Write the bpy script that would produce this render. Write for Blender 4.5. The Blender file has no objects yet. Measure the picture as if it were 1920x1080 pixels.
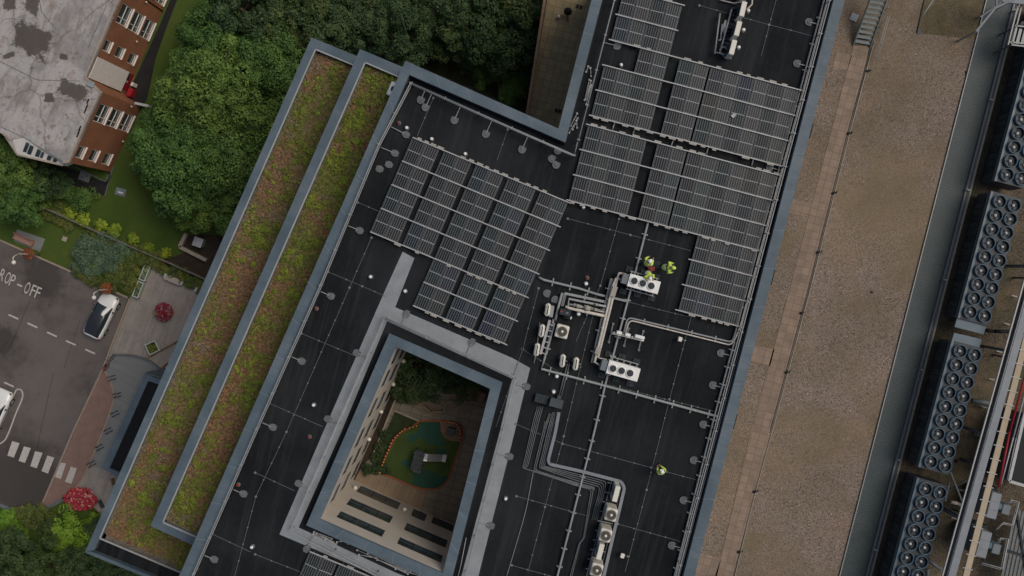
import bpy, bmesh, math, random
from mathutils import Vector, Matrix, geometry
R = math.radians
SC = bpy.context.scene
COL = SC.collection
H = 82.0; F = 1700.0; CX = 1000.0; CY = 500.0      # camera height, focal length and the point straight below, in photo pixels
ZR = 22.6; ZP = 23.4                                # roof deck and coping of the main building
AA = R(-23.5); AB = R(-14.5)                        # the two directions of the building plan
rnd = random.Random(7)

def P(px, py, z=0.0):
    s = (H - z) / F
    return Vector(((px - CX) * s, -(py - CY) * s, z))
def XY(px, py, z):
    v = P(px, py, z); return (v.x, v.y)
def PL(pts, z, zz=None):
    return [Vector((P(x, y, z).x, P(x, y, z).y, z if zz is None else zz)) for x, y in pts]

# ------------------------------------------------------------------ mesh builder
class MB:
    def __init__(s): s.v = []; s.f = []; s.m = []; s.smooth = []
    def face(s, pts, mi=0, sm=False):
        b = len(s.v); s.v.extend([Vector(p) for p in pts]); s.f.append(list(range(b, b + len(pts)))); s.m.append(mi); s.smooth.append(sm)
    def raw(s, vs, fs, mi=0, sm=False):
        b = len(s.v); s.v.extend([Vector(p) for p in vs])
        for f in fs: s.f.append([b + i for i in f]); s.m.append(mi); s.smooth.append(sm)
        return s
    def prism(s, pts, z0, z1, mi=0, bottom=True):
        n = len(pts)
        a = sum(pts[i][0] * pts[(i + 1) % n][1] - pts[(i + 1) % n][0] * pts[i][1] for i in range(n))
        p = list(pts) if a > 0 else list(pts)[::-1]
        vs = [(q[0], q[1], z0) for q in p] + [(q[0], q[1], z1) for q in p]
        fs = [[n + i for i in range(n)]] + [[i, (i + 1) % n, n + (i + 1) % n, n + i] for i in range(n)]
        if bottom: fs.append([i for i in range(n)][::-1])
        return s.raw(vs, fs, mi)
    def sheet(s, pts, z, holes=(), mi=0):
        loops = [[Vector((p[0], p[1], 0)) for p in pts]] + [[Vector((p[0], p[1], 0)) for p in h] for h in holes]
        flat = [q for l in loops for q in l]
        tri = geometry.tessellate_polygon(loops)
        fs = []
        for t in tri:
            a, b, c = [flat[i] for i in t]
            fs.append(list(t) if (b - a).cross(c - a).z > 0 else [t[0], t[2], t[1]])
        return s.raw([(q.x, q.y, z) for q in flat], fs, mi)
    def mbox(s, M, size, mi=0, bev=0.0):
        x, y, z = [k / 2 for k in size]
        if bev <= 0:
            vs = [M @ Vector(c) for c in ((-x,-y,-z),(x,-y,-z),(x,y,-z),(-x,y,-z),(-x,-y,z),(x,-y,z),(x,y,z),(-x,y,z))]
            return s.raw(vs, [[0,3,2,1],[4,5,6,7],[0,1,5,4],[1,2,6,5],[2,3,7,6],[3,0,4,7]], mi)
        b = min(bev, x * .9, y * .9, z * .9)
        vs = []
        for zz, k in ((-z, b), (-z + b, 0), (z - b, 0), (z, b)):
            X, Y = x - k, y - k; c = b
            for q in ((-X + c,-Y),(X - c,-Y),(X,-Y + c),(X,Y - c),(X - c,Y),(-X + c,Y),(-X,Y - c),(-X,-Y + c)):
                vs.append(M @ Vector((q[0], q[1], zz)))
        fs = [list(range(8))[::-1], list(range(24, 32))]
        for l in range(3):
            for i in range(8):
                j = (i + 1) % 8; fs.append([l*8+i, l*8+j, l*8+8+j, l*8+8+i])
        return s.raw(vs, fs, mi)
    def box(s, c, size, rz=0.0, mi=0, bev=0.0):
        return s.mbox(Matrix.Translation(Vector(c)) @ Matrix.Rotation(rz, 4, 'Z'), size, mi, bev)
    def bar(s, a, b, w, h, mi=0):
        a, b = Vector(a), Vector(b); d = b - a; L = d.length
        if L < 1e-5: return s
        x = d / L; up = Vector((0, 0, 1)) if abs(x.z) < .95 else Vector((0, 1, 0))
        y = up.cross(x).normalized(); z = x.cross(y)
        M = Matrix((( x.x, y.x, z.x, 0), (x.y, y.y, z.y, 0), (x.z, y.z, z.z, 0), (0, 0, 0, 1)))
        M = Matrix.Translation((a + b) / 2) @ M
        return s.mbox(M, (L, w, h), mi)
    def tube(s, pts, r, n=8, mi=0, sm=True):
        pts = [Vector(p) for p in pts]
        rs = r if isinstance(r, (list, tuple)) else [r] * len(pts)
        vs = []; fs = []
        up = None
        for i, p in enumerate(pts):
            d = (pts[min(i + 1, len(pts) - 1)] - pts[max(i - 1, 0)])
            if d.length < 1e-6: d = Vector((0, 0, 1))
            d.normalize()
            if up is None: up = Vector((0, 0, 1)) if abs(d.z) < .9 else Vector((1, 0, 0))
            y = up.cross(d)
            if y.length < 1e-3: y = Vector((0, 1, 0)).cross(d)
            y.normalize(); z = d.cross(y)
            for k in range(n):
                a = 2 * math.pi * k / n
                vs.append(p + (y * math.cos(a) + z * math.sin(a)) * rs[i])
        for i in range(len(pts) - 1):
            for k in range(n):
                j = (k + 1) % n; fs.append([i*n+k, i*n+j, i*n+n+j, i*n+n+k])
        s.raw(vs, fs, mi, sm)
        b = len(s.v) - len(vs)
        s.f.append([b + k for k in range(n)][::-1]); s.m.append(mi); s.smooth.append(False)
        s.f.append([b + (len(pts) - 1) * n + k for k in range(n)]); s.m.append(mi); s.smooth.append(False)
        return s
    def lathe(s, c, prof, n=16, mi=0, sm=True):
        c = Vector(c); vs = []; fs = []
        for r, z in prof:
            for k in range(n):
                a = 2 * math.pi * k / n; vs.append(c + Vector((r * math.cos(a), r * math.sin(a), z)))
        for i in range(len(prof) - 1):
            for k in range(n):
                j = (k + 1) % n; fs.append([i*n+k, i*n+j, i*n+n+j, i*n+n+k])
        return s.raw(vs, fs, mi, sm)
    def cyl(s, c, r, h, n=16, mi=0): return s.lathe(c, [(1e-4, 0), (r, 0), (r, h), (1e-4, h)], n, mi, False)
    def build(s, name, mats, parent=None, origin=None):
        if not isinstance(mats, (list, tuple)): mats = [mats]
        if parent is not None: o = ORIG[parent.name]
        elif origin is not None: o = Vector(origin)
        else:
            xs = [v.x for v in s.v]; ys = [v.y for v in s.v]; zs = [v.z for v in s.v]
            o = Vector(((min(xs) + max(xs)) / 2, (min(ys) + max(ys)) / 2, min(zs)))
        me = bpy.data.meshes.new(name)
        me.from_pydata([v - o for v in s.v], [], s.f)
        for m in mats: me.materials.append(m)
        me.polygons.foreach_set('material_index', s.m); me.polygons.foreach_set('use_smooth', s.smooth)
        me.update()
        ob = bpy.data.objects.new(name, me); COL.objects.link(ob)
        if parent is not None: ob.parent = parent
        else: ob.location = o
        ORIG[ob.name] = o
        return ob
ORIG = {}
def tag(o, label=None, cat=None, group=None, kind=None):
    if label: o['label'] = label
    if cat: o['category'] = cat
    if group: o['group'] = group
    if kind: o['kind'] = kind
    return o
def thing(name, label, cat, loc, group=None):
    o = bpy.data.objects.new(name, None); COL.objects.link(o)
    o.empty_display_size = .3; o.location = loc; ORIG[o.name] = Vector(loc)
    return tag(o, label, cat, group)
def struct(mb, name, m, kind='structure'):
    o = mb.build(name, m); o['kind'] = kind; return o
KIDS = {}
def copy_tree(o, parent=None):
    c = o.copy(); COL.objects.link(c)
    if parent is not None: c.parent = parent
    for ch in list(o.children): copy_tree(ch, c)
    return c
NUM = 'first second third fourth fifth sixth seventh eighth ninth tenth eleventh twelfth thirteenth fourteenth fifteenth sixteenth'.split()
def interp(a, b, t): return (a[0] + (b[0] - a[0]) * t, a[1] + (b[1] - a[1]) * t)
def inside(x, y, poly):
    c = False; n = len(poly); j = n - 1
    for i in range(n):
        xi, yi = poly[i][0], poly[i][1]; xj, yj = poly[j][0], poly[j][1]
        if (yi > y) != (yj > y) and x < (xj - xi) * (y - yi) / (yj - yi) + xi: c = not c
        j = i
    return c
def smooth_px(pts, k=6):
    out = []
    for i in range(len(pts) - 1):
        p0 = pts[max(i - 1, 0)]; p1 = pts[i]; p2 = pts[i + 1]; p3 = pts[min(i + 2, len(pts) - 1)]
        for q in range(k):
            t = q / k
            out.append(tuple(.5 * (2*p1[d] + (p2[d]-p0[d])*t + (2*p0[d]-5*p1[d]+4*p2[d]-p3[d])*t*t + (3*p1[d]-p0[d]-3*p2[d]+p3[d])*t**3) for d in (0, 1)))
    out.append(tuple(pts[-1])); return out

# ------------------------------------------------------------------ materials
class NT:
    def __init__(s, name):
        s.m = bpy.data.materials.new(name); s.m.use_nodes = True
        s.t = s.m.node_tree; s.b = s.t.nodes['Principled BSDF']; s._pos = None
    def n(s, typ, **kw):
        nd = s.t.nodes.new(typ)
        for k, v in kw.items():
            if k.startswith('i_'): 
                key = k[2:]; key = int(key) if key.isdigit() else key.replace('_', ' ')
                nd.inputs[key].default_value = v
            else: setattr(nd, k, v)
        return nd
    def l(s, a, b): s.t.links.new(a, b)
    def pos(s, scale=(1,1,1), rz=0.0, obj=False):
        if obj: src = s.n('ShaderNodeTexCoord').outputs['Object']
        else: src = s.n('ShaderNodeNewGeometry').outputs['Position']
        mp = s.n('ShaderNodeMapping'); mp.inputs['Scale'].default_value = scale; mp.inputs['Rotation'].default_value = (0, 0, rz)
        if rz:
            m0 = s.n('ShaderNodeMapping'); m0.inputs['Rotation'].default_value = (0, 0, rz); s.l(src, m0.inputs[0])
            mp.inputs['Rotation'].default_value = (0, 0, 0); s.l(m0.outputs[0], mp.inputs[0])
        else: s.l(src, mp.inputs[0])
        return mp.outputs[0]
    def noise(s, vec, scale, detail=4.0, rough=.6):
        nd = s.n('ShaderNodeTexNoise'); nd.inputs['Scale'].default_value = scale; nd.inputs['Detail'].default_value = detail; nd.inputs['Roughness'].default_value = rough
        s.l(vec, nd.inputs['Vector']); return nd.outputs[0]
    def ramp(s, fac, stops):
        r = s.n('ShaderNodeValToRGB'); e = r.color_ramp.elements
        while len(e) < len(stops): e.new(.5)
        for q, (p, c) in zip(e, stops): q.position = p; q.color = (*c, 1) if len(c) == 3 else c
        s.l(fac, r.inputs[0]); return r.outputs[0]
    def mix(s, fac, a, b, mode='MIX'):
        m = s.n('ShaderNodeMix', data_type='RGBA', blend_type=mode)
        for v, k in ((fac, 0), (a, 6), (b, 7)):
            if hasattr(v, 'links'): s.l(v, m.inputs[k])
            elif k == 0: m.inputs[0].default_value = v
            else: m.inputs[k].default_value = (*v, 1)
        return m.outputs[2]
    def math(s, op, a, b=None, c=None):
        m = s.n('ShaderNodeMath', operation=op)
        for v, k in ((a, 0), (b, 1), (c, 2)):
            if v is None: continue
            if hasattr(v, 'links'): s.l(v, m.inputs[k])
            else: m.inputs[k].default_value = v
        return m.outputs[0]
    def bump(s, h, dist=.02, strength=.6):
        b = s.n('ShaderNodeBump'); b.inputs['Distance'].default_value = dist; b.inputs['Strength'].default_value = strength
        s.l(h, b.inputs['Height']); s.l(b.outputs[0], s.b.inputs['Normal'])
    def out(s, col, rough=.8, metal=0.0, spec=.3):
        if hasattr(col, 'links'): s.l(col, s.b.inputs['Base Color'])
        else: s.b.inputs['Base Color'].default_value = (*col, 1)
        s.b.inputs['Roughness'].default_value = rough; s.b.inputs['Metallic'].default_value = metal
        s.b.inputs['Specular IOR Level'].default_value = spec
        return s.m
def sc(c, k): return tuple(min(1, x * k) for x in c)
def mat(name, c, rough=.7, var=.15, scale=1.5, metal=0.0, spec=.3, bump=0.0, stretch=None, rz=0.0):
    t = NT(name); v = t.pos(stretch or (1,1,1), rz)
    n = t.noise(v, scale, 5.0, .65)
    col = t.ramp(n, [(.3, sc(c, 1 - var)), (.7, sc(c, 1 + var))])
    if bump: t.bump(t.noise(v, scale * 12), bump)
    return t.out(col, rough, metal, spec)
def S(r, g, b, k=1.12):
    return tuple(min(.9, ((x / 255 / 12.92) if x <= 10 else ((x / 255 + .055) / 1.055) ** 2.4) * k) for x in (r, g, b))
M = {}
def plain(key, c, **kw): M[key] = mat(key, c, **kw)
plain('coping', S(84,97,105), rough=.55, var=.09, scale=.6, spec=.25)
plain('coping_edge', S(150,152,150), rough=.5, var=.1)
plain('grey_strip', S(100,105,107), rough=.8, var=.14, scale=.9)
plain('galv', S(134,137,136), rough=.45, var=.15, scale=3, spec=.5)
plain('galv_dark', S(92,96,97), rough=.5, var=.2, scale=3, spec=.5)
plain('alu', S(158,158,156), rough=.4, var=.12, scale=4, spec=.5)
plain('pad', S(98,101,101), rough=.9, var=.2, scale=5)
plain('rubber', S(48,55,57), rough=.9, var=.2, scale=4)
plain('white_paint', S(222,220,214), rough=.5, var=.05, scale=1.2)
plain('cream_paint', S(208,203,190), rough=.5, var=.08, scale=2)
plain('cream_dull', S(150,145,134), rough=.6, var=.15, scale=3)
plain('fan_dark', S(52,56,68), rough=.5, var=.2, scale=6)
plain('fan_brown', S(98,92,82), rough=.6, var=.2, scale=6)
plain('black', S(16,17,19), rough=.6, var=.2, scale=3)
plain('dark_box', S(66,72,74), rough=.6, var=.12, scale=2)
plain('grey_box', S(105,112,114), rough=.6, var=.1, scale=2)
plain('red', S(140,32,38), rough=.5, var=.15, scale=3)
plain('dull_red', S(125,60,55), rough=.7, var=.2, scale=5)
plain('render_wall', S(186,177,164), rough=.85, var=.07, scale=.7)
plain('clad', S(120,124,126), rough=.7, var=.06, scale=.5)
plain('white_frame', S(205,198,190), rough=.5, var=.08, scale=3)
plain('dark_frame', S(52,58,66), rough=.5, var=.1, scale=3)
plain('lagging', S(188,180,168), rough=.55, var=.14, scale=4)
plain('steel_blue', S(27,37,44), rough=.55, var=.2, scale=1.2, spec=.5)
plain('steel_blue_light', S(66,86,97), rough=.45, var=.15, scale=1.2, spec=.5)
plain('fan_ring', S(76,98,112), rough=.45, var=.1, scale=4, spec=.5)
plain('hub', S(175,178,180), rough=.4, var=.1)
plain('cream_tray', S(165,150,128), rough=.7, var=.08)
plain('beam', S(122,126,130), rough=.5, var=.1, scale=1)
plain('stair', S(105,113,110), rough=.5, var=.12, scale=2)
plain('timber', S(120,98,80), rough=.85, var=.25, scale=2)
plain('stone', S(150,138,124), rough=.9, var=.15, scale=3)
plain('circle_stone', S(122,108,88), rough=.9, var=.2, scale=2)
plain('yard_lawn', S(48,58,34), rough=1, var=.3, scale=2)
plain('kerb', S(140,125,110), rough=.9, var=.12, scale=3)
plain('marking', S(172,166,158), rough=.8, var=.14, scale=4)
plain('brick_paving', S(122,98,88), rough=.9, var=.14, scale=1.2)
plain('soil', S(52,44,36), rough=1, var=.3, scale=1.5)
plain('bark', S(70,60,48), rough=1, var=.3, scale=4)
plain('hivis', (.62,.8,.12), rough=.8, var=.08, scale=8)
plain('skin', (.45,.27,.2), rough=.6, var=.05)
plain('trousers', S(40,44,55), rough=.9, var=.15, scale=6)
plain('helmet', S(228,226,220), rough=.35, var=.02)
plain('tyre', S(24,24,25), rough=.9, var=.1)
plain('pink_wood', S(150,115,102), rough=.8, var=.12, scale=4)
plain('play_green', S(52,66,30,1.7), rough=.9, var=.2, scale=.8)
plain('play_teal', S(36,66,54,1.6), rough=.9, var=.15, scale=.8)
plain('edge_brick', S(120,68,50,1.6), rough=.9, var=.15, scale=4)
plain('orange', (.75,.3,.12), rough=.6, var=.1)
plain('steel', S(200,200,198), rough=.3, var=.05, metal=.6)
plain('mint', S(165,172,160), rough=.7, var=.1)
plain('bench_stone', S(165,155,142), rough=.9, var=.1)
plain('lid', S(165,165,165), rough=.6, var=.1)
plain('terracotta', S(120,100,72), rough=.9, var=.2)
def _coping():
    t = NT('coping_metal'); a = t.noise(t.pos(), .5, 5, .6); b = t.noise(t.pos((.25, 3, 1), -AA), 1.2, 6, .7); d = t.noise(t.pos(), 5, 3, .7)
    c = t.ramp(a, [(.36, S(76,89,97)), (.5, S(84,97,105)), (.64, S(94,105,112))])
    c = t.mix(t.ramp(b, [(.52, (0,0,0)), (.66, (.35,.35,.35))]), c, S(70,80,86))
    c = t.mix(t.ramp(d, [(.66, (0,0,0)), (.72, (.5,.5,.5))]), c, S(122,128,130))
    return t.out(c, .5, 0, .25)
M['coping'] = _coping()
def _glass():
    t = NT('glass'); n = t.noise(t.pos((1,1,1)), .7, 3)
    return t.out(t.ramp(n, [(.3, S(30,38,40)), (.7, S(62,78,76))]), .12, 0, .7)
M['glass'] = _glass()
def _carglass():
    t = NT('car_glass'); return t.out(S(38,50,50), .06, 0, .9)
M['car_glass'] = _carglass()
def _carpaint(nm, c):
    t = NT(nm); t.b.inputs['Coat Weight'].default_value = .6; t.b.inputs['Coat Roughness'].default_value = .08
    return t.out(c, .35, 0, .5)
M['car_white'] = _carpaint('car_white', S(215,214,210)); M['car_black'] = _carpaint('car_black', S(40,40,44))
def _roof():
    t = NT('roof_membrane')
    st = t.noise(t.pos((1.8, .1, 1), AB * -1), 1.0, 7, .72)
    pt = t.noise(t.pos(), .18, 5, .6); fi = t.noise(t.pos(), 4, 4, .7)
    c = t.ramp(pt, [(.36, S(25,27,29)), (.5, S(30,32,34)), (.62, S(36,38,40))])
    rg = t.noise(t.pos((1, 1, 1)), .16, 6, .65)
    c = t.mix(t.ramp(rg, [(.5, (0,0,0)), (.66, (.3,.3,.3))]), c, S(50,51,52))
    c = t.mix(t.ramp(st, [(.5, (0,0,0)), (.68, (.5,.5,.5))]), c, S(54,56,57))
    c = t.mix(t.ramp(fi, [(.45, (0,0,0)), (.9, (.3,.3,.3))]), c, S(48,50,52))
    # lapped sheet joints every metre or so
    x = t.n('ShaderNodeSeparateXYZ'); t.l(t.pos((1,1,1), AB * -1), x.inputs[0])
    j = t.math('PINGPONG', x.outputs[0], .62); j = t.math('LESS_THAN', j, .018)
    c = t.mix(t.math('MULTIPLY', j, t.math('MULTIPLY', pt, .22)), c, S(60,62,64))
    t.bump(fi, .01, .4)
    return t.out(c, .8, 0, .06)
M['roof'] = _roof()
def _strip():
    t = NT('walkway_grey'); v = t.pos()
    a = t.noise(v, .7, 5, .7); b = t.noise(v, .35, 3, .5)
    c = t.ramp(a, [(.3, S(120,124,126)), (.7, S(142,147,149))])
    c = t.mix(t.ramp(b, [(.6, (0,0,0)), (.72, (.55,.55,.55))]), c, S(102,104,105))
    return t.out(c, .75)
M['walkway'] = _strip()
def _gravel(nm, light, dark, mossy, msc=.12):
    t = NT(nm); v = t.pos()
    vo = t.n('ShaderNodeTexVoronoi'); vo.inputs['Scale'].default_value = 17.0; t.l(v, vo.inputs['Vector'])
    bw = t.n('ShaderNodeSeparateColor'); t.l(vo.outputs['Color'], bw.inputs[0])
    c = t.ramp(bw.outputs[0], [(0, dark), (.4, sc(light, .8)), (.86, light), (.985, sc(light, 1.2)), (1, sc(light, 2.0))])
    n1 = t.noise(v, msc, 6, .65); n2 = t.noise(v, msc * 2.3, 5, .6)
    c = t.mix(t.ramp(n1, [(.42, (0,0,0)), (.66, (.75,.75,.75))]), c, mossy, 'MULTIPLY') if False else t.mix(t.ramp(n1, [(.4, (0,0,0)), (.62, (.75,.75,.75))]), c, mossy)
    n3 = t.noise(v, msc * .6, 7, .7)
    c = t.mix(1.0, c, t.ramp(n3, [(.36, (.8,.8,.8)), (.5, (1,1,1)), (.64, (1.16,1.15,1.14))]), 'MULTIPLY')
    c = t.mix(t.ramp(n2, [(.5, (0,0,0)), (.7, (.35,.35,.35))]), c, S(140,116,94))
    bumpv = t.n('ShaderNodeMath', operation='MULTIPLY'); t.l(vo.outputs['Distance'], bumpv.inputs[0]); bumpv.inputs[1].default_value = -1.0
    t.bump(bumpv.outputs[0], .05, .8)
    return t.out(c, .95, 0, .15)
M['gravel'] = _gravel('gravel', S(138,124,113), S(66,58,51), S(112,99,76))
M['gravel_dark'] = _gravel('gravel_dark', S(98,88,74), S(46,41,36), S(80,76,58), .3)
M['gravel_moss'] = _gravel('gravel_moss', S(114,101,86), S(56,49,42), S(92,86,60), .3)
def _slab(nm, c, sx, sy, rz, mortar=.03, dark=.55):
    t = NT(nm); v = t.pos((1,1,1), rz)
    br = t.n('ShaderNodeTexBrick'); br.offset = 0; br.inputs['Scale'].default_value = 1
    br.inputs['Brick Width'].default_value = sx; br.inputs['Row Height'].default_value = sy; br.inputs['Mortar Size'].default_value = mortar
    br.inputs['Color1'].default_value = (*sc(c, .9), 1); br.inputs['Color2'].default_value = (*sc(c, 1.1), 1); br.inputs['Mortar'].default_value = (*sc(c, dark), 1)
    t.l(v, br.inputs['Vector'])
    n = t.noise(t.pos(), 1.1, 5, .7)
    c2 = t.mix(.8, br.outputs[0], t.ramp(n, [(.25, (.68,.68,.66)), (.75, (1.15,1.12,1.1))]), 'MULTIPLY')
    return t.out(c2, .9, 0, .2)
M['slabs'] = _slab('slabs', S(134,118,104), .6, .6, -AB, .022, .7)
M['paving'] = _slab('paving', S(142,134,126), 3.0, .2, R(-70), .02, .82)
M['yard_slabs'] = _slab('yard_slabs', S(104,98,86, 1.7), .9, .6, -AB, .03, .6)
M['yard_deck'] = _slab('yard_deck', S(116,101,84, 1.6), .15, 1.6, -AA, .015, .6)
M['terrace_tiles'] = _slab('terrace_tiles', S(142,128,98, 1.1), .6, .6, -AB, .03, .7)
M['entrance_paving'] = mat('entrance_paving', S(112,113,111), rough=.85, var=.12, scale=1.0, stretch=(.4, 2.5, 1), rz=R(30))
def _asphalt():
    t = NT('asphalt'); v = t.pos()
    a = t.noise(v, .22, 6, .65); b = t.noise(v, 14, 3, .8); d = t.noise(v, .9, 5, .7)
    c = t.ramp(a, [(.36, S(78,73,70)), (.5, S(98,91,87)), (.75, S(108,101,96))])
    c = t.mix(t.ramp(d, [(.25, (.5,.5,.5)), (.4, (0,0,0))]), c, S(56,53,51))
    # two damp patches, as wide as in the photograph
    for (x, y), r in ((XY(85, 520, 0), 2.3), (XY(40, 900, 0), 4.2), (XY(5, 640, 0), 1.6)):
        mp = t.n('ShaderNodeVectorMath', operation='DISTANCE'); g = t.n('ShaderNodeNewGeometry'); t.l(g.outputs['Position'], mp.inputs[0]); mp.inputs[1].default_value = (x, y, 0)
        q = t.math('ADD', mp.outputs['Value'], t.math('MULTIPLY_ADD', d, 3.2, -1.6))
        m = t.n('ShaderNodeMapRange'); t.l(q, m.inputs[0]); m.inputs[1].default_value = r * 1.05; m.inputs[2].default_value = r * .6; m.inputs[3].default_value = 0; m.inputs[4].default_value = .8
        c = t.mix(m.outputs[0], c, S(58,55,52))
    c = t.mix(t.ramp(b, [(.35, (.3,.3,.3)), (.6, (0,0,0))]), c, S(60,56,53))
    t.bump(b, .01, .4)
    return t.out(c, .9, 0, .2)
M['asphalt'] = _asphalt()
M['path_dark'] = mat('path_dark', S(34,33,33), rough=.95, var=.25, scale=1.0)
def _lawn():
    t = NT('lawn'); v = t.pos()
    a = t.noise(v, .35, 6, .65); b = t.noise(v, 9, 4, .8)
    c = t.ramp(a, [(.3, S(58,80,32)), (.55, S(74,88,40)), (.8, S(92,92,50))])
    c = t.mix(t.ramp(b, [(.3, (.5,.5,.5)), (.7, (0,0,0))]), c, S(44,62,24))
    t.bump(b, .04, .8)
    return t.out(c, 1, 0, .1)
M['lawn'] = _lawn()
def _concrete():
    t = NT('roof_felt'); v = t.pos()
    a = t.noise(v, .45, 8, .7); b = t.noise(v, 1.7, 8, .78); d = t.noise(t.pos((2.2, .5, 1), R(20)), .8, 6, .7); e = t.noise(v, .9, 6, .75)
    c = t.ramp(a, [(.3, S(118,114,112)), (.46, S(140,136,133)), (.56, S(163,159,156)), (.72, S(150,142,136))])
    c = t.mix(t.ramp(d, [(.5, (0,0,0)), (.66, (.55,.55,.55))]), c, S(112,102,92))
    c = t.mix(t.ramp(e, [(.57, (0,0,0)), (.62, (.45,.45,.45)), (.75, (.7,.7,.7))]), c, S(128,106,94))
    c = t.mix(t.ramp(b, [(.56, (0,0,0)), (.64, (.8,.8,.8))]), c, S(92,84,78))
    c = t.mix(t.ramp(b, [(.27, (.9,.9,.9)), (.37, (0,0,0))]), c, S(190,186,182))
    for (x, y), (hx, hy), r in ((XY(60, 75, 7.4), (1.5, 1.15), 25), (XY(140, 170, 7.4), (1.3, .62), 20), (XY(92, 183, 7.4), (.38, .36), 0), (XY(18, 4, 7.4), (.5, .7), 0), (XY(60, 5, 7.4), (.55, .8), 20), (XY(120, 107, 7.4), (.3, .22), 0), (XY(15, 105, 7.4), (.5, .2), -20)):
        mp = t.n('ShaderNodeVectorMath', operation='SUBTRACT'); g = t.n('ShaderNodeNewGeometry'); t.l(g.outputs['Position'], mp.inputs[0]); mp.inputs[1].default_value = (x, y, 7.4)
        m1 = t.n('ShaderNodeMapping'); m1.inputs['Rotation'].default_value = (0, 0, R(r)); t.l(mp.outputs[0], m1.inputs[0])
        xx = t.n('ShaderNodeSeparateXYZ'); t.l(m1.outputs[0], xx.inputs[0])
        q = t.math('MAXIMUM', t.math('DIVIDE', t.math('ABSOLUTE', xx.outputs[0]), hx), t.math('DIVIDE', t.math('ABSOLUTE', xx.outputs[1]), hy))
        q = t.math('ADD', q, t.math('ADD', t.math('MULTIPLY_ADD', b, 1.7, -.85), t.math('MULTIPLY_ADD', e, 2.0, -1.0)))
        m = t.n('ShaderNodeMapRange'); t.l(q, m.inputs[0]); m.inputs[1].default_value = 1.06; m.inputs[2].default_value = .9; m.inputs[3].default_value = 0; m.inputs[4].default_value = .9
        c = t.mix(m.outputs[0], c, S(78,72,67))
    # hairline cracks
    vo = t.n('ShaderNodeTexVoronoi', feature='DISTANCE_TO_EDGE'); vo.inputs['Scale'].default_value = .15
    wv = t.n('ShaderNodeVectorMath', operation='ADD'); nn = t.n('ShaderNodeTexNoise'); nn.inputs['Scale'].default_value = .8; t.l(v, nn.inputs['Vector']); t.l(v, wv.inputs[0]); t.l(nn.outputs['Color'], wv.inputs[1]); t.l(wv.outputs[0], vo.inputs['Vector'])
    c = t.mix(t.ramp(vo.outputs['Distance'], [(.0, (.55,.55,.55)), (.012, (0,0,0))]), c, S(84,76,70))
    t.bump(b, .02, .4)
    return t.out(c, .9, 0, .1)
M['felt'] = _concrete()
def _brick():
    t = NT('brick_wall'); v = t.pos()
    a = t.noise(v, .6, 5, .6)
    g = t.n('ShaderNodeNewGeometry'); x = t.n('ShaderNodeSeparateXYZ'); t.l(g.outputs['Position'], x.inputs[0])
    z = t.math('LESS_THAN', t.math('PINGPONG', x.outputs[2], .0375), .006)
    w = t.n('ShaderNodeTexNoise'); w.inputs['Scale'].default_value = 7; t.l(t.pos((1, 1, 3)), w.inputs['Vector'])
    c = t.ramp(a, [(.3, S(128,84,60)), (.7, S(152,102,74))])
    c = t.mix(t.ramp(w.outputs[0], [(.35, (.4,.4,.4)), (.65, (0,0,0))]), c, S(112,68,46))
    c = t.mix(t.math('MULTIPLY', z, .5), c, S(120,100,82))
    return t.out(c, .9, 0, .2)
M['brick'] = _brick()
def _ribbed():
    t = NT('ribbed_metal'); v = t.pos((1,1,1), -AB)
    x = t.n('ShaderNodeSeparateXYZ'); t.l(v, x.inputs[0])
    p = t.math('PINGPONG', x.outputs[1], .085)
    h = t.n('ShaderNodeMapRange'); t.l(p, h.inputs[0]); h.inputs[1].default_value = .03; h.inputs[2].default_value = .055
    n = t.noise(t.pos(), .5, 4, .6)
    c = t.ramp(n, [(.3, S(54,64,64)), (.7, S(64,74,74))])
    c = t.mix(t.math('LESS_THAN', p, .012), c, S(50,58,60))
    t.bump(h.outputs[0], .03, .7)
    return t.out(c, .5, .0, .4)
M['ribbed'] = _ribbed()
def _cells():
    t = NT('solar_cells'); tc = t.n('ShaderNodeTexCoord'); x = t.n('ShaderNodeSeparateXYZ'); t.l(tc.outputs['Object'], x.inputs[0])
    p = t.math('PINGPONG', t.math('ADD', x.outputs[0], .076), .076)
    ln = t.math('LESS_THAN', p, .0145)
    mid = t.math('LESS_THAN', t.math('ABSOLUTE', x.outputs[1]), .026)
    oi = t.n('ShaderNodeObjectInfo')
    base = t.ramp(oi.outputs['Random'], [(0, S(37,40,42)), (.25, S(42,41,43)), (.5, S(33,42,43)), (.7, S(43,42,42)), (.85, S(35,47,47)), (.95, S(32,36,50)), (1, S(52,49,43))])
    c = t.mix(ln, base, S(108,110,111)); c = t.mix(mid, c, S(136,137,137))
    return t.out(c, .35, 0, .12)
M['cells'] = _cells()
def _leaf(nm, stops, nsc=.8, vary=True):
    t = NT(nm); v = t.pos()
    n = t.noise(v, nsc, 4, .7); f = t.noise(v, 6.0, 2, .6)
    q = t.math('ADD', t.math('MULTIPLY', n, .65), t.math('MULTIPLY', f, .35))
    c = t.ramp(q, stops)
    oi = t.n('ShaderNodeObjectInfo')
    if vary: c = t.mix(1.0, c, t.ramp(oi.outputs['Random'], [(0, (.72,.82,.85)), (.5, (1,1,1)), (1, (1.2,1.05,.85))]), 'MULTIPLY')
    return t.out(c, .65, 0, .25)
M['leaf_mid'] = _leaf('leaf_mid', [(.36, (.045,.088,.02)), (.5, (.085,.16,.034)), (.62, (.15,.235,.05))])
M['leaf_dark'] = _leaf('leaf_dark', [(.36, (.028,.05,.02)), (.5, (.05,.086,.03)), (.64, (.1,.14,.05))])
M['leaf_gold'] = _leaf('leaf_gold', [(.36, (.12,.19,.016)), (.5, (.24,.32,.03)), (.62, (.38,.43,.05))], 2)
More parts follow.
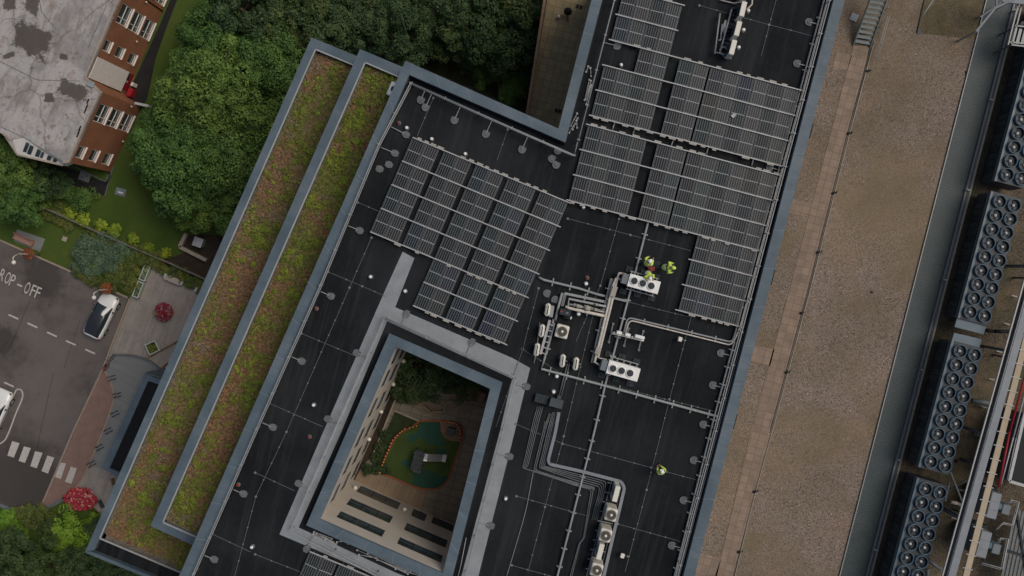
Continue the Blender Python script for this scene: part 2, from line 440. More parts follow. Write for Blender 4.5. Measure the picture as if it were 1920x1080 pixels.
M['leaf_lime'] = _leaf('leaf_lime', [(.36, (.1,.2,.018)), (.5, (.18,.31,.03)), (.62, (.26,.39,.045))], 1)
M['leaf_blue'] = _leaf('leaf_blue', [(.36, (.08,.13,.075)), (.5, (.12,.18,.105)), (.62, (.17,.235,.14))], 1)
M['leaf_olive'] = _leaf('leaf_olive', [(.3, (.06,.085,.02)), (.5, (.12,.15,.035)), (.66, (.2,.2,.05)), (.75, (.16,.1,.04))], 0.8)
M['leaf_red'] = _leaf('leaf_red', [(.3, (.14,.03,.02)), (.5, (.25,.07,.03)), (.7, (.16,.12,.03))], 3)
M['petal'] = _leaf('petal', [(.36, (.42,.05,.025)), (.44, (.4,.03,.05)), (.5, (.27,.02,.06)), (.55, (.46,.08,.09)), (.58, (.6,.48,.42)), (.64, (.42,.09,.03))], 2.5)
M['petal_yellow'] = _leaf('petal_yellow', [(.3, (.06,.09,.02)), (.55, (.16,.17,.03)), (.7, (.5,.36,.04))], 4)
M['herb_white'] = _leaf('herb_white', [(.3, (.05,.08,.03)), (.5, (.12,.17,.07)), (.68, (.45,.45,.34))], 6)
def _sedum():
    t = NT('sedum'); v = t.pos()
    a = t.noise(v, .22, 6, .7); b = t.noise(t.pos((1.3, 1, 1)), .5, 5, .7); f = t.noise(v, 5, 3, .7)
    c = t.ramp(f, [(.36, (.09,.11,.03)), (.5, (.16,.165,.045)), (.64, (.22,.2,.06))])
    r = t.ramp(f, [(.36, (.15,.085,.05)), (.5, (.25,.135,.075)), (.64, (.36,.19,.115))])
    e = t.ramp(f, [(.36, (.14,.115,.075)), (.64, (.28,.22,.15))])
    c = t.mix(t.ramp(a, [(.46, (0,0,0)), (.56, (.85,.85,.85))]), c, r)
    c = t.mix(t.ramp(b, [(.55, (0,0,0)), (.63, (.8,.8,.8))]), c, e)
    return t.out(c, .8, 0, .15)
M['sedum'] = _sedum()
M['sedum_green'] = _leaf('sedum_green', [(.38, (.11,.15,.022)), (.5, (.18,.225,.028)), (.62, (.27,.31,.04))], 1.2, False)
M['sedum_soil'] = mat('sedum_soil', S(112,92,70), rough=1, var=.35, scale=2.2)
M['sedum_gravel'] = _gravel('sedum_gravel', S(125,118,110), S(60,54,48), S(88,80,62))
# ------------------------------------------------------------------ helpers for walls
def wall_open(mb, p0, p1, z0, z1, ops, depth=.18, mi=0, mrev=0):
    """wall face from p0 to p1 (outside on the right of the direction) with rectangular openings (t0,t1,za,zb); returns opening frames"""
    p0 = Vector((p0[0], p0[1], 0)); p1 = Vector((p1[0], p1[1], 0)); d = (p1 - p0); L = d.length; d /= L
    nrm = Vector((d.y, -d.x, 0))
    ts = sorted({0, L, *[o[0] for o in ops], *[o[1] for o in ops]}); zs = sorted({z0, z1, *[o[2] for o in ops], *[o[3] for o in ops]})
    pt = lambda t, z, k=0: p0 + d * t + Vector((0, 0, z)) - nrm * k
    for i in range(len(ts) - 1):
        for j in range(len(zs) - 1):
            tm = (ts[i] + ts[i+1]) / 2; zm = (zs[j] + zs[j+1]) / 2
            if any(o[0] < tm < o[1] and o[2] < zm < o[3] for o in ops): continue
            mb.face([pt(ts[i], zs[j]), pt(ts[i+1], zs[j]), pt(ts[i+1], zs[j+1]), pt(ts[i], zs[j+1])], mi)
    for a, b, c, e in ops:
        q = [(a, c), (b, c), (b, e), (a, e)]
        for k in range(4):
            u, v = q[k], q[(k + 1) % 4]
            mb.face([pt(u[0], u[1]), pt(v[0], v[1]), pt(v[0], v[1], depth), pt(u[0], u[1], depth)][::-1], mrev)
    return pt, d, nrm
def window_parts(parent, pt, op, fm, gm, depth=.12, bars=(), trans=(), fw=.06, sill=None, proud=0.0):
    a, b, c, e = op
    fr = MB()
    k0 = -proud; k1 = depth
    km = (k0 + k1) / 2; th = k1 - k0
    def rail(t0, t1, za, zb):
        A = pt((t0 + t1) / 2, (za + zb) / 2, km)
        ax = (pt(1, 0) - pt(0, 0)).normalized(); rz = math.atan2(ax.y, ax.x)
        fr.box(A, (t1 - t0, th, zb - za), rz)
    rail(a, b, c, c + fw); rail(a, b, e - fw, e); rail(a, a + fw, c + fw, e - fw); rail(b - fw, b, c + fw, e - fw)
    for t in bars: rail(a + (b-a)*t - fw/2, a + (b-a)*t + fw/2, c + fw, e - fw)
    for (z, ta, tb) in trans:
        zz = c + (e - c) * z; rail(a + (b-a)*ta + fw*.6, a + (b-a)*tb - fw*.6, zz - fw*.4, zz + fw*.4)
    f = fr.build('window', fm, parent)
    g = MB(); g.face([pt(a + .01, c + .01, k1 - .03), pt(b - .01, c + .01, k1 - .03), pt(b - .01, e - .01, k1 - .03), pt(a + .01, e - .01, k1 - .03)])
    g.build('pane', gm, f)
    if sill:
        s = MB(); A = pt((a + b) / 2, c - .06, -.08); ax = (pt(1, 0) - pt(0, 0)).normalized()
        s.box(A, (b - a + .08, .14, .08), math.atan2(ax.y, ax.x)); s.build('sill', sill, f)
    return f

# ================================================================== SETTING: ground
g = MB(); s_ = 400
g.face([(-s_,-s_,0),(s_,-s_,0),(s_,s_,0),(-s_,s_,0)]); struct(g, 'ground', M['lawn'])
def flat(name, pts, z, m, kind='structure'):
    mb = MB(); mb.sheet([XY(x, y, 0) for x, y in pts], z); return struct(mb, name, m, kind)
curve = smooth_px([(194,690),(206,712),(213,735),(212,756),(192,812),(160,888),(140,917),(118,936),(75,955)])
flat('road', [(-260,340),(0,450),(240,558),(195,687),(75,955),(50,960),(25,957),(0,947),(-260,860)], .004, M['asphalt'])
flat('brick_pavement', [(195,687)] + curve, .008, M['brick_paving'])
arc = smooth_px([(194,690),(205,668),(240,665),(275,673),(302,692)])
flat('pavement', [(244,558),(262,520),(275,494),(300,498),(392,545),(420,560),(400,760),(302,692)] + arc[::-1][1:], .008, M['paving'])
flat('entrance_pavement', arc + [(420,760),(330,1000),(205,885),(170,872),(192,812),(212,756),(213,735),(206,712)], .012, M['entrance_paving'])
flat('side_pavement', [(205,885),(330,1000),(240,1010),(180,955),(140,917),(160,888),(170,872)], .008, M['paving'])
flat('path', [(-60,255),(20,255),(118,311),(150,322),(190,340),(203,326),(235,262),(262,208),(239,178),(300,46),(332,-30),(344,-30),(312,52),(292,110),(284,150),(276,186),(250,218),(218,290),(197,367),(185,366),(130,345),(40,300),(-60,270)], .006, M['path_dark'])
flat('garden_path', [(640,62),(660,72),(1030,225),(1040,262),(1000,262),(640,118)], .006, mat('path_brown', S(58,50,44), rough=1, var=.25))
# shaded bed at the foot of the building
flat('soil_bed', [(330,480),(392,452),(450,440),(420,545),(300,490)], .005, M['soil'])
flat('planting_bed', [(140,478),(160,455),(172,462),(146,500),(130,510)], .007, M['soil'])
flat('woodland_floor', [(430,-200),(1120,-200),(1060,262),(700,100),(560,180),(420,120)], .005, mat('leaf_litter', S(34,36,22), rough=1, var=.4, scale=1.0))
# kerbs
def kerb(name, pts, w, h, label, m='kerb', z=0.0):
    pts = [P(x, y, 0) for x, y in pts]; mb = MB()
    for a, b in zip(pts, pts[1:]): mb.bar(a + Vector((0, 0, h/2 - .01 + z)), b + Vector((0, 0, h/2 - .01 + z)), w, h)
    o = mb.build(name, M[m]); return tag(o, None, None, None, 'structure')
kerb('kerb', [(-200,365),(0,450),(120,503),(240,558)], .16, .14, '')
kerb('kerb', [(244,560),(220,622),(195,687)], .14, .12, '')
kerb('kerb', [(195,687),(137,810),(75,955)], .15, .06, '')
kerb('kerb', curve[:-1], .12, .08, '')
kerb('kerb', smooth_px([(-40,930),(0,946),(25,956),(50,960),(75,956),(100,946),(118,936)]), .3, .14, '', 'galv_dark')
kerb('kerb', [(197,367),(218,290),(250,218)], .08, .06, '', 'galv_dark')
# road markings
def marking(polys, z=.014):
    mb = MB()
    for p in polys: mb.sheet([XY(x, y, 0) for x, y in p], z)
    return struct(mb, 'road_marking', M['marking'])
def rect_px(c, L, W, a):
    ca, sa = math.cos(a), math.sin(a); x, y = c
    return [(x + ca*i*L/2 - sa*j*W/2, y + sa*i*L/2 + ca*j*W/2) for i, j in ((-1,-1),(1,-1),(1,1),(-1,1))]
for c in ((25.3,594),(61,610),(97.5,627),(133,643),(169,659),(17,721)): marking([rect_px(c, 20, 3.0, R(24.5))])
for q in ([(23,827),(37,831),(26,858),(14,854)],[(45,837),(58,840),(47,868),(35,864)],[(66,846),(80,849),(69,878),(57,874)],[(89,854),(102,858),(90,888),(78,883)],
          [(113,867),(124,869),(114,898),(103,894)],[(133,875),(144,878),(134,907),(122,903)]): marking([q])
# rounded end of the bay outline
lo = [(-40,842),(2,795),(28,738),(33,730),(39,731),(43,739),(40,752),(16,812),(4,830),(-20,845)]
lo = smooth_px([(-14,838),(0,802),(14,772),(28,736),(34,730),(41,733),(42,746),(30,775),(16,812),(5,829),(-20,840)], 4)
for a, b in zip(lo, lo[1:]):
    pass
mb = MB()
for a, b in zip(lo, lo[1:]): mb.bar(P(*a) + Vector((0,0,.012)), P(*b) + Vector((0,0,.012)), .12, .006)
struct(mb, 'road_marking', M['marking'])
for pts in ([(56,562),(24,640),(14,660)], [(100,700),(78,800),(68,850)], [(150,600),(120,690)], [(-20,690),(14,640)]):
    mb = MB()
    for a, b in zip(pts, pts[1:]): mb.bar(P(*a) + Vector((0,0,.005)), P(*b) + Vector((0,0,.005)), .03, .004)
    struct(mb, 'road_joint', M['path_dark'])
def lettering():
    mb = MB(); up = Vector((.36, -.933)); ba = Vector((.918, .396))
    spec = [('D', (-6.5,510), 9), ('R', (4.5,515.5), 9), ('O', (14.7,521), 9), ('P', (23.6,526), 8.5), ('-', (37,535), 10), ('O', (51.5,540), 9), ('F', (62.5,545), 8.5), ('F', (71.5,549), 8.5)]
    for ch, (cx, cy), w in spec:
        if ch == '-':
            mb.sheet([XY(x, y, 0) for x, y in rect_px((cx, cy), 10, 3, R(23))], .014); continue
        cu = bpy.data.curves.new('letter', 'FONT'); cu.body = ch; cu.align_x = 'CENTER'
        ob = bpy.data.objects.new('letter', cu); COL.objects.link(ob)
        bpy.context.view_layer.update()
        me = ob.evaluated_get(bpy.context.evaluated_depsgraph_get()).to_mesh()
        xs = [v.co.x for v in me.vertices]; ys = [v.co.y for v in me.vertices]
        kx = w / (max(xs) - min(xs)); ky = 22.0 / (max(ys) - min(ys)); x0 = (max(xs) + min(xs)) / 2; y0 = (max(ys) + min(ys)) / 2
        vs = []
        for v in me.vertices:
            q = Vector((cx, cy)) + ba * ((v.co.x - x0) * kx) + up * ((v.co.y - y0) * ky)
            vs.append(P(q.x, q.y, 0) + Vector((0, 0, .014)))
        fs = []
        for p in me.polygons:
            f = list(p.vertices); n = (vs[f[1]] - vs[f[0]]).cross(vs[f[2]] - vs[f[0]]).z
            fs.append(f if n > 0 else f[::-1])
        mb.raw(vs, fs)
        bpy.data.objects.remove(ob); bpy.data.curves.remove(cu)
    struct(mb, 'road_marking', M['marking'])
lettering()

# ================================================================== MAIN BUILDING
main = thing('office_building', 'large flat-roofed building with black roof, blue-grey coping, stepped sedum terraces and open courtyard', 'building', P(700, 600, 0))
OUT = [(760,114),(1047,241),(1147.6,-150),(1623,-150),(1302,1080),(1271,1200),(283,1200),(335,1080)]
HOLE_IN = [(742,650),(919,729),(830,1075),(600,974)]
HOLE_OUT = [(730,625),(942,717),(843,1103),(574,985)]
out_w = [XY(x, y, ZP) for x, y in OUT]; hin = [XY(x, y, ZP) for x, y in HOLE_IN]; hout = [XY(x, y, ZP) for x, y in HOLE_OUT]
rf = MB(); rf.sheet(out_w, ZR, [hin]); rf.build('roof', M['roof'], main)
def band(o, i, z0, z1, mb):
    mb.prism([XY(*o[0], z1), XY(*o[1], z1), XY(*i[1], z1), XY(*i[0], z1)], z0, z1)
cp = MB()
band([(760,114),(283,1200)], [(767,140),(308,1200)], 21.9, ZP, cp)
band([(760,114),(1047,241)], [(767,140),(1060,267)], 21.9, ZP, cp)
band([(1047,241),(1147.6,-150)], [(1060,267),(1168,-150)], 21.9, ZP, cp)
band([(1623,-150),(1271,1200)], [(1602,-150),(1250,1200)], 21.9, ZP, cp)
def joints(mb, o, i, n, z):
    for k in range(1, n):
        a = P(*interp(o[0], o[1], k / n), z); b = P(*interp(i[0], i[1], k / n), z)
        mb.bar(a + Vector((0,0,.002)), b + Vector((0,0,.002)), .025, .008, 1)
JM = mat('joint', S(112,122,130), rough=.6, var=.05)
joints(cp, [(760,114),(335,1080)], [(767,140),(360,1080)], 14, ZP); joints(cp, [(760,114),(1047,241)], [(767,140),(1060,267)], 5, ZP)
joints(cp, [(1047,241),(1109,0)], [(1060,267),(1129,0)], 4, ZP); joints(cp, [(1584,0),(1302,1080)], [(1562,0),(1281,1080)], 15, ZP)
cp.build('parapet', [M['coping'], JM], main)
cq = MB()
for k in range(4):
    a, b = k, (k + 1) % 4
    band([HOLE_OUT[a], HOLE_OUT[b]], [HOLE_IN[a], HOLE_IN[b]], ZP - .18, ZP + .002, cq)
kq = MB()
for k in range(4):
    a, b = k, (k + 1) % 4; pin = [interp(HOLE_OUT[q], HOLE_IN[q], .85) for q in (a, b)]; pou = [interp(HOLE_OUT[q], HOLE_IN[q], .06) for q in (a, b)]
    kq.prism([XY(*pou[0], ZP), XY(*pou[1], ZP), XY(*pin[1], ZP), XY(*pin[0], ZP)], ZR - .3, ZP - .185)
kq.build('parapet_core', M['black'], main)
for k in range(4): joints(cq, [HOLE_OUT[k], HOLE_OUT[(k+1)%4]], [HOLE_IN[k], HOLE_IN[(k+1)%4]], (4, 6, 5, 6)[k], ZP + .002)
cq.build('parapet', [M['coping'], JM], main)
# outer walls
ow = MB(); n = len(out_w)
for k in range(n):
    a, b = out_w[k], out_w[(k + 1) % n]
    ow.face([(a[0],a[1],0),(a[0],a[1],21.9),(b[0],b[1],21.9),(b[0],b[1],0)])
ow.build('outer_wall', M['clad'], main)
# inner upstand where the membrane turns up the parapet
up_ = MB()
for a, b in (((767,140),(308,1200)), ((767,140),(1060,267)), ((1060,267),(1168,-150)), ((1602,-150),(1250,1200))):
    pa, pb = P(*a, ZP), P(*b, ZP); pa.z = pb.z = ZR + .2
    d = (pb - pa).normalized(); nrm = Vector((-d.y, d.x, 0))
    mid = P(900, 600, ZR) if a[0] < 1000 or True else None
    tgt = Vector((0, 0, 0)); 
    if a == (1060,267): tgt = P(1300, 100, ZR)
    if (tgt - pa).dot(nrm) < 0: nrm = -nrm
    up_.bar(pa + nrm * .03, pb + nrm * .03, .06, .4)
up_.build('upstand', M['black'], main)
# grey walkway strips round the courtyard
ws = MB()
def strip(pts, z=ZR + .005): ws.sheet([XY(x, y, ZR) for x, y in pts], z)
strip([(755,472),(777,484),(741,576),(726,602),(640,810),(560,989),(524,1002),(606,810),(724,540)])
strip([(741,576),(960,671),(994,690),(960,710),(726,602)])
strip([(994,690),(965,810),(897,1080),(880,1150),(845,1150),(865,1080),(937,810),(960,710)])
strip([(524,1002),(560,989),(745,1075),(860,1120),(860,1160),(800,1120),(640,1051)])
ws.build('walkway_strip', M['walkway'], main)
gut = MB()
for o, i in (((726,602),(560,989)), ((726,602),(960,710)), ((960,710),(865,1080)), ((560,989),(745,1075))):
    pass
# courtyard walls with windows
ZY = 12.6
def h2(k): return hin[k]
Lw = lambda a, b: (Vector(a) - Vector(b)).length
def yard_wall(a, b, ops, mats):
    mb = MB(); r = wall_open(mb, a, b, ZY, ZP - .19, ops, .09); mb.build('courtyard_wall', mats, main); return r[0]
rows = [(20.2, 21.7), (16.75, 18.5), (13.0, 14.9)]
# bottom wall, seen face-on
opsB = []
for r_, (za, zb) in enumerate(rows):
    opsB.append((.75, 4.05, za, zb)); opsB.append((5.15, 8.35 if r_ < 2 else 6.25, za, zb))
    if r_ == 2: opsB.append((6.75, 8.45, 12.75, 14.5))
ptB = yard_wall(hin[2], hin[3], [(Lw(hin[2], hin[3]) - o[1], Lw(hin[2], hin[3]) - o[0], o[2], o[3]) for o in opsB], M['render_wall'])
LB = Lw(hin[2], hin[3])
for o in opsB: window_parts(main, ptB, (LB - o[1], LB - o[0], o[2], o[3]), M['dark_frame'], M['glass'], .08, bars=(1/3, 2/3) if o[1] - o[0] > 2 else (.5,), trans=((.36, 0, 1),), fw=.07, proud=-.01)
# left wall, seen at a sharp angle
opsL = []
for za, zb in rows:
    for t0, t1 in ((.4, 1.5), (1.9, 3.15), (4.0, 5.4), (6.2, 7.6), (8.3, 9.6), (10.3, 11.6)): opsL.append((t0, t1, za, zb))
LL = Lw(hin[3], hin[0])
opsLr = [(LL - b, LL - a, c, e) for a, b, c, e in opsL]
ptL = yard_wall(hin[3], hin[0], opsLr, M['render_wall'])
for o in opsLr: window_parts(main, ptL, o, M['dark_frame'], M['glass'], .08, fw=.06, proud=-.01)
# the two walls that face away from the camera
LT = Lw(hin[0], hin[1]); LR = Lw(hin[1], hin[2])
opsT = [(t, t + 2.4, za, zb) for za, zb in rows for t in (.6, 3.6)]
ptT = yard_wall(hin[0], hin[1], opsT, M['render_wall'])
for o in opsT: window_parts(main, ptT, o, M['dark_frame'], M['glass'], .08, bars=(.5,), proud=-.01)
opsR = [(t, t + 2.4, za, zb) for za, zb in rows for t in (.7, 4.0, 7.3, 9.9) if t + 2.4 < LR]
ptR = yard_wall(hin[1], hin[2], opsR, M['render_wall'])
for o in opsR: window_parts(main, ptR, o, M['dark_frame'], M['glass'], .08, bars=(.5,), proud=-.01)
# small wall lamps in the courtyard
def wall_lamp(pt, t, z, label):
    c = pt(t, z, -.14); mb = MB(); mb.lathe(c, [(1e-3, -.1), (.13, -.08), (.15, .03), (.1, .1), (1e-3, .12)], 12)
    o = mb.build('wall_lamp', M['cream_paint']); tag(o, label, 'lamp', 'courtyard wall lamps')
    mb = MB(); mb.bar(pt(t, z, 0), pt(t, z, -.06), .06, .06); mb.build('bracket', M['dark_box'], o)
for k, (t, z) in enumerate(((.55, 14.6), (4.55, 14.6))):
    wall_lamp(ptB, LB - t, z, 'round cream lamp on the bottom courtyard wall, ' + ('nearest the left corner' if k == 0 else 'on the pillar between windows'))
for k, t in enumerate((.2, 1.75, 3.6, 5.8, 8.0)):
    wall_lamp(ptL, LL - t - .1, 15.6, 'round cream lamp on the left courtyard wall, %s from the top' % NUM[k])

# stepped sedum terraces (parts of the building)
ZT1, ZT2 = 17.6, 20.4
def terr(pts, z): return [XY(x, y, z) for x, y in pts]
T1O = [(584,70),(159,1036),(270,1081),(400,1134),(480,1000),(757,300),(700,118)]
tb = MB(); tb.prism(terr([(584,70),(159,1036),(300,1093),(420,1140),(500,900),(745,300),(668,104)], ZT1), 0, ZT1 - .75); tb.build('outer_wall', M['clad'], main)
so = MB(); so.sheet(terr([(590,86),(180,1012),(335,1078),(420,1112),(760,300),(668,110)], ZT1 - .5), ZT1 - .5); so.build('soil_tray', M['sedum_soil'], main)
pp = MB()
def pband(o, i, z, h=.8): pp.prism([XY(*o[0], z), XY(*o[1], z), XY(*i[1], z), XY(*i[0], z)], z - h, z)
pband([(584,70),(159,1036)], [(591,92),(177,1031)], ZT1); pband([(584,70),(700,118)], [(591,92),(700,137)], ZT1)
pband([(159,1036),(420,1143)], [(170,1034),(425,1138)], ZT1 + .001)
pband([(282,986),(675,92)], [(305,980),(684,116)], ZT2, 2.9); pband([(675,92),(770,132)], [(684,116),(770,153)], ZT2, 2.9); pband([(282,986),(380,1031)], [(305,980),(385,1016)], ZT2, 2.9)
pp.build('parapet', M['coping'], main)
so2 = MB(); so2.sheet(terr([(682,112),(303,982),(372,1012),(765,250),(768,150)], ZT2 - .5), ZT2 - .5); so2.build('soil_tray', M['sedum_soil'], main)
tr = MB()
for a, b, z in (((591.5,92.5),(187,1009.5),ZT1), ((187,1009.5),(345,1076),ZT1), ((591.5,92.5),(670,125),ZT1), ((684.5,117),(305.5,979.5),ZT2), ((305.5,979.5),(368,1007),ZT2), ((684.5,117),(752,146),ZT2)):
    tr.bar(P(*a, z) + Vector((0,0,-.05)), P(*b, z) + Vector((0,0,-.05)), .09, .14)
tr.build('edge_trim', M['coping_edge'], main)
bs = MB(); bs.sheet(terr([(186,1011),(170,1034),(430,1140),(440,1117),(345,1079)], ZT1 - .45), ZT1 - .45); bs.build('roof', M['roof'], main)
# gravel margins of the planted trays
gm_ = MB()
for a, b, z, w in (((592,95),(188,1008),ZT1-.47,9), ((190,1008),(345,1073),ZT1-.47,10), ((306,977),(366,1003),ZT2-.47,7), ((592,95),(668,127),ZT1-.47,6),((685,119),(306,977),ZT2-.47,6)):
    d = Vector((b[0]-a[0], b[1]-a[1])).normalized(); nn = Vector((d.y, -d.x))
    if nn.x < 0 and abs(nn.x) > .5: nn = -nn
    if abs(nn.x) <= .5: nn = Vector((nn.x, -abs(nn.y))) if a[1] > 500 else Vector((nn.x, abs(nn.y)))
    gm_.sheet([XY(*q, z) for q in (a, b, (b[0] + nn.x*w, b[1] + nn.y*w), (a[0] + nn.x*w, a[1] + nn.y*w))], z)
gm_.build('gravel_margin', M['sedum_gravel'], main)
# entrance canopy
ca = MB(); zc = 3.6
def cpx(pts): return [XY(x, y, zc) for x, y in pts]
ca.prism(cpx([(271,700),(299,712),(340,730),(345,716),(270,690)][:0] or [(271,700),(330,725),(330,732),(278,714)]), zc - .3, zc)
ca.prism(cpx([(271,700),(278,714),(205,878),(190,877)]), zc - .3, zc)
ca.prism(cpx([(190,877),(205,878),(270,905),(262,913)]), zc - .3, zc)
ca.prism(cpx([(278,714),(330,732),(270,905),(205,878)]), zc - .5, zc - .25, 1)
ca.build('entrance_canopy', [M['coping'], M['black']], main)

# ------------------------------------------------------------------ courtyard floor
yf = MB(); yf.sheet(hin, ZY); struct(yf, 'courtyard_paving', M['yard_slabs'])
def ypx(pts): return [XY(x, y, ZY) for x, y in pts]
def yz(name, pts, dz, m): mb = MB(); mb.sheet(ypx(pts), ZY + dz); return struct(mb, name, M[m])
PLAY = smooth_px([(787,789),(826,789),(858,793),(867,806),(864,832),(851,868),(842,896),(828,912),(815,917),(790,916),(771,910),(745,899),(712,886)], 4) + smooth_px([(712,886),(722,860),(730,842),(738,827),(751,811),(771,801),(787,789)], 4)[1:-1]
yz('timber_deck', [(665,901),(680,872),(712,886),(771,910),(800,922),(788,958),(664,902)], .006, 'yard_deck')
yz('play_surface', PLAY, .012, 'play_green')
def ell(c, rx, ry, a=0, n=18): return [(c[0] + rx*math.cos(t)*math.cos(a) - ry*math.sin(t)*math.sin(a), c[1] + rx*math.cos(t)*math.sin(a) + ry*math.sin(t)*math.cos(a)) for t in [2*math.pi*k/n for k in range(n)]]
yz('play_patch', [(788,792),(824,792),(826,818),(838,836),(800,832),(790,820),(765,832),(762,818),(785,808)], .016, 'play_teal')
yz('play_patch', [(775,884),(800,880),(842,896),(828,911),(815,916),(795,915),(772,908)], .016, 'play_teal')
yz('play_patch', ell((761,868),9,7), .016, 'play_teal')
yz('play_patch', ell((828,846),10,6), .016, 'play_teal')
yz('courtyard_lawn', [(741,770),(786,789),(770,800),(750,811),(730,840),(716,872),(712,882),(700,878),(705,850)], .008, 'yard_lawn')
yz('soil_bed', [(748,660),(742,745),(705,850),(680,872),(665,900),(660,895),(700,800),(735,700)], .007, 'soil')
yz('stone_circle', ell((800,754),25,22), .01, 'circle_stone'); yz('stone_circle', ell((853,751),22,20), .01, 'circle_stone')
mb = MB(); pts = [P(x, y, ZY) + Vector((0,0,.03)) for x, y in PLAY + PLAY[:1]]
for a, b in zip(pts, pts[1:]): mb.bar(a, b, .13, .08)
struct(mb, 'play_edging', M['edge_brick'])
DECK = smooth_px([(826,792),(845,791),(858,796),(865,810),(862,826)], 4) + [(846,826),(833,819),(827,808)]
mb = MB(); mb.prism(ypx(DECK), ZY + .02, ZY + .2); tag(mb.build('deck_platform', M['timber']), 'small curved timber deck at the corner of the green play area', 'deck')
mb = MB(); c = P(847, 806, ZY); mb.box(c + Vector((0,0,.5)), (.55,.5,.6), AB, 0, .04); mb.box(c + Vector((0,0,.85)), (.62,.57,.08), AB, 1, .02)
tag(mb.build('play_box', [M['black'], M['dark_box']]), 'dark square play box standing on the curved timber deck', 'box')
ks = [(712,886),(715,879),(717,872),(719,866),(721,861),(723,855),(726,849),(729,843),(731,837),(733,831),(737,825),(741,820),(745,816),(750,811),(754,808),(759,804),(768,802),(775,800),(781,798)]
ks2 = [(827,791),(832,791),(837,790),(842,791),(847,792),(852,793),(857,796),(861,801),(863,807),(864,813),(864,820),(862,826)]
def post_mesh():
    mb = MB(); mb.cyl((0,0,0), .05, .42, 10, 0); mb.lathe((0,0,.42), [(.06,0),(.075,.05),(.05,.11),(1e-3,.13)], 10, 1); return mb
pm = post_mesh().build('bollard', [M['edge_brick'], M['orange']], None, (0,0,0))
for k, q in enumerate(ks + ks2):
    o = pm if k == 0 else pm.copy()
    if k: COL.objects.link(o)
    o.location = P(q[0], q[1], ZY + .4) - Vector((0, 0, .4 - .01))
    if k < len(ks): tag(o, 'orange-topped post in the long curved row edging the green play area', 'bollard', 'orange posts along the long curve')
    else: tag(o, 'orange-topped post in the short arc round the timber play deck', 'bollard', 'orange posts round the deck')
sl = thing('slide', 'play slide with silver chute and grey tower on green play surface', 'slide', P(790, 857, ZY))
d0 = P(790, 857, ZY); ang = R(-12)
def loc(x, y, z=0): 
    c, s = math.cos(ang), math.sin(ang); return d0 + Vector((x*c - y*s, x*s + y*c, z))
mb = MB(); mb.box(loc(-.1, 0, 1.3), (.75, 1.5, .08), ang + R(-6))
for y in (-.5, -.15, .2, .55): mb.box(loc(-.1, y, 1.36), (.78, .28, .04), ang + R(-6), 0, .01)
mb.build('platform', M['dark_box'], sl)
for x, y in ((-.4,-.6),(.25,-.6),(-.4,.65),(.25,.65)):
    mb = MB(); mb.cyl(loc(x, y, .02), .05, 1.9, 10); mb.build('post', M['galv_dark'], sl)
mb = MB(); cs = [(.3,1.3),(.55,1.25),(.9,.95),(1.3,.55),(1.6,.3),(1.9,.25)]
for (x0,z0),(x1,z1) in zip(cs, cs[1:]):
    mb.face([loc(x0,.1,z0), loc(x1,.1,z1), loc(x1,.62,z1), loc(x0,.62,z0)])
    for y in (.1,.62): mb.bar(loc(x0,y,z0+.08), loc(x1,y,z1+.08), .04, .16)
mb.build('chute', M['steel'], sl)
mb = MB()
for k in range(5): mb.bar(loc(-.35,-.78-.09*(4-k),.25+.24*k), loc(.2,-.78-.09*(4-k),.25+.24*k), .12, .04)
mb.build('ladder', M['galv_dark'], sl)
mb = MB(); mb.tube([P(884,962,ZY+.3), P(884,950,ZY+1.0), P(880,944,ZY+.6)], .02, 6)
# low wall by the right-hand courtyard door and planter kerb
kb = MB(); 
for a, b in (((795,760),(808,772)),((808,772),(832,770)),((832,770),(836,755)),((836,755),(848,750))): kb.bar(P(*a, ZY) + Vector((0,0,.2)), P(*b, ZY) + Vector((0,0,.2)), .16, .42)
tag(kb.build('planter_wall', M['circle_stone']), 'low zigzag brick planter wall at the courtyard bushes', 'wall')
kb = MB()
for a, b in (((741,770),(786,789)),((742,748),(700,852))): kb.bar(P(*a, ZY) + Vector((0,0,.07)), P(*b, ZY) + Vector((0,0,.07)), .12, .16)
tag(kb.build('garden_edging', M['stone']), 'stone edging round the small courtyard lawn', 'edging')
mb = MB(); mb.box(P(893, 738, ZY) + Vector((0,0,.55)), (1.5,.9,1.1), AA, 0, .05)
for k in range(6): mb.box(P(887.5 + 2.2*k, 735.6 + 1.0*k, ZY) + Vector((0,0,1.12)), (.16,.8,.05), AA, 0)
tag(mb.build('storage_bench', M['timber']), 'slatted timber store in the upper right courtyard corner', 'store')
# ================================================================== SOLAR ARRAYS
ZPAN = ZR + .32
def make_panel():
    t = thing('solar_panel', '', 'solar panel', (0, 0, 0))
    w, l = .935, 1.6
    fr = MB()
    for x in (-w/2 + .014, w/2 - .014): fr.box((x, 0, 0), (.028, l, .04))
    for y in (-l/2 + .016, l/2 - .016): fr.box((0, y, 0), (w - .06, .032, .04))
    fr.build('frame', M['galv_dark'], t)
    c = MB(); c.box((0, 0, .004), (w - .056, l - .064, .02)); c.build('cell_sheet', M['cells'], t)
    return t
proto = make_panel(); used = [False]
def panel(c_px, ang, tilt, label, group):
    if not used[0]: o = proto; used[0] = True
    else: o = copy_tree(proto)
    o.location = P(c_px[0], c_px[1], ZPAN)
    o.rotation_euler = (Matrix.Rotation(ang, 3, 'Z') @ Matrix.Rotation(tilt, 3, 'Y')).to_euler()
    tag(o, label, None, group)
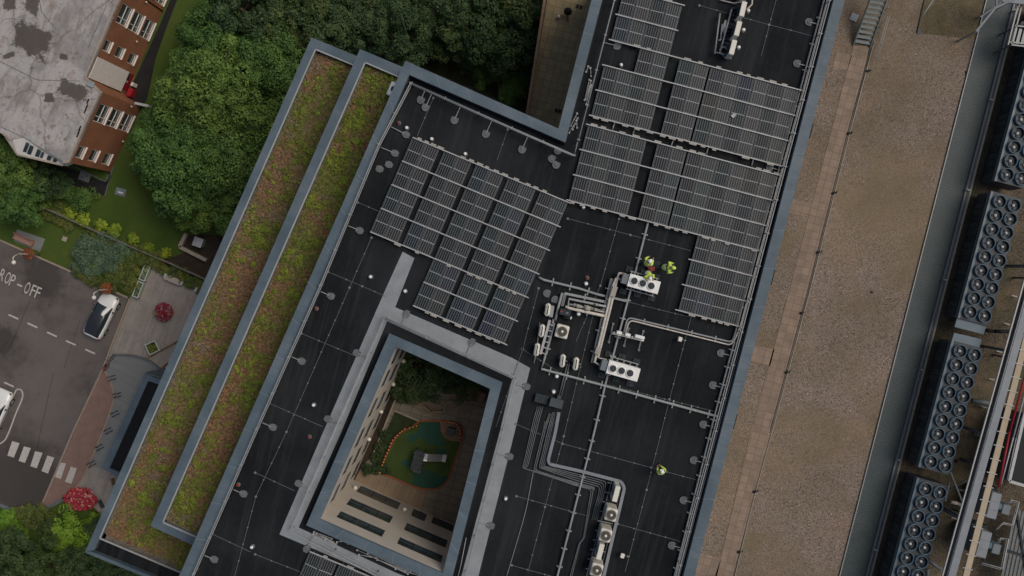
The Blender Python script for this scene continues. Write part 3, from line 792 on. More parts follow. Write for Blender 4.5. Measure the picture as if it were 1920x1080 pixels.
def rail(a, b, label, group, clips=False):
    A, B = P(*a, ZPAN + .1), P(*b, ZPAN + .1)
    mb = MB(); mb.bar(A, B, .07, .06); o = mb.build('mounting_rail', M['alu']); tag(o, label, 'rail', group)
    d = (B - A).normalized(); L = (B - A).length; nn = Vector((-d.y, d.x, 0))
    k = .25
    while k < L:
        mb = MB(); mb.bar(A + d*k - Vector((0,0,.38)), A + d*k, .05, .05); k += 2.04; mb.build('foot', M['galv_dark'], o)
    if clips:
        k = .3; r2 = random.Random(int(a[0]*7 + a[1]))
        while k < L - .4:
            w = r2.uniform(.25, .5); off = clips * .09
            if r2.random() < .65: mb = MB(); mb.bar(A + d*k + nn*off, A + d*(k+w) + nn*off, .07 + r2.random()*.06, .06); mb.build('optimiser', M['cream_dull'], o)
            k += w + r2.uniform(.1, .5)
def field(origin, u, v, cols, ang, nm, grp, alt):
    """cols: list of (offset along u, [rows]); origin px of the first rail; v is the px step between rails"""
    for ci, (s, rows) in enumerate(cols):
        for r_ in rows:
            c = (origin[0] + u[0]*s + v[0]*(r_ + .5), origin[1] + u[1]*s + v[1]*(r_ + .5))
            panel(c, ang, alt(ci), 'dark solar panel, %s row, %s column of the %s' % (NUM[r_ - rowbase], NUM[ci], nm), grp)
# A: slanted array above the courtyard
rowbase = 0
u = (.923, .385); v = (-20, 44.2)
colsA = []
for b in range(5):
    rr = range(0, 4) if b < 2 else range(0, 6)
    colsA += [(25 - 13.9 + b*65.2, rr), (25 + 14.3 + b*65.2, rr)]
oA = (776, 258.6)
field(oA, u, v, colsA, R(-23.2), 'slanted array above the courtyard', 'solar panels of the slanted array', lambda i: R(-6) if i % 2 == 0 else R(6))
for k in range(7):
    a = (oA[0] + v[0]*k - 2, oA[1] + v[1]*k - 1); e = 322
    if k > 4: a = (a[0] + u[0]*130, a[1] + u[1]*130); e = 192
    b_ = (a[0] + u[0]*e, a[1] + u[1]*e)
    rail(a, b_, 'thin aluminium rail, %s from the top across the slanted solar array' % NUM[k], 'rails of the slanted array', {0: 1, 4: -1, 6: -1}.get(k, False))
# B: upper array (T) and long array (F)
ub = (.966, .256); vb = (-12.4, 47.3)
lc = [16.0 + 28.6*i for i in range(4)]
rc = [151.0 + 28.6*i + (2.5 if i >= 2 else 0) for i in range(8)]
tl = lambda i: R(-3) if i % 2 == 0 else R(3)
oT = (1131 - 3*vb[0], 121.5 - 3*vb[1]); rowbase = 0
colsT = [(s, [0,1,3,4] if i < 2 else [0,1,2,3,4]) for i, s in enumerate(lc)] + [(s, [2,3,4]) for s in rc]
field(oT, ub, vb, colsT, AB, 'upper right array', 'solar panels of the upper array', tl)
for k in range(6):
    a = (oT[0] + vb[0]*k - 2, oT[1] + vb[1]*k - .5); e = 122 if k < 2 else 380
    rail(a, (a[0] + ub[0]*e, a[1] + ub[1]*e), 'thin aluminium rail, %s from the top across the upper right solar array' % NUM[k], 'rails of the upper array', {0: 1, 2: 1, 5: -1}.get(k, False))
oF = (1101, 233.0)
colsF = [(s, [0,1,2]) for s in lc] + [(s, [0,1,2]) for s in rc[:4]] + [(s, [0,1,2,3,4,5]) for s in rc[4:]]
field(oF, ub, vb, colsF, AB, 'long array by the right guardrail', 'solar panels of the long array', tl)
for k in range(7):
    a = (oF[0] + vb[0]*k - 2, oF[1] + vb[1]*k - .5); e = 380
    if k > 3: a = (a[0] + ub[0]*(rc[4] - 18), a[1] + ub[1]*(rc[4] - 18)); e = 380 - rc[4] + 18
    rail(a, (a[0] + ub[0]*e, a[1] + ub[1]*e), 'thin aluminium rail, %s from the top across the long right-hand solar array' % NUM[k], 'rails of the long array', {0: 1, 3: -1, 6: -1}.get(k, False))
# small array at the bottom edge
oS = (583, 1035)
field(oS, u, v, [(11.5, [0,1]), (40.0, [0,1]), (72, [0,1]), (100.5, [0,1]), (133, [0,1]), (161.5, [0,1])], R(-23.2), 'small array below the courtyard', 'solar panels of the bottom array', lambda i: R(-6) if i % 2 == 0 else R(6))
rail((oS[0]-2, oS[1]-1), (oS[0] + u[0]*180, oS[1] + u[1]*180), 'thin aluminium rail along the top of the small bottom solar array', None, 1)
rail((oS[0]-22, oS[1]+43), (oS[0]-20 + u[0]*180, oS[1]+44 + u[1]*180), 'thin aluminium rail midway down the small bottom solar array')if False else None
# conduits linking the two right-hand arrays
for k, (a, b) in enumerate((((1153,229),(1148,243)),((1191,238),(1186,254)),((1264,259),(1258,274)),((1329,274),(1324,290)),((1414,294),(1409,311)))):
    mb = MB(); mb.tube([P(*a, ZR+.12), P(*b, ZR+.12)], .05, 8)
    tag(mb.build('conduit', M['galv']), 'short grey conduit between the two right-hand arrays, %s from the left' % NUM[k], 'conduit', 'conduits between the arrays')
mb = MB(); c = P(1375, 217, ZPAN+.12); mb.box(c, (.25,.22,.02), R(40)); mb.box(c + Vector((.12,.1,.015)), (.12,.1,.02), R(10))
tag(mb.build('loose_plate', M['lid']), 'loose pale plate lying on the upper solar array', 'plate')

# ================================================================== LIGHTNING CONDUCTORS on the membrane
cond = [[(655,540),(537,810),(480,930),(440,1080)],[(565,625),(665,667)],[(507,757),(605,800)],[(480,887),(552,920)],[(616,510),(680,537),(724,556)],[(697,445),(655,540)],[(672,380),(712,397)],
 [(812,185),(782,255)],[(952,243),(932,300)],[(1161,410),(1126,535),(1080,640)],[(1297,590),(1255,750),(1212,920),(1172,1072)],[(1112,590),(1057,818),(1022,950),(990,1072)],
 [(967,795),(1055,832),(1222,877),(1310,901)],[(967,930),(1100,967)],[(1157,982),(1279,1016)],[(1065,410),(1180,440),(1295,470)],[(1177,566),(1295,595)],[(980,655),(1052,700),(1342,772)],
 [(1440,46),(1522,67)],[(1310,10),(1440,46)],[(1455,0),(1427,105)],[(455,860),(540,800)][:0],[(480,1040),(660,1110)],[(395,1000),(470,1035)],[(960,1060),(1050,1085)],[(1010,540),(980,655),(930,800)]]
for i, pts in enumerate([c for c in cond if c]):
    mb = MB(); mc = MB()
    for a, b in zip(pts, pts[1:]):
        A, B = P(*a, ZR+.04), P(*b, ZR+.04); mb.bar(A, B, .028, .02)
        n_ = max(2, int((B - A).length / 1.05))
        for k in range(n_): mc.cyl(A + (B - A) * (k + rnd.uniform(-.06,.06)) / n_ - Vector((0,0,.03)), .05 if k else .08, .05, 8)
    o = mb.build('lightning_conductor', M['pad']); mc.build('clip', M['grey_box'], o)
    tag(o, 'thin clipped lightning conductor strip crossing the black roof', 'conductor', 'lightning conductor strips on the roof')

# ================================================================== GUARDRAILS
def pad_mesh(mb, c, d, kind):
    ang = math.atan2(d.y, d.x)
    if kind == 'D':
        pts = []
        for k in range(9): a = math.pi/2 + math.pi*k/8; pts.append((.25*math.cos(a) - .02, .25*math.sin(a)))
        pts += [(.14,-.25),(.2,-.19),(.2,.19),(.14,.25)]
    else:
        pts = [(-.26,-.15),(-.18,-.15),(-.14,-.22),(.1,-.22),(.12,-.16),(.24,-.14),(.24,.14),(.12,.16),(.1,.22),(-.14,.22),(-.18,.15),(-.26,.15)]
    q = [(c.x + x*math.cos(ang) - y*math.sin(ang), c.y + x*math.sin(ang) + y*math.cos(ang)) for x, y in pts]
    mb.prism(q, ZR + .012, ZR + .1); mb.prism([(c.x + .45*(x - c.x), c.y + .45*(y - c.y)) for x, y in q], ZR + .1, ZR + .13)
def guardrail(label, pts, pads, kind='D', closed=False, r=.042, step=2.3, mid=True, lean=0.0):
    base = [P(x, y, ZR + 1.1) for x, y in pts]; base = [Vector((p.x, p.y, ZR)) for p in base]
    if closed: base.append(base[0])
    t = thing('guardrail', label, 'guardrail', base[0])
    zt = Vector((0,0,1.1)); zm = Vector((0,0,.58))
    mb = MB(); mb.tube([p + zt for p in base], r, 8); mb.build('top_rail', M['galv'], t)
    if mid: mb = MB(); mb.tube([p + zm for p in base], r*.9, 8); mb.build('mid_rail', M['galv'], t)
    for a, b in zip(base, base[1:]):
        L = (b - a).length; n_ = max(1, round(L / step))
        for k in range(n_):
            c = a + (b - a) * (k / n_); d = (b - a).normalized(); nn = Vector((-d.y, d.x, 0))
            mb = MB(); mb.tube([c + Vector((0,0,.02)), c + Vector((0,0,1.14))], .035, 6)
            mb.bar(c + Vector((0,0,1.1)) - nn*.1, c + Vector((0,0,1.1)) + nn*.1, .05, .05); mb.build('post', M['galv'], t)
    for px in pads:
        c = P(px[0], px[1], ZR + .1); c.z = ZR
        best = None
        for a, b in zip(base, base[1:]):
            d = (b - a); L = d.length; k = max(0, min(L, (c - a).dot(d / L))); q = a + d / L * k
            if best is None or (q - c).length < (best - c).length: best = q
        mb = MB(); mb.bar(c + Vector((0,0,.09)), best + Vector((0,0,.09)), .05, .05); mb.build('outrigger', M['galv'], t)
        mb = MB(); pad_mesh(mb, c, (best - c), kind); mb.build('counterweight', M['pad'], t)
    return t
guardrail('long grey guardrail with crossed counterweights along the left roof edge', [(770,155),(710,270),(600,535),(480,805),(362,1076),(310,1190)],
          [(761,252),(740,287),(674,432),(620,555),(565,677),(511,801),(456,926),(401,1049)], 'X', step=2.55)
guardrail('grey guardrail with round counterweights along the upper left roof edge', [(772,156),(960,240),(1077,291),(1083,266)], [(789,187),(798,201),(852,225),(911,251),(979,280),(1046,282)], 'D', step=2.4)
guardrail('grey guardrail along the notch edge beside the upper array', [(1085,262),(1152,0),(1188,-140)], [(1157,86)], 'D', step=2.6)
guardrail('long grey guardrail with D-shaped counterweights along the right roof edge', [(1594,-130),(1556,0),(1440,437),(1342,808),(1276,1060),(1243,1190)],
          [(1517,41),(1495,119),(1444,314),(1352,662),(1337,722),(1319,796),(1301,863),(1282,938),(1260,1023)], 'D', step=2.2)
guardrail('grey guardrail loop standing on the walkway round the courtyard', [(720,597),(960,705),(966,712),(942,810),(872,1080),(852,1160),(705,1080),(543,996)],
          [(669,662),(615,786),(560,907),(575,1029),(920,986),(955,856),(762,589),(885,642),(987,725)], 'X', closed=True, step=2.6)
# spare counterweights
for k, (q, dd) in enumerate((((1026,550), (1,.3)), ((1041,562), (-.3,1)), ((1043,309), (.5,-1)), ((1035,298), (1,.5)), ((712.5,317), (1,.3)), ((730,309), (1,.4)))):
    mb = MB(); pad_mesh(mb, P(q[0], q[1], ZR), Vector((dd[0], -dd[1], 0)), 'D' if k < 4 else 'X')
    tag(mb.build('spare_counterweight', M['pad']), ['loose round grey counterweight left of the pipe rack, nearer the array', 'loose round grey counterweight left of the pipe rack, nearer the rack', 'loose round counterweight lower at the notch corner', 'loose round counterweight upper at the notch corner', 'loose crossed counterweight lower of two near the left guardrail', 'loose crossed counterweight upper of two near the left guardrail'][k], 'counterweight')

# ================================================================== PIPES AND TRAYS
def run(name, label, cat, pts, r, m, z=.18, group=None, step=0, bracket=.26, box=None, mb_mat='galv', zs=None):
    w = [P(x, y, ZR + (zs[i] if zs else z)) for i, (x, y) in enumerate(pts)]
    t = thing(name, label, cat, Vector((w[0].x, w[0].y, ZR)), group)
    mb = MB()
    if box:
        for a, b in zip(w, w[1:]): mb.bar(a, b, box[0], box[1])
    else: mb.tube(w, r, 8)
    mb.build({'pipe': 'tube', 'cable_tray': 'tray', 'insulated_pipe': 'lagging'}.get(name, 'body'), M[m], t)
    if step:
        for a, b in zip(w, w[1:]):
            L = (b - a).length; n_ = int(L / step); d = (b - a) / L; nn = Vector((-d.y, d.x, 0))
            for k in range(n_):
                c = a + d * (k + .5) * L / n_; q = MB()
                q.bar(Vector((c.x, c.y, ZR + .06)) - nn*bracket, Vector((c.x, c.y, ZR + .06)) + nn*bracket, .09, .1)
                q.bar(c - nn*bracket*.7 + Vector((0,0,r*.3)), c + nn*bracket*.7 + Vector((0,0,r*.3)), .05, .05)
                q.build('bracket', M[mb_mat], t)
    return t
def bendpx(pts, r=6, k=4):
    out = [pts[0]]
    for a, b, c in zip(pts, pts[1:], pts[2:]):
        va = Vector(a) - Vector(b); vc = Vector(c) - Vector(b); rr = min(r, va.length*.45, vc.length*.45)
        p = Vector(b) + va.normalized()*rr; q = Vector(b) + vc.normalized()*rr
        for i in range(k + 1):
            t = i / k; out.append(tuple(p*(1-t)*(1-t) + Vector(b)*2*t*(1-t) + q*t*t))
    out.append(pts[-1]); return out
run('pipe', 'grey roof conduit running right from the slanted array to the white fan unit', 'pipe', [(1010,520),(1020,525),(1086,541),(1120,552),(1177,565)], .085, 'galv', step=1.15)
run('pipe', 'long grey conduit running down the roof past both white fan units', 'pipe', [(1215,417),(1192,507),(1182,545),(1135,720),(1114,810),(1045,1080),(1020,1180)], .075, 'galv', step=1.12, bracket=.2)
run('pipe', 'long grey conduit on brackets running right to the edge guardrail', 'pipe', [(1038,598),(1021,672),(1015,692),(1144,726),(1346,781)], .085, 'galv', step=1.12)
run('pipe', 'twin grey pipe looping from the white box frame to the right edge, outer pipe', 'pipe', bendpx([(1169,624),(1177,595),(1373,642),(1382,612),(1430,430),(1501,165),(1545,0),(1580,-130)], 9), .06, 'galv', step=1.5, bracket=.16)
run('pipe', 'twin grey pipe looping from the white box frame to the right edge, inner pipe', 'pipe', bendpx([(1172,626),(1180,600),(1369,647),(1377,638),(1388,612),(1436,430),(1507,165),(1551,0),(1586,-130)], 9), .05, 'lagging', z=.2)
run('pipe', 'lower straight grey pipe along the foot of the right guardrail', 'pipe', [(1377,640),(1342,770),(1272,1050),(1240,1180)], .06, 'galv', step=1.12, bracket=.2)
run('pipe', 'thin pale conduit on the roof edge outside the right guardrail', 'pipe', [(1596,-130),(1560,0),(1445,440),(1345,812),(1279,1060),(1250,1170)], .035, 'alu', z=.3)
run('cable_tray', 'dark cable tray running between the two white three-fan units', 'tray', [(1147,522),(1110.5,680)], .1, 'galv_dark', z=.35, box=(.2,.1), step=1.4, bracket=.25)
pz = .55
run('insulated_pipe', 'pale lagged pipe linking the white fan units, left of the pair', 'pipe', [(1171,525),(1155,522),(1149,536),(1124,641),(1114.7,678.7),(1131,688)], .085, 'lagging', z=pz, step=1.5, bracket=.2)
run('insulated_pipe', 'pale lagged pipe linking the white fan units, right of the pair', 'pipe', [(1173,514.7),(1161,512),(1157,523),(1145,575),(1121,670),(1137,675.5)], .085, 'lagging', z=pz + .02)
for k, (a, b, w_, m_) in enumerate((((1154,537),(1148,556),.32,'cream_dull'),((1123,652),(1119,664),.32,'cream_dull'))):
    mb = MB(); A, B = P(*a, ZR+.72), P(*b, ZR+.72); mb.bar(A, B, w_, .16)
    tag(mb.build('valve_cover', M[m_]), 'taped lagging sleeve over the twin pale pipes, %s one' % ('upper', 'lower')[k], 'sleeve')
# pipe rack left of the pair
run('insulated_pipe', 'thick pale lagged pipe along the lower side of the pipe rack', 'pipe', [(1060,575),(1068,578),(1136,593)], .1, 'lagging', z=.5, step=1.4, bracket=.25)
run('insulated_pipe', 'white lagged pipe bent square inside the pipe rack', 'pipe', [(1064.7,577),(1067,560),(1116,570.5),(1136,574.7)], .075, 'alu', z=.5)
run('insulated_pipe', 'white lagged pipe with grey valves along the middle of the pipe rack', 'pipe', [(1065.5,570),(1080,573),(1110,580),(1133,585)], .06, 'alu', z=.5)
run('cable_tray', 'dull grey cable tray along the top of the pipe rack', 'tray', [(1058.7,550),(1135,566)], .1, 'galv', z=.3, box=(.16,.08), step=1.4)
run('pipe', 'grey conduit turning down beside the pipe rack', 'pipe', [(1054,549),(1047,575),(1041,600)], .085, 'galv', z=.3, step=1.2)
run('cable_tray', 'thin grey cable tray turned down at the pipe rack corner', 'tray', [(1060,550),(1057,562),(1054.5,574)], .1, 'galv_dark', z=.3, box=(.2,.06))
for k, (q, s_) in enumerate((((1083,573.5),(.38,.2)),((1101,577.5),(.3,.3)),((1116,580.5),(.38,.18)),((1118,571),(.25,.16)))):
    mb = MB(); c = P(*q, ZR+.6); mb.lathe(c - Vector((0,0,.16)), [(1e-3,0),(s_[1]*.6,.02),(s_[1]*.62,.28),(s_[1]*.3,.34),(1e-3,.34)], 12); mb.box(c - Vector((0,0,.06)), (s_[0]*1.6, s_[1], .18), AB, 0, .05)
    tag(mb.build('valve', M['cream_dull']), 'grey lagged valve on the pipe rack, %s from the left' % NUM[k], 'valve', 'valves on the pipe rack')
# ladder tray by the cream condensers
t = thing('ladder_tray', 'pale ladder-like cable tray between the cream condensers and the square fan unit', 'tray', P(1022, 632, ZR))
mb = MB(); mb.bar(P(1031,600,ZR+.5), P(1013.5,664,ZR+.5), .16, .1); mb.build('side_rail', M['alu'], t)
mb = MB(); mb.bar(P(1040,606,ZR+.5), P(1025,664,ZR+.5), .07, .1); mb.build('side_rail', M['galv'], t)
for k in range(6):
    a = interp((1031,600),(1013.5,664),.12 + k*.165); b = interp((1041,603),(1022,667),.12 + k*.165)
    mb = MB(); mb.bar(P(*a, ZR+.5), P(b[0]+1, b[1]+1, ZR+.5), .06, .05); mb.bar(P(*b, ZR+.02), P(*b, ZR+.55), .06, .06); mb.build('rung', M['alu'], t)
run('pipe', 'thin pipe trailing below the lowest rounded cream condenser', 'pipe', [(1012,605),(1008,640),(1004,668),(1001,681)], .03, 'galv', z=.1)
# grey conduit pair rising past the dark roof boxes
for k, dx in enumerate((-2, 2)):
    run('pipe', 'thin dark pipe from the dark roof boxes up to the cream condensers, %s of two' % ('left', 'right')[k], 'pipe', [(1066+dx,682),(1058+dx,712),(1049+dx,746)], .04, 'galv_dark', z=.15)
# bundles leading to the condenser row
tray = bendpx([(1048,773),(1041,812),(1028,862),(1030,870),(1092,884),(1165,903),(1171,914),(1132,1080),(1112,1165)], 9)
run('cable_tray', 'wide pale cable tray winding from the grey roof box to the condenser row', 'tray', tray, .1, 'beam', z=.3, box=(.2,.1))
for k in range(6):
    o_ = 3.2 * k
    run('pipe', 'thin grey refrigerant pipe in the right bundle under the wide tray', 'pipe', bendpx([(1043-o_*.75,773),(1036-o_,810),(1023-o_,866),(1020-o_,874+o_*.25),(1090-o_,891+o_),(1136-o_*1.2,903+o_),(1134-o_*1.25,918+o_),(1119-o_,975)] if k < 4 else [(1041-o_*.7,775),(1034-o_,810),(1021-o_*1.05,866),(1016-o_,879+o_*.2),(1090-o_,893+o_),(1128-o_*1.2,902+o_),(1125-o_*1.2,920+o_),(1103-o_*.6,1010),(1094-o_*.5,1018),(1085-o_,1080),(1065-o_,1150)], 6), .032, 'galv_dark', z=.12 + .02*(k % 2), group='thin pipes of the right bundle')
for k in range(4):
    o_ = 3.4 * k
    run('pipe', 'thin grey refrigerant pipe in the left bundle beside the walkway', 'pipe', bendpx([(1018-o_,762),(1010-o_,790),(990-o_*.8,872-o_*.3),(984-o_*.5,879-o_*.2),(1060,899+o_*.5),(1115,914+o_*.4)], 5), .03, 'galv_dark', z=.1, group='thin pipes of the left bundle')
run('pipe', 'long thin black cable snaking down the roof left of the long conduit', 'cable', smooth_px([(1022,790),(1005,860),(996,905),(985,960),(965,1030),(950,1080)]), .022, 'galv', z=.06)
# roof boxes
for lab, q, s_, m_, zt in (('dark low plant box beside the walkway at the pipe bundle head', (1015.5,748), (.82,.5), 'rubber', .35), ('grey metal plant box at the head of the wide cable tray', (1043,756), (.8,.5), 'dark_box', .75)):
    c = P(*q, ZR + zt); mb = MB(); mb.box((c.x, c.y, ZR + zt/2 + .02), (s_[0], s_[1], zt), AB, 0, .03); mb.box((c.x, c.y, ZR + zt + .035), (s_[0]+.06, s_[1]+.06, .03), AB, 0, .01)
    tag(mb.build('plant_box', M[m_]), lab, 'box')
mb = MB(); c = P(1048, 745.5, ZR + .5); mb.box((c.x, c.y, ZR+.25), (.26,.26,.5), AB, 0, .03); tag(mb.build('junction_box', M['dark_box']), 'small grey junction box behind the grey plant box', 'box')
# dark cabinet with white panel
t = thing('control_cabinet', 'low dark control cabinet beside the upper rounded condenser', 'cabinet', P(1059, 586, ZR))
c = P(1059.5, 586, ZR+.7); mb = MB(); mb.box((c.x, c.y, ZR+.38), (.72,.42,.7), AB, 0, .03); mb.build('body', M['rubber'], t)
for q, m_ in (((1063.5,587),'grey_box'),((1053,584),'dull_red')):
    a = P(*q, ZR+.74); mb = MB(); mb.box(a, (.16,.1,.02), AB); mb.build('label_plate', M[m_], t)
c = P(1063, 594, ZR+.4); mb = MB(); mb.box((c.x, c.y, ZR+.2), (.5,.3,.36), AB, 0, .03); mb.build('base', M['black'], t)
for q, r_, lab in (((1085,588.5),.09,'white vent beside the pipe rack'),((1069,596),.08,'small white box at the control cabinet')):
    pass
# vents
def vent(px, c, r, label, h=.32):
    mb = MB(); b = P(*px, ZR + h); b.z = ZR
    mb.lathe(b, [(r*1.5, .012), (r*1.4, .03), (r*.75, .05), (r*.7, h - .12)], 14, 1); mb.lathe(b, [(r*1.02, h - .14), (r*1.05, h - .04), (r*.7, h), (1e-3, h + .01)], 14, 0)
    tag(mb.build('roof_vent', [M[c], M['pad']]), label, 'vent')
for q, r_, lab in (((694,519),.1,'small white roof vent left of the grey walkway'),((759,546),.1,'small white roof vent right of the grey walkway'),((587,760),.1,'small white roof vent alone on the left roof'),((948,936),.1,'small white roof vent right of the courtyard'),
    ((1099,532),.11,'white roof vent beside the red one, upper middle'),((1044,706),.11,'white roof vent above the grey plant box, upper of two'),((1038,735),.11,'white roof vent above the grey plant box, lower of two'),((471,1027),.1,'small white roof vent at the lower left'),
    ((762,239),.1,'white roof vent near the upper left corner'),((809,260),.1,'white roof vent at the top of the slanted array'),((872,288),.1,'white roof vent behind the slanted array'),((1085,588.5),.12,'round white roof vent below the pipe rack'),((1069,596),.1,'white vent at the control cabinet'),
    ((1165,121),.1,'white roof vent at the left end of the upper array'),((1094,388),.1,'white roof vent at the foot of the long array'),((1404,19),.1,'white roof vent right of the condenser row, top'),((1395,55),.1,'white roof vent right of the condenser row, middle'),((1386,88),.1,'white roof vent right of the condenser row, bottom')):
    vent(q, 'white_paint', r_, lab)
for q, lab in (((592,579),'small red roof vent near the left guardrail, upper'),((445,910),'small red roof vent near the left guardrail, lower'),((579,820),'small red roof vent left of the courtyard walkway'),((747,230),'small red roof vent in the upper left corner'),((1101,521),'small red roof vent in the upper middle')):
    vent(q, 'dull_red', .1, lab, .2)
# instrument boxes
for q, lab in (((1275,636),'small pale instrument box alone right of the white box frame'),((1167,1042),'small pale instrument box right of the condenser row')):
    t = thing('instrument_box', lab, 'instrument', P(*q, ZR)); c = P(*q, ZR+.5)
    mb = MB(); mb.box((c.x, c.y, ZR+.5), (.26,.3,.2), AB, 0, .04); mb.build('box', M['cream_paint'], t)
    mb = MB(); mb.cyl((c.x, c.y, ZR+.01), .04, .4, 8); mb.bar((c.x, c.y, ZR+.3), (c.x+.35, c.y-.08, ZR+.3), .03, .03); mb.cyl((c.x+.35, c.y-.08, ZR+.25), .05, .2, 8); mb.build('stand', M['galv'], t)
# loose scaffold tubes
def tubes(lab, segs, grp):
    for a, b in segs:
        mb = MB(); z0 = ZR + .03 + rnd.random()*.1; A, B = P(*a, z0), P(*b, z0 + .02); mb.tube([A, B], .03, 6); mb.cyl(A - Vector((0,0,.02)), .07, .09, 8); mb.cyl(B - Vector((0,0,.02)), .06, .08, 8)
        tag(mb.build('scaffold_tube', M['alu']), lab, 'tube', grp)
tubes('loose pale scaffold tube lying inside the notch parapet', [((1105,150),(1096,188)),((1108,152),(1098,186)),((1106,163),(1099,196)),((1109,160),(1101,200)),((1103,125),(1099,135)),((1107,128),(1108,143)),((1082,213),(1070,236)),((1083,222),(1074,243)),((1080,228),(1067,249)),((1081,226),(1082,240))], 'loose tubes by the notch')
tubes('loose pale scaffold tube lying under the courtyard parapet', [((589,997),(622,1010)),((594,1000),(625,1016)),((588,1001),(618,1013)),((610,1012),(630,1020)),((632,1016),(645,1013)),((640,1014),(653,1019)),((670,1031),(765,1076)),((673,1040),(705,1046)),((690,1037),(770,1072)),((708,1049),(760,1070)),((742,1066),(786,1079))], 'loose tubes by the courtyard parapet')
mb = MB(); mb.tube([P(874,1008,ZR+.06), P(865,1055,ZR+.06), P(858,1085,ZR+.06)], .03, 6); tag(mb.build('scaffold_tube', M['alu']), 'single long pale tube lying right of the courtyard parapet', 'tube')
# ================================================================== ROOFTOP AIR CONDITIONING
def fan_mesh(mb, c, r, mi_ring, mi_blade, mi_hub, blades=7, hub=.28):
    c = Vector(c)
    for k in range(blades):
        a = 2*math.pi*k/blades; pts = []
        for rr, da, z in ((hub*.8*r, 0, .0), (r*.93, .1, .0), (r*.93, .62, .05), (hub*.8*r, .75, .05)):
            pts.append(c + Vector((rr*math.cos(a+da), rr*math.sin(a+da), z)))
        mb.face(pts, mi_blade)
    mb.lathe(c, [(hub*r, -.02), (hub*r, .06), (hub*r*.7, .09), (1e-3, .1)], 14, mi_hub)
def big_unit(label, top, fans, fr, zt, pads, side, frame_side):
    tc = [P(x, y, ZR + zt) for x, y in top]; ctr = sum(tc, Vector()) / 4
    t = thing('heat_pump_unit', label, 'heat pump', Vector((ctr.x, ctr.y, ZR)), None)
    ux = ((tc[1] - tc[0]).normalized() + (tc[2] - tc[3]).normalized()).normalized(); ang = math.atan2(ux.y, ux.x)
    L = ((tc[1]-tc[0]).length + (tc[2]-tc[3]).length)/2; W = ((tc[3]-tc[0]).length + (tc[2]-tc[1]).length)/2
    mb = MB(); mb.box((ctr.x, ctr.y, ZR + .25 + (zt - .29)/2), (L - .05, W - .05, zt - .29), ang, 0, .03)
    mb.build('body', M['white_paint'], t)
    mb = MB(); mb.box((ctr.x, ctr.y, ZR + zt - .02), (L, W, .05), ang, 0, .02); mb.build('top_panel', M['white_paint'], t)
    e = MB(); q = ctr - ux * (L/2 + .22); e.box((q.x, q.y, ZR + .25 + .45), (.42, W*.8, .9), ang, 0, .03); e.build('side_box', M['grey_box'], t)
    for f in fans:
        c = P(*f, ZR + zt); mb = MB(); c.z = ZR + zt + .012
        mb.lathe(c, [(fr + .05, -.005), (fr + .05, .05), (fr, .05), (fr - .02, .0)], 28, 0); mb.cyl(c + Vector((0,0,-.004)), fr, .012, 28, 1)
        o = mb.build('fan', [M['white_paint'], M['black']], t)
        mb = MB(); fan_mesh(mb, c + Vector((0,0,.02)), fr, 0, 0, 0, 7, .22); mb.build('blade', M['fan_dark'], o)
        g = MB()
        for rr in (.35, .6, .85):
            pts = [c + Vector((fr*rr*math.cos(2*math.pi*k/24), fr*rr*math.sin(2*math.pi*k/24), .1)) for k in range(25)]
            g.tube(pts, .006, 4)
        for k in range(4):
            a = math.pi*k/4; d = Vector((math.cos(a), math.sin(a), 0))*fr; g.bar(c - d + Vector((0,0,.1)), c + d + Vector((0,0,.1)), .012, .012)
        g.build('grille', M['galv_dark'], o)
    uy = Vector((-ux.y, ux.x, 0))
    for s_ in (frame_side):
        mb = MB(); off = uy * (s_ * (W/2 + .17))
        for dz in (.3,):
            mb.bar(ctr*1 + off - ux*L*.46 + Vector((0,0,-ctr.z + ZR + dz)), ctr*1 + off + ux*L*.46 + Vector((0,0,-ctr.z + ZR + dz)), .06, .06)
        for k in range(5):
            b = ctr + ux*L*(-.42 + .21*k); mb.bar(Vector((b.x, b.y, ZR + .3)) + off, Vector((b.x, b.y, ZR + .3)) + off*.7, .05, .05)
        mb.build('base_frame', M['galv'], t)
    for q in pads:
        c = P(*q, ZR); mb = MB(); mb.box((c.x, c.y, ZR + .06), (.48, .38, .09), ang, 0, .02)
        mb.bar(Vector((c.x, c.y, ZR+.2)), Vector((c.x, c.y, ZR+.2)) + (ctr - c).normalized()*.0 + Vector((.001,0,.05)), .08, .08)
        mb.build('rubber_foot', M['rubber'], t)
    return t
big_unit('white unit with three dark fans, upper one with workers behind it', [(1181.3,512.5),(1239,528.5),(1233,552),(1176,536.5)], [(1189,526.7),(1204.7,531.3),(1220.7,536)], .225, 1.25,
         [(1180,505),(1207,512),(1230,519),(1168,546),(1195,552),(1221,559)], 'L', (1, -1))
big_unit('white unit with three dark fans, lower one beside the long conduit', [(1142,674.7),(1201,691.5),(1195,716.3),(1136.5,699.8)], [(1149,691),(1165,695.3),(1181,699.7)], .225, 1.25,
         [(1141,664),(1166,669),(1193,678),(1128,703),(1155,711),(1181,719)], 'L', (1,))
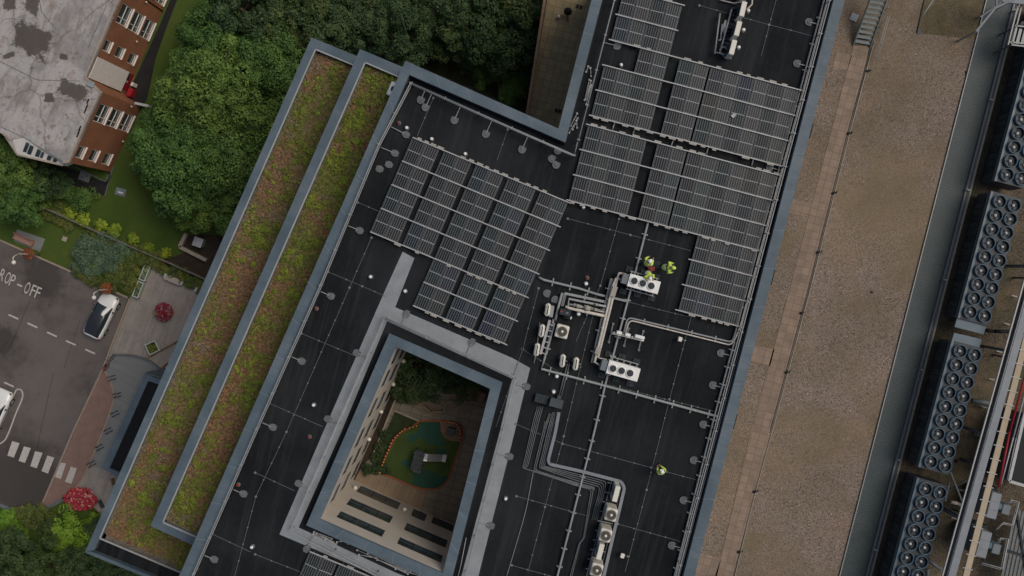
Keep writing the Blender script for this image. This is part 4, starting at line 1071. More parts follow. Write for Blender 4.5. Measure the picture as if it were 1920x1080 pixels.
# square cream unit with one big fan
def square_unit(label, c_px, s, zt, ang, m, fr, grp=None, fm='fan_brown'):
    c = P(*c_px, ZR + zt); t = thing('condenser_unit', label, 'condenser', Vector((c.x, c.y, ZR)), grp)
    mb = MB(); mb.box((c.x, c.y, ZR + .12 + (zt - .12)/2), (s[0], s[1], zt - .12), ang, 0, .06); mb.build('body', M[m], t)
    mb = MB(); z = ZR + zt + .003
    ca, sa = math.cos(ang), math.sin(ang)
    f = MB(); f.lathe((c.x, c.y, z), [(fr + .04, 0), (fr + .04, .05), (fr, .05), (fr - .01, .008), (1e-3, .008)], 28, 0)
    o = f.build('fan', [M['cream_dull']], t)
    g = MB()
    for k in range(7):
        rr = fr * (.3 + .1*k); pts = [Vector((c.x + rr*math.cos(2*math.pi*i/28), c.y + rr*math.sin(2*math.pi*i/28), z + .055)) for i in range(29)]
        g.tube(pts, .014, 4)
    for i in range(8):
        a = 2*math.pi*i/8; d = Vector((math.cos(a), math.sin(a), 0)); g.bar(Vector((c.x, c.y, z+.05)) + d*fr*.25, Vector((c.x, c.y, z+.05)) + d*fr, .02, .012)
    g.build('grille', M[fm], o)
    h = MB(); h.lathe((c.x, c.y, z + .05), [(fr*.28, 0), (fr*.28, .03), (1e-3, .05)], 16); h.build('hub', M['white_paint'], o)
    l = MB()
    for i in range(6):
        zz = ZR + .35 + i * (zt - .55) / 6
        for sx, sy, w_, d_ in ((0, 1, s[0]*.8, .02), (0, -1, s[0]*.8, .02), (1, 0, .02, s[1]*.8), (-1, 0, .02, s[1]*.8)):
            q = Vector((sx*(s[0]/2 + .003), sy*(s[1]/2 + .003), 0)); q = Vector((q.x*ca - q.y*sa, q.x*sa + q.y*ca, 0))
            l.box((c.x + q.x, c.y + q.y, zz), (w_, d_, .06), ang)
    l.build('louvre', M['cream_dull'], t)
    for i, j in ((-1,-1),(1,-1),(1,1),(-1,1)):
        b = MB()
        q = Vector((i*s[0]*.4*ca - j*s[1]*.4*sa, i*s[0]*.4*sa + j*s[1]*.4*ca, 0)); b.box((c.x+q.x, c.y+q.y, ZR+.065), (.2,.2,.11), ang); b.build('foot', M['black'], t)
    return t
square_unit('square cream condenser with one large brown fan near the rounded condensers', (1054, 621.7), (.82,.84), .95, AB, 'cream_paint', .31)
for k, q in enumerate(((1146,965.5),(1135.5,1004.5),(1119,1069.5))):
    square_unit('square cream condenser with round fan in the lower row, %s from the top' % NUM[k], q, (.74,.8), 1.55, AB, 'cream_paint', .31, 'square condensers of the lower row')
def slim_unit(label, c_px, s, zt, ang, rounded=False, grp=None):
    c = P(*c_px, ZR + zt); t = thing('condenser_unit', label, 'condenser', Vector((c.x, c.y, ZR)), grp); ca, sa = math.cos(ang), math.sin(ang)
    mb = MB(); mb.box((c.x, c.y, ZR + .12 + (zt - .12)/2), (s[0], s[1], zt - .12), ang, 0, .1 if rounded else .025); mb.build('body', M['cream_paint'], t)
    for i in (-.28, .28):
        mb = MB(); q = Vector((-i*s[1]*sa, i*s[1]*ca, 0)); mb.box((c.x + q.x, c.y + q.y, ZR + .065), (s[0]*1.5, .07, .11), ang); mb.build('foot', M['galv_dark'], t)
    # front grille on the side that faces left
    n = Vector((-ca, -sa, 0)); q = Vector((c.x, c.y, 0)) + n*(s[0]/2 + .004)
    f = MB()
    rad = min(s[1]*.36, (zt - .3)*.38)
    nz = 2 if zt > 1.2 else 1
    for j in range(nz):
        ctr = Vector((q.x, q.y, ZR + .14 + (zt - .14)*(j + .5)/nz)); tx = Vector((-sa, ca, 0))
        for rr in (1, .75, .5, .25):
            f.tube([ctr + tx*math.cos(2*math.pi*k/20)*rad*rr + Vector((0,0,math.sin(2*math.pi*k/20)*rad*rr)) for k in range(21)], .01, 4)
    f.build('grille', M['galv_dark'], t)
    return t
for k, q in enumerate(((1027,581),(1016,620.5),(1006.7,656))):
    slim_unit('rounded slim cream condenser, %s of the three in the left column' % ('top', 'middle', 'bottom')[k], q, (.33,.82), .85, R(-9), True, 'rounded cream condensers')
for k, q in enumerate(((1055,677),(1080,682.7))):
    slim_unit('rounded slim cream condenser, %s of the pair below the square fan unit' % ('left', 'right')[k], q, (.33,.83), .75, R(-8), True, 'rounded cream condensers')
    for dx in (-6.5, 6.5):
        mb = MB(); c = P(q[0] + dx, q[1] - 3 + dx*.5, ZR+.05); mb.box((c.x, c.y, ZR+.05), (.16,.1,.08), R(-8), 0, .02); tag(mb.build('support_block', M['grey_box']), 'small grey support block beside the rounded condenser pair', 'block', 'support blocks under the condenser pair')
mb = MB(); c = P(1034.5, 584, ZR+.6); mb.box((c.x, c.y, ZR+.32), (.24,.75,.6), R(-9), 0, .02); tag(mb.build('switch_box', M['galv']), 'pale metal box against the top rounded condenser', 'box')
for k, q in enumerate(((1155.5,926.5),(1125.5,1035))):
    slim_unit('tall narrow cream condenser in the lower row, %s one' % ('upper', 'lower')[k], q, (.33,1.02), 1.5, AB, False)
# frames under the lower row
t = thing('unit_support', 'dark slotted floor frame under the lower condenser row', 'frame', P(1135, 990, ZR))
for a, b in (((1147,900),(1097,1090)),((1165,912),(1122,1088))):
    mb = MB(); mb.bar(P(*a, ZR+.06), P(*b, ZR+.06), .06, .06); mb.build('rail', M['galv_dark'], t)
for k in range(11):
    a = interp((1145,906),(1099,1085),k/10); b = interp((1166,911),(1122,1088),k/10); mb = MB(); mb.bar(P(a[0]-6,a[1]-1.5,ZR+.09), P(*b, ZR+.09), .05, .05); mb.build('crossbar', M['galv'], t)
# white unit on the second sedum terrace
c = P(736, 167, ZT2 + .35); t = thing('condenser_unit', 'white condenser on the upper sedum terrace tucked beside the roof parapet', 'condenser', Vector((c.x, c.y, ZT2 - .5)))
mb = MB(); mb.box((c.x, c.y, ZT2 - .05), (.55,.95,.8), AA, 0, .04); mb.build('body', M['white_paint'], t)
mb = MB(); mb.lathe((c.x+.08, c.y, ZT2 + .352), [(.2,0),(.2,.02),(1e-3,.02)], 20); mb.build('fan', M['fan_dark'], t)
# white boxes on a bar (rainwater / switch frame)
t = thing('isolator_frame', 'pale bar carrying white boxes on three dark legs', 'frame', P(1176, 631, ZR))
mb = MB(); mb.bar(P(1147,624.5,ZR+.7), P(1207,638.5,ZR+.7), .12, .08); mb.build('bar', M['cream_paint'], t)
for a, b in (((1149.5,607),(1141.5,641)),((1178.5,616),(1170,648)),((1206,621),(1197.5,656))):
    mb = MB(); mb.bar(P(*a, ZR+.06), P(*b, ZR+.06), .09, .09); m_ = interp(a, b, .5); A = P(*m_, ZR+.06); mb.bar(A, Vector((A.x, A.y, ZR+.66)), .06, .06)
    for q in (a, b): mb.cyl(P(*q, ZR+.02), .09, .12, 8)
    mb.build('leg', M['galv_dark'], t)
for q, L in (((1160.7,623.5),.34),((1176.7,627.5),.34),((1199,631.5),.62)):
    c = P(*q, ZR+1.0); mb = MB(); mb.box(c, (L,.2,.5), AB, 0, .03); mb.build('isolator', M['white_paint'], t)
for q in ((1151.5,624),(1168.5,627.5),(1185.5,632)):
    c = P(*q, ZR+.85); mb = MB(); mb.box(c, (.13,.13,.2), AB, 0, .03); mb.build('gland', M['cream_paint'], t)
# upper condenser row
for k, (tp, lab) in enumerate(((((1399.5,-34),(1408,-32),(1403,-5),(1394,-7)), 'first from the top'), (((1392,2),(1401,3.5),(1395.5,31),(1385.5,29.5)), 'second from the top'), (((1383,39),(1391.5,40),(1385,68),(1376,66)), 'third from the top'), (((1373.5,74),(1382,75.5),(1376,103),(1366.5,101)), 'lowest'))):
    zt = 1.5; w = [P(x, y, ZR + zt) for x, y in tp]; c = sum(w, Vector())/4; d = (w[3] - w[0]).normalized(); ang = math.atan2(d.y, d.x); L = (w[3]-w[0]).length
    t = thing('condenser_unit', 'tall cream condenser in the upper row between vents, %s' % lab, 'condenser', Vector((c.x, c.y, ZR)), 'condensers of the upper row')
    mb = MB(); mb.box((c.x, c.y, ZR+.1+(zt-.1)/2), (L,.33,zt-.1), ang, 0, .025); mb.build('body', M['cream_paint'], t)
    mb = MB(); nn = Vector((d.y, -d.x, 0)); 
    if nn.x > 0: nn = -nn
    for j in range(9): mb.box(Vector((c.x, c.y, ZR+.25+.14*j)) + nn*.17, (L*.86,.02,.05), ang)
    mb.build('grille', M['dark_frame'], t)
    mb = MB()
    for s_ in (-.35,.35): mb.box(Vector((c.x, c.y, ZR+.05)) + d*L*s_, (.1,.6,.08), ang)
    mb.build('foot', M['galv_dark'], t)
t = thing('tube_rack', 'pale tube frame with hanging pipes left of the upper condenser row', 'frame', P(1350, 60, ZR))
for a, b, r_ in (((1350,25),(1340,101),.055),((1372,17),(1350,97),.055),((1360,38),(1354,60),.06),((1354,45),(1351,75),.045),((1362,38),(1357,64),.03),((1341,98),(1358,101),.04),((1347,76),(1352,74),.05)):
    mb = MB(); mb.tube([P(*a, ZR+.5), P(*b, ZR+.5)], r_, 8); mb.build('tube', M['galv'], t)
for q in ((1349,32),(1341,98),(1371,22),(1351,94)):
    A = P(*q, ZR+.5); mb = MB(); mb.tube([Vector((A.x,A.y,ZR+.02)), A], .04, 6); mb.build('leg', M['galv_dark'], t)
for i in range(12):
    a = interp((1378,8),(1358,88),i/11); mb = MB(); mb.bar(P(a[0]-4,a[1]-1,ZR+.12), P(a[0]+5,a[1]+1.5,ZR+.12), .1, .04); mb.build('slat', M['rubber'], t)
mb = MB(); mb.tube([P(1350,0,ZR+.2), P(1375,6,ZR+.2), P(1396,2,ZR+.2)], .05, 6); tag(mb.build('pipe', M['lagging']), 'pale pipe at the head of the upper condenser row', 'pipe')
mb = MB(); mb.tube([P(1411,-10,ZR+.3), P(1410,8,ZR+.3), P(1404,14,ZR+.3), P(1400,18,ZR+.3)], .05, 6); tag(mb.build('pipe', M['lagging']), 'pale bent pipe right of the upper condenser row', 'pipe')
c = P(1357, 95, ZR+.2); mb = MB(); mb.lathe(c - Vector((0,0,.15)), [(.28,0),(.3,.1),(.22,.12),(.2,.02)], 16); tag(mb.build('coiled_cable', M['alu']), 'coil of pale cable at the foot of the upper condenser row', 'cable')

# ================================================================== PEOPLE
def person(label, px, heading, pose, helmet=True, z=None):
    z = ZR if z is None else z
    g = P(*px, z + 1.55); g.z = z
    t = thing('person', label, 'person', g)
    Mx = Matrix.Translation(g) @ Matrix.Rotation(heading, 4, 'Z')      # +Y is forward
    lean = pose.get('lean', .05); 
    V = []; E = []; Rr = []
    def add(p, r, par=None):
        V.append(Vector(p)); Rr.append(r)
        if par is not None: E.append((par, len(V) - 1))
        return len(V) - 1
    kn = pose.get('step', .08)
    pel = add((0, 0, .92), .15)
    ws_ = add((0, lean*.4, 1.12), .145, pel); ch = add((0, lean, 1.34), .165, ws_); nk = add((0, lean*1.2, 1.5), .065, ch)
    hd = add((0, lean*1.5 + .02, 1.6), .085, nk); ht = add((0, lean*1.6 + .02, 1.72), .085, hd)
    hands = []
    for s in (-1, 1):
        hp = add((s*.1, 0, .86), .105, pel); k = add((s*.11, s*kn + .03, .49), .068, hp); an = add((s*.11, s*kn*1.6 - .02, .1), .045, k); to = add((s*.12, s*kn*1.6 + .14, .05), .04, an)
        sh = add((s*.19, lean, 1.42), .07, ch)
        e, w = pose['arm'][0 if s < 0 else 1]
        el = add((e[0], e[1], e[2]), .05, sh); wr = add((w[0], w[1], w[2]), .034, el)
        d = (V[wr] - V[el]).normalized(); pa = add(V[wr] + d*.08, .036, wr)
        hands.append((V[wr], d, s))
    me = bpy.data.meshes.new('body'); me.from_pydata([Mx @ v - g for v in V], E, [])
    ob = bpy.data.objects.new('body', me); COL.objects.link(ob)
    sk = ob.modifiers.new('s', 'SKIN'); 
    for i, r_ in enumerate(Rr): me.skin_vertices[0].data[i].radius = (r_, r_)
    me.skin_vertices[0].data[0].use_root = True
    ss = ob.modifiers.new('u', 'SUBSURF'); ss.levels = 1; ss.render_levels = 1
    bpy.context.view_layer.update()
    m2 = bpy.data.meshes.new_from_object(ob.evaluated_get(bpy.context.evaluated_depsgraph_get()))
    bpy.data.objects.remove(ob)
    b = MB()
    inv = Mx.inverted()
    for p in m2.polygons:
        c = inv @ (p.center + g); mi = 0 if (c.z > 1.46 and abs(c.x) < .16) else 1
        if c.z < .1: mi = 2
        for wv, d, s in hands:
            if (c - wv).length < .13 and (c - wv).dot(d) > 0: mi = 0
        b.face([m2.vertices[i].co + g for i in p.vertices], mi, True)
    for wv, d, s in hands:           # four fingers of unequal length and a thumb
        side = d.cross(Vector((0,0,1))); side = side.normalized() if side.length > .1 else Vector((1,0,0)); dn = side.cross(d).normalized()
        if dn.z > 0: dn = -dn
        for f, (o_, L) in enumerate(((-.03,.065),(-.01,.078),(.012,.072),(.032,.055))):
            p0 = wv + d*.1 + side*o_; b.tube([Mx @ q for q in (p0, p0 + d*L*.5 + dn*.012, p0 + d*L*.85 + dn*.035)], [.009,.0085,.007], 6, 0)
        p0 = wv + d*.045 + side*.03*(-s); b.tube([Mx @ q for q in (p0, p0 + side*.035*(-s) + d*.03, p0 + side*.04*(-s) + d*.06 + dn*.01)], [.011,.01,.008], 6, 0)
    # face: nose, ears, eyes
    hc = Vector((0, lean*1.55 + .02, 1.64))
    b.raw([Mx @ (hc + Vector(q)) for q in ((-.015,.085,.01),(.015,.085,.01),(0,.118,-.02),(0,.083,.035))], [[0,2,3],[2,1,3],[0,1,2]], 0)
    for s in (-1, 1):
        b.lathe(Mx @ (hc + Vector((s*.032,.08,.02))), [(.001,-.01),(.011,0),(.001,.01)], 6, 2); b.lathe(Mx @ (hc + Vector((s*.088,0,-.01))), [(.001,-.03),(.016,0),(.001,.03)], 6, 0)
    b.raw([Mx @ (hc + Vector(q)) for q in ((-.025,.086,-.05),(.025,.086,-.05),(.02,.088,-.058),(-.02,.088,-.058))], [[0,1,2,3]], 3)
    b.build('body', [M['skin'], M['trousers'], M['black'], M['dull_red']], t)
    # hi-vis jacket: torso and sleeves
    j = MB(); prof = [(.165,.13,.84,0),(.175,.14,1.0,.2),(.18,.145,1.15,.45),(.2,.15,1.32,.95),(.19,.13,1.43,1.05),(.09,.085,1.5,1.15)]
    n_ = 16; vs = []; fs = []
    for rx, ry, zz, k in prof:
        for i in range(n_): a = 2*math.pi*i/n_; vs.append(Mx @ Vector(((rx+.025)*math.cos(a), (ry+.025)*math.sin(a) + lean*k, zz)))
    for l in range(len(prof)-1):
        for i in range(n_): jn_ = (i+1) % n_; fs.append([l*n_+i, l*n_+jn_, (l+1)*n_+jn_, (l+1)*n_+i])
    j.raw(vs, fs, 0, True)
    for s in (0, 1):
        e, w = pose['arm'][s]; sx = -1 if s == 0 else 1
        j.tube([Mx @ Vector(q) for q in ((sx*.16, lean, 1.42), ((sx*.19+e[0])/2+sx*.01, (lean+e[1])/2, (1.42+e[2])/2 + .01), e, w)], [.1,.082,.07,.055], 10, 0)
    jo = j.build('jacket', M['hivis'], t)
    if pose.get('tape', True):
        tp = MB()
        for zz, rx, ry, k in ((1.02,.203,.168,.2),(1.2,.213,.174,.55)):
            pts = [Mx @ Vector((rx*math.cos(2*math.pi*i/16), ry*math.sin(2*math.pi*i/16) + lean*k, zz)) for i in range(17)]; tp.tube(pts, .018, 4)
        tp.build('reflective_tape', M['lid'], jo)
    hm = MB(); c = Mx @ (hc + Vector((0,-.005,.03))); fw = (Mx.to_3x3() @ Vector((0,1,0)))
    hm.lathe(c, [(.118,0),(.116,.05),(.09,.1),(.045,.125),(1e-3,.13)], 18); hm.lathe(c, [(.118,0),(.13,-.002),(.13,-.01),(.118,-.01)], 18)
    a = math.atan2(fw.y, fw.x); hm.prism([(c.x + r_*math.cos(a+da), c.y + r_*math.sin(a+da)) for r_, da in ((.11,-.9),(.165,-.5),(.18,0),(.165,.5),(.11,.9))], c.z - .008, c.z + .008)
    hm.build('helmet' , M['helmet'] if helmet else M['hivis'], t)
    return t
fwd = {'arm': [((-.27,.18,1.18),(-.16,.42,1.16)), ((.27,.18,1.18),(.16,.42,1.16))], 'lean': .14}
person('person in yellow hi-vis and white helmet, left of the dark round pad', (1214,494), R(-48), {'arm': [((-.3,.12,1.2),(-.24,.36,1.1)), ((.28,.2,1.2),(.1,.46,1.2))], 'lean': .12})
person('person in yellow hi-vis bending with both arms forward, right of the round pad', (1248,501), R(-95), {'arm': [((-.34,.2,1.2),(-.3,.5,1.05)), ((.34,.2,1.2),(.3,.5,1.05))], 'lean': .3}, False)
person('person in yellow hi-vis and white helmet half hidden behind the upper white unit', (1217,512), R(190), {'arm': [((-.3,.16,1.25),(-.26,.38,1.3)), ((.28,.16,1.25),(.2,.4,1.3))], 'lean': .22})
person('lone person in yellow hi-vis jacket and white helmet walking on the lower right roof', (1243,888.5), R(25), {'arm': [((-.26,.1,1.16),(-.14,.38,1.12)), ((.26,.1,1.16),(.1,.4,1.1))], 'lean': .1, 'step': .16})
# round pad and red tool bag they work at
mb = MB(); pad_mesh(mb, P(1231,496,ZR), Vector((0,1,0)), 'D'); tag(mb.build('spare_counterweight', M['rubber']), 'dark round pad on the roof between the two standing workers', 'counterweight')
t = thing('tool_bag', 'red tool bag on the roof behind the upper white unit', 'bag', P(1219, 503, ZR)); c = P(1219, 503, ZR+.3)
mb = MB(); mb.box((c.x, c.y, ZR+.16), (.3,.5,.28), R(20), 0, .06); mb.box((c.x+.22, c.y-.02, ZR+.12), (.22,.3,.2), R(10), 0, .05); mb.build('body', M['dull_red'], t)
mb = MB(); mb.tube([Vector((c.x-.02,c.y-.18,ZR+.3)), Vector((c.x,c.y-.1,ZR+.42)), Vector((c.x,c.y+.1,ZR+.42)), Vector((c.x+.02,c.y+.18,ZR+.3))], .02, 6); mb.build('handle', M['red'], t)
# ================================================================== LOW BUILDING on the right with gravel roof
ZG = 9.0
low = thing('low_building', 'low building with wide brown gravel roof right of the office building', 'building', P(1650, 540, 0))
e0 = XY(1623+.2611*500,-650,ZP); e1 = XY(1219,1400,ZP)
LP = [e0, e1, (120, e1[1] - 4), (120, e0[1] + 4)]
mb = MB()
for a, b in zip(LP, LP[1:] + LP[:1]): mb.face([(a[0],a[1],0),(b[0],b[1],0),(b[0],b[1],ZG),(a[0],a[1],ZG)])
mb.build('wall', M['clad'], low)
mb = MB(); mb.sheet(LP, ZG); mb.build('gravel_roof', M['gravel'], low)
def gz(name, pts, dz, m, parent=low, z=ZG): mb = MB(); mb.sheet([XY(x, y, z) for x, y in pts], z + dz); return mb.build(name, M[m] if isinstance(m, str) else m, parent)
gz('dark_gravel', [(1895,0),(1615,1080),(1532,1400),(2400,1400),(2400,-640),(2060,-640),(1935,-150)], .006, 'gravel_dark')
gz('dark_gravel', [(1732,0),(1718,62),(1838,75),(1856,0),(1875,-80),(1750,-80)], .006, 'gravel_moss')
def slabs(pts): return gz('paving_path', pts, .03, 'slabs')
slabs([(1600,86),(1631,86),(1587,270),(1517,540),(1447,810),(1370,1090),(1342,1180),(1308,1180),(1352,1045),(1407,810),(1481,540),(1552,270)])
slabs([(1560,131),(1568,97),(1597,104),(1589,132)]); slabs([(1478,399),(1487,373),(1523,381),(1516,408)]); slabs([(1405,676),(1412,648),(1452,655),(1444,686)]); slabs([(1300,1073),(1312,1036),(1352,1047),(1344,1080)])
mb = MB(); c = P(1601,33,ZG); mb.box(c + Vector((0,0,.07)), (.6,.6,.05), R(-25)); tag(mb.build('paving_slab', M['lid']), 'single loose pale paving slab on the gravel by the steel stair', 'slab')
t = thing('cable_run', 'thin pale cable with dark clips along the right side of the gravel roof path', 'cable', P(1520, 560, ZG))
cab = [(1640,75),(1590,262),(1520,540),(1447,812),(1412,940),(1378,1080),(1350,1180)]
mb = MB(); mb.tube([P(x, y, ZG+.08) for x, y in cab], .035, 6); mb.build('tube', M['cream_dull'], t)
mb = MB(); mb.tube([P(x-4, y, ZG+.04) for x, y in cab[:4]], .03, 6); mb.build('tube', M['rubber'], t)
for x, y in ((1627,133),(1592,250),(1563,362),(1534,473),(1503,587),(1475,698),(1415,922),(1386,1035)):
    mb = MB(); c = P(x, y, ZG+.1); mb.box(c, (.26,.2,.18), R(20), 0, .04); mb.box(c + Vector((.25,.06,-.04)), (.14,.12,.1), R(50), 0, .02); mb.build('clip', M['black'], t)
mb = MB(); c = P(1635,548,ZG+.06); mb.box(c, (.12,.14,.1), R(30), 0, .02); tag(mb.build('debris', M['black']), 'small dark scrap lying alone on the gravel roof', 'scrap')
mb = MB(); c = P(1816,137,ZG+.06); mb.box(c, (.3,.16,.12), R(50), 0, .03); mb.box(c+Vector((-.15,.05,0)), (.16,.3,.1), R(20), 0, .03); tag(mb.build('debris', M['black']), 'dark scrap against the ribbed metal enclosure', 'scrap')
# ---- ribbed metal enclosure
t = thing('plant_enclosure', 'long low enclosure with grey ribbed metal roof between gravel and chillers', 'enclosure', P(1735, 540, ZG))
ze = 9.14
a0, a1, b1, b0 = (1888,-150), (1544,1200), (1592,1200), (1941,-150)
mb = MB(); mb.prism([XY(*q, ze) for q in (a0, a1, b1, b0)], ze - .06, ze); mb.build('roof', M['ribbed'], t)
mb = MB(); mb.prism([XY(*q, ze) for q in ((a0[0]+2,a0[1]), (a1[0]+2,a1[1]), (b1[0]-2,b1[1]), (b0[0]-2,b0[1]))], ZG, ze - .06); mb.build('wall', M['rubber'], t)
mb = MB(); mb.bar(P(*a0, ze) + Vector((0,0,-.03)), P(*a1, ze) + Vector((0,0,-.03)), .07, .08); mb.build('edge_trim', M['galv'], t)
mb = MB(); mb.bar(P(b0[0]+1,b0[1], ze) + Vector((0,0,.04)), P(b1[0]+1,b1[1], ze) + Vector((0,0,.04)), .16, .14); mb.build('gutter', M['beam'], t)
t = thing('guardrail', 'pale low handrail with posts behind the ribbed metal enclosure', 'guardrail', P(1765, 540, ZG))
for dx, z, r_, m_ in ((6, 9.6, .04, 'galv_dark'), (10, 9.4, .09, 'cream_dull')):
    mb = MB(); mb.tube([P(b0[0]+dx, b0[1], z), P(b1[0]+dx, b1[1], z)], r_, 8); mb.build('rail', M[m_], t)
for k in range(9):
    q = interp((b0[0]+7,b0[1]), (b1[0]+7,b1[1]), k/8); c = P(*q, 9.6); mb = MB(); mb.box((c.x, c.y, 9.3), (.07,.07,.6), AB); mb.box((c.x, c.y, 9.63), (.35,.1,.06), AB); mb.build('post', M['galv'], t)

# ---- chillers
ZC = 12.0
u_ = (.966,.258); v_ = (-.2563,.966)
def make_fan():
    mb = MB(); mb.lathe((0,0,0), [(.5,-.08),(.505,.2),(.46,.2),(.455,.05)], 28, 0); mb.lathe((0,0,0), [(.455,.05),(.44,-.3)], 28, 1); mb.cyl((0,0,-.3), .44, .01, 28, 1)
    o = mb.build('fan', [M['fan_ring'], M['black']], None, (0,0,0)); ORIG[o.name] = Vector((0,0,0))
    h = MB(); h.lathe((0,0,-.02), [(.12,-.06),(.12,.05),(.06,.1),(1e-3,.11)], 12); hb = h.build('hub', M['hub'], o)
    b = MB()
    for k in range(4):
        a = math.pi/2*k + .3; b.bar((.1*math.cos(a),.1*math.sin(a),-.04), (.43*math.cos(a),.43*math.sin(a),-.04), .15, .03)
    b.build('blade', M['black'], o)
    return o
FAN = [make_fan()]
def chiller(label, first, n, end=None, start=None):
    ref = P(*first, ZC); t = thing('chiller', label, 'chiller', Vector((ref.x, ref.y, ZG)), 'blue-grey rooftop chillers')
    def q(a, b): return (first[0] + u_[0]*a + v_[0]*b, first[1] + u_[1]*a + v_[1]*b)
    Lb = (n-1)*26.8
    def quad(a0, a1, b0, b1, z=ZC): return [XY(*q(a0,b0), z), XY(*q(a1,b0), z), XY(*q(a1,b1), z), XY(*q(a0,b1), z)]
    zt = ZC - .06
    mb = MB(); mb.prism(quad(-15.5, 40, -15, Lb+15), ZG + .6, zt - .12); mb.build('body', M['fan_dark'], t)
    mb = MB(); mb.prism(quad(-13, 41.5, -16, Lb+16), zt - .1, zt); mb.build('deck', M['steel_blue'], t)
    mb = MB(); mb.prism(quad(-18, -13.05, -16, Lb+16), zt - .5, zt - .02); mb.build('edge_panel', M['steel_blue_light'], t)
    for k in range(n * 2):
        a = q(-15.5, -10 + (Lb + 20) * (k + .5) / (n * 2)); c = P(*a, ZC); mb = MB()
        mb.box((c.x - .03, c.y, ZG + 1.45), (.05, (Lb + 20) / (n * 2) * .033, 1.4), AB); mb.build('coil_panel', M['rubber' if k % 3 else 'steel_blue'], t)
    for k in range(int(n * .8) + 1):
        a = q(-21, Lb * k / (n * .8)); c = P(*a, ZG + .5); mb = MB(); mb.box((c.x, c.y, ZG + .35), (.35, .5, .6), AB, 0, .04); mb.build('base_unit', M['black'], t)
    mb = MB(); mb.prism(quad(-10, 36, -10, Lb+10), ZG + .01, ZG + .62); mb.build('plinth', M['rubber'], t)
    for pl in (end, start):
        if pl:
            mb = MB(); mb.prism([XY(x, y, ZC - .3) for x, y in pl], ZC - .55, ZC - .3); mb.build('end_panel', M['steel_blue_light'], t)
    for r_ in range(n):
        for s_ in (0, 27.9):
            c = P(*q(s_, r_*26.8), ZC)
            if FAN: f = FAN.pop(); FANP.append(f)
            else:
                f = FANP[0].copy(); COL.objects.link(f)
                for ch in FANP[0].children: d = ch.copy(); COL.objects.link(d); d.parent = f
            f.parent = t; f.location = Vector((c.x, c.y, ZC)) - ORIG[t.name]; f.rotation_euler = (0, 0, rnd.random()*6)
FANP = []
chiller('blue-grey chiller with paired fans running off the upper right corner', (1887+6.87*12, 328-25.9*12), 13)
chiller('blue-grey chiller with paired fans, second from the top, blue plate at its lower end', (1873,378), 9, end=[(1795,596),(1851,608),(1844,627),(1790,613)])
chiller('blue-grey chiller with paired fans, third from the top, blue plate at its upper end', (1799,658), 9, start=[(1789,624),(1841,636),(1836,653),(1784,641)])
chiller('blue-grey chiller with paired fans running off the bottom right edge', (1734,916), 11)
def q9(name, label, cat, segs, r, m, z, group=None):
    t = thing(name, label, cat, P(*segs[0][0], ZG)); 
    if group: t['group'] = group
    for a, b in segs: mb = MB(); mb.tube([P(*a, z), P(*b, z)], r, 8); mb.build('tube', M[m], t)
    return t
q9('pipe', 'black pipe from the second chiller to the steel gantry', 'pipe', [((1846,619),(1862,621)),((1862,621),(1895,622)),((1895,622),(1912,612))], .14, 'black', 10.6)
q9('pipe', 'dark bent pipe from the third chiller to the gantry', 'pipe', [((1790,866),(1800,861)),((1800,861),(1830,868))], .13, 'black', 10.4)
q9('pipe', 'pale stub pipe with valves right of the bottom chiller', 'pipe', [((1782,941),(1795,944)),((1795,944),(1815,953))], .14, 'lagging', 10.2)
q9('pipe', 'grey pipe right of the third chiller', 'pipe', [((1822,751),(1865,758))], .18, 'grey_box', 10)
q9('pipe', 'dark pipe at the lower end of the bottom chiller', 'pipe', [((1740,1050),(1765,1068)),((1740,1066),(1738,1085))], .16, 'galv_dark', 10.2)
for k in range(9):
    y = 555 + k*52; x = 1903 - k*14.2
    mb = MB(); A = P(x-6, y-1, ZG+.5); B = P(x+4, y+1.5, ZG+.5); mb.bar(A, B, .08, .06); mb.bar(Vector((B.x,B.y,ZG)), B, .08, .08); tag(mb.build('bracket', M['galv']), 'small pale bracket on the dark gravel left of the steel gantry', 'bracket', 'brackets left of the gantry')
# ---- steel gantry
def beam(label, a, b, w, h, z, m, name='steel_beam', cat='beam', ticks=None):
    A, B = P(*a, z), P(*b, z); t = thing(name, label, cat, Vector((A.x, A.y, ZG)))
    mb = MB(); mb.bar(A, B, w, h); mb.build('web' if name == 'steel_beam' else 'tray', M[m], t)
    n_ = int((B - A).length / 6)
    for k in range(n_ + 1):
        c = A + (B - A) * k / max(n_, 1); p = MB(); p.box((c.x, c.y, (ZG + z - h/2)/2), (.14,.14, z - h/2 - ZG), AB); p.build('post', M['galv_dark'], t)
    if ticks:
        d = (B - A).normalized(); nn = Vector((-d.y, d.x, 0)); k = .3
        while k < (B - A).length:
            c = A + d*k + Vector((0,0,h/2+.03)); p = MB(); p.bar(c - nn*(w*.5+.22), c + nn*(w*.5+.12), .06, .05); p.build('strap', M['alu'], t); k += 1.07
    return t
beam('wide grey steel gantry beam right of the chillers', (1945,500), (1766,1140), .55, .35, 13.4, 'beam')
beam('dark steel channel along the left of the wide gantry beam', (1936,500), (1760,1130), .3, .25, 13.1, 'galv_dark')
beam('thin pale rail along the outer left of the steel gantry', (1928,498), (1753,1130), .09, .12, 13.3, 'alu')
beam('thin pale rail just left of the wide gantry beam', (1938,500), (1763,1130), .1, .14, 13.45, 'alu')
beam('cream cable tray with pale straps right of the gantry', (1952,522), (1797,1135), .46, .12, 13.0, 'cream_tray', 'cable_tray', 'tray', True)
q9('pipe', 'bright red pipe right of the cream cable tray', 'pipe', [((1940,640),(1893,810)),((1893,810),(1872,914))], .085, 'red', 13.2)
q9('pipe', 'white pipe alongside the bright red pipe', 'pipe', [((1945,650),(1900,820)),((1900,820),(1877,908))], .06, 'alu', 13.2)
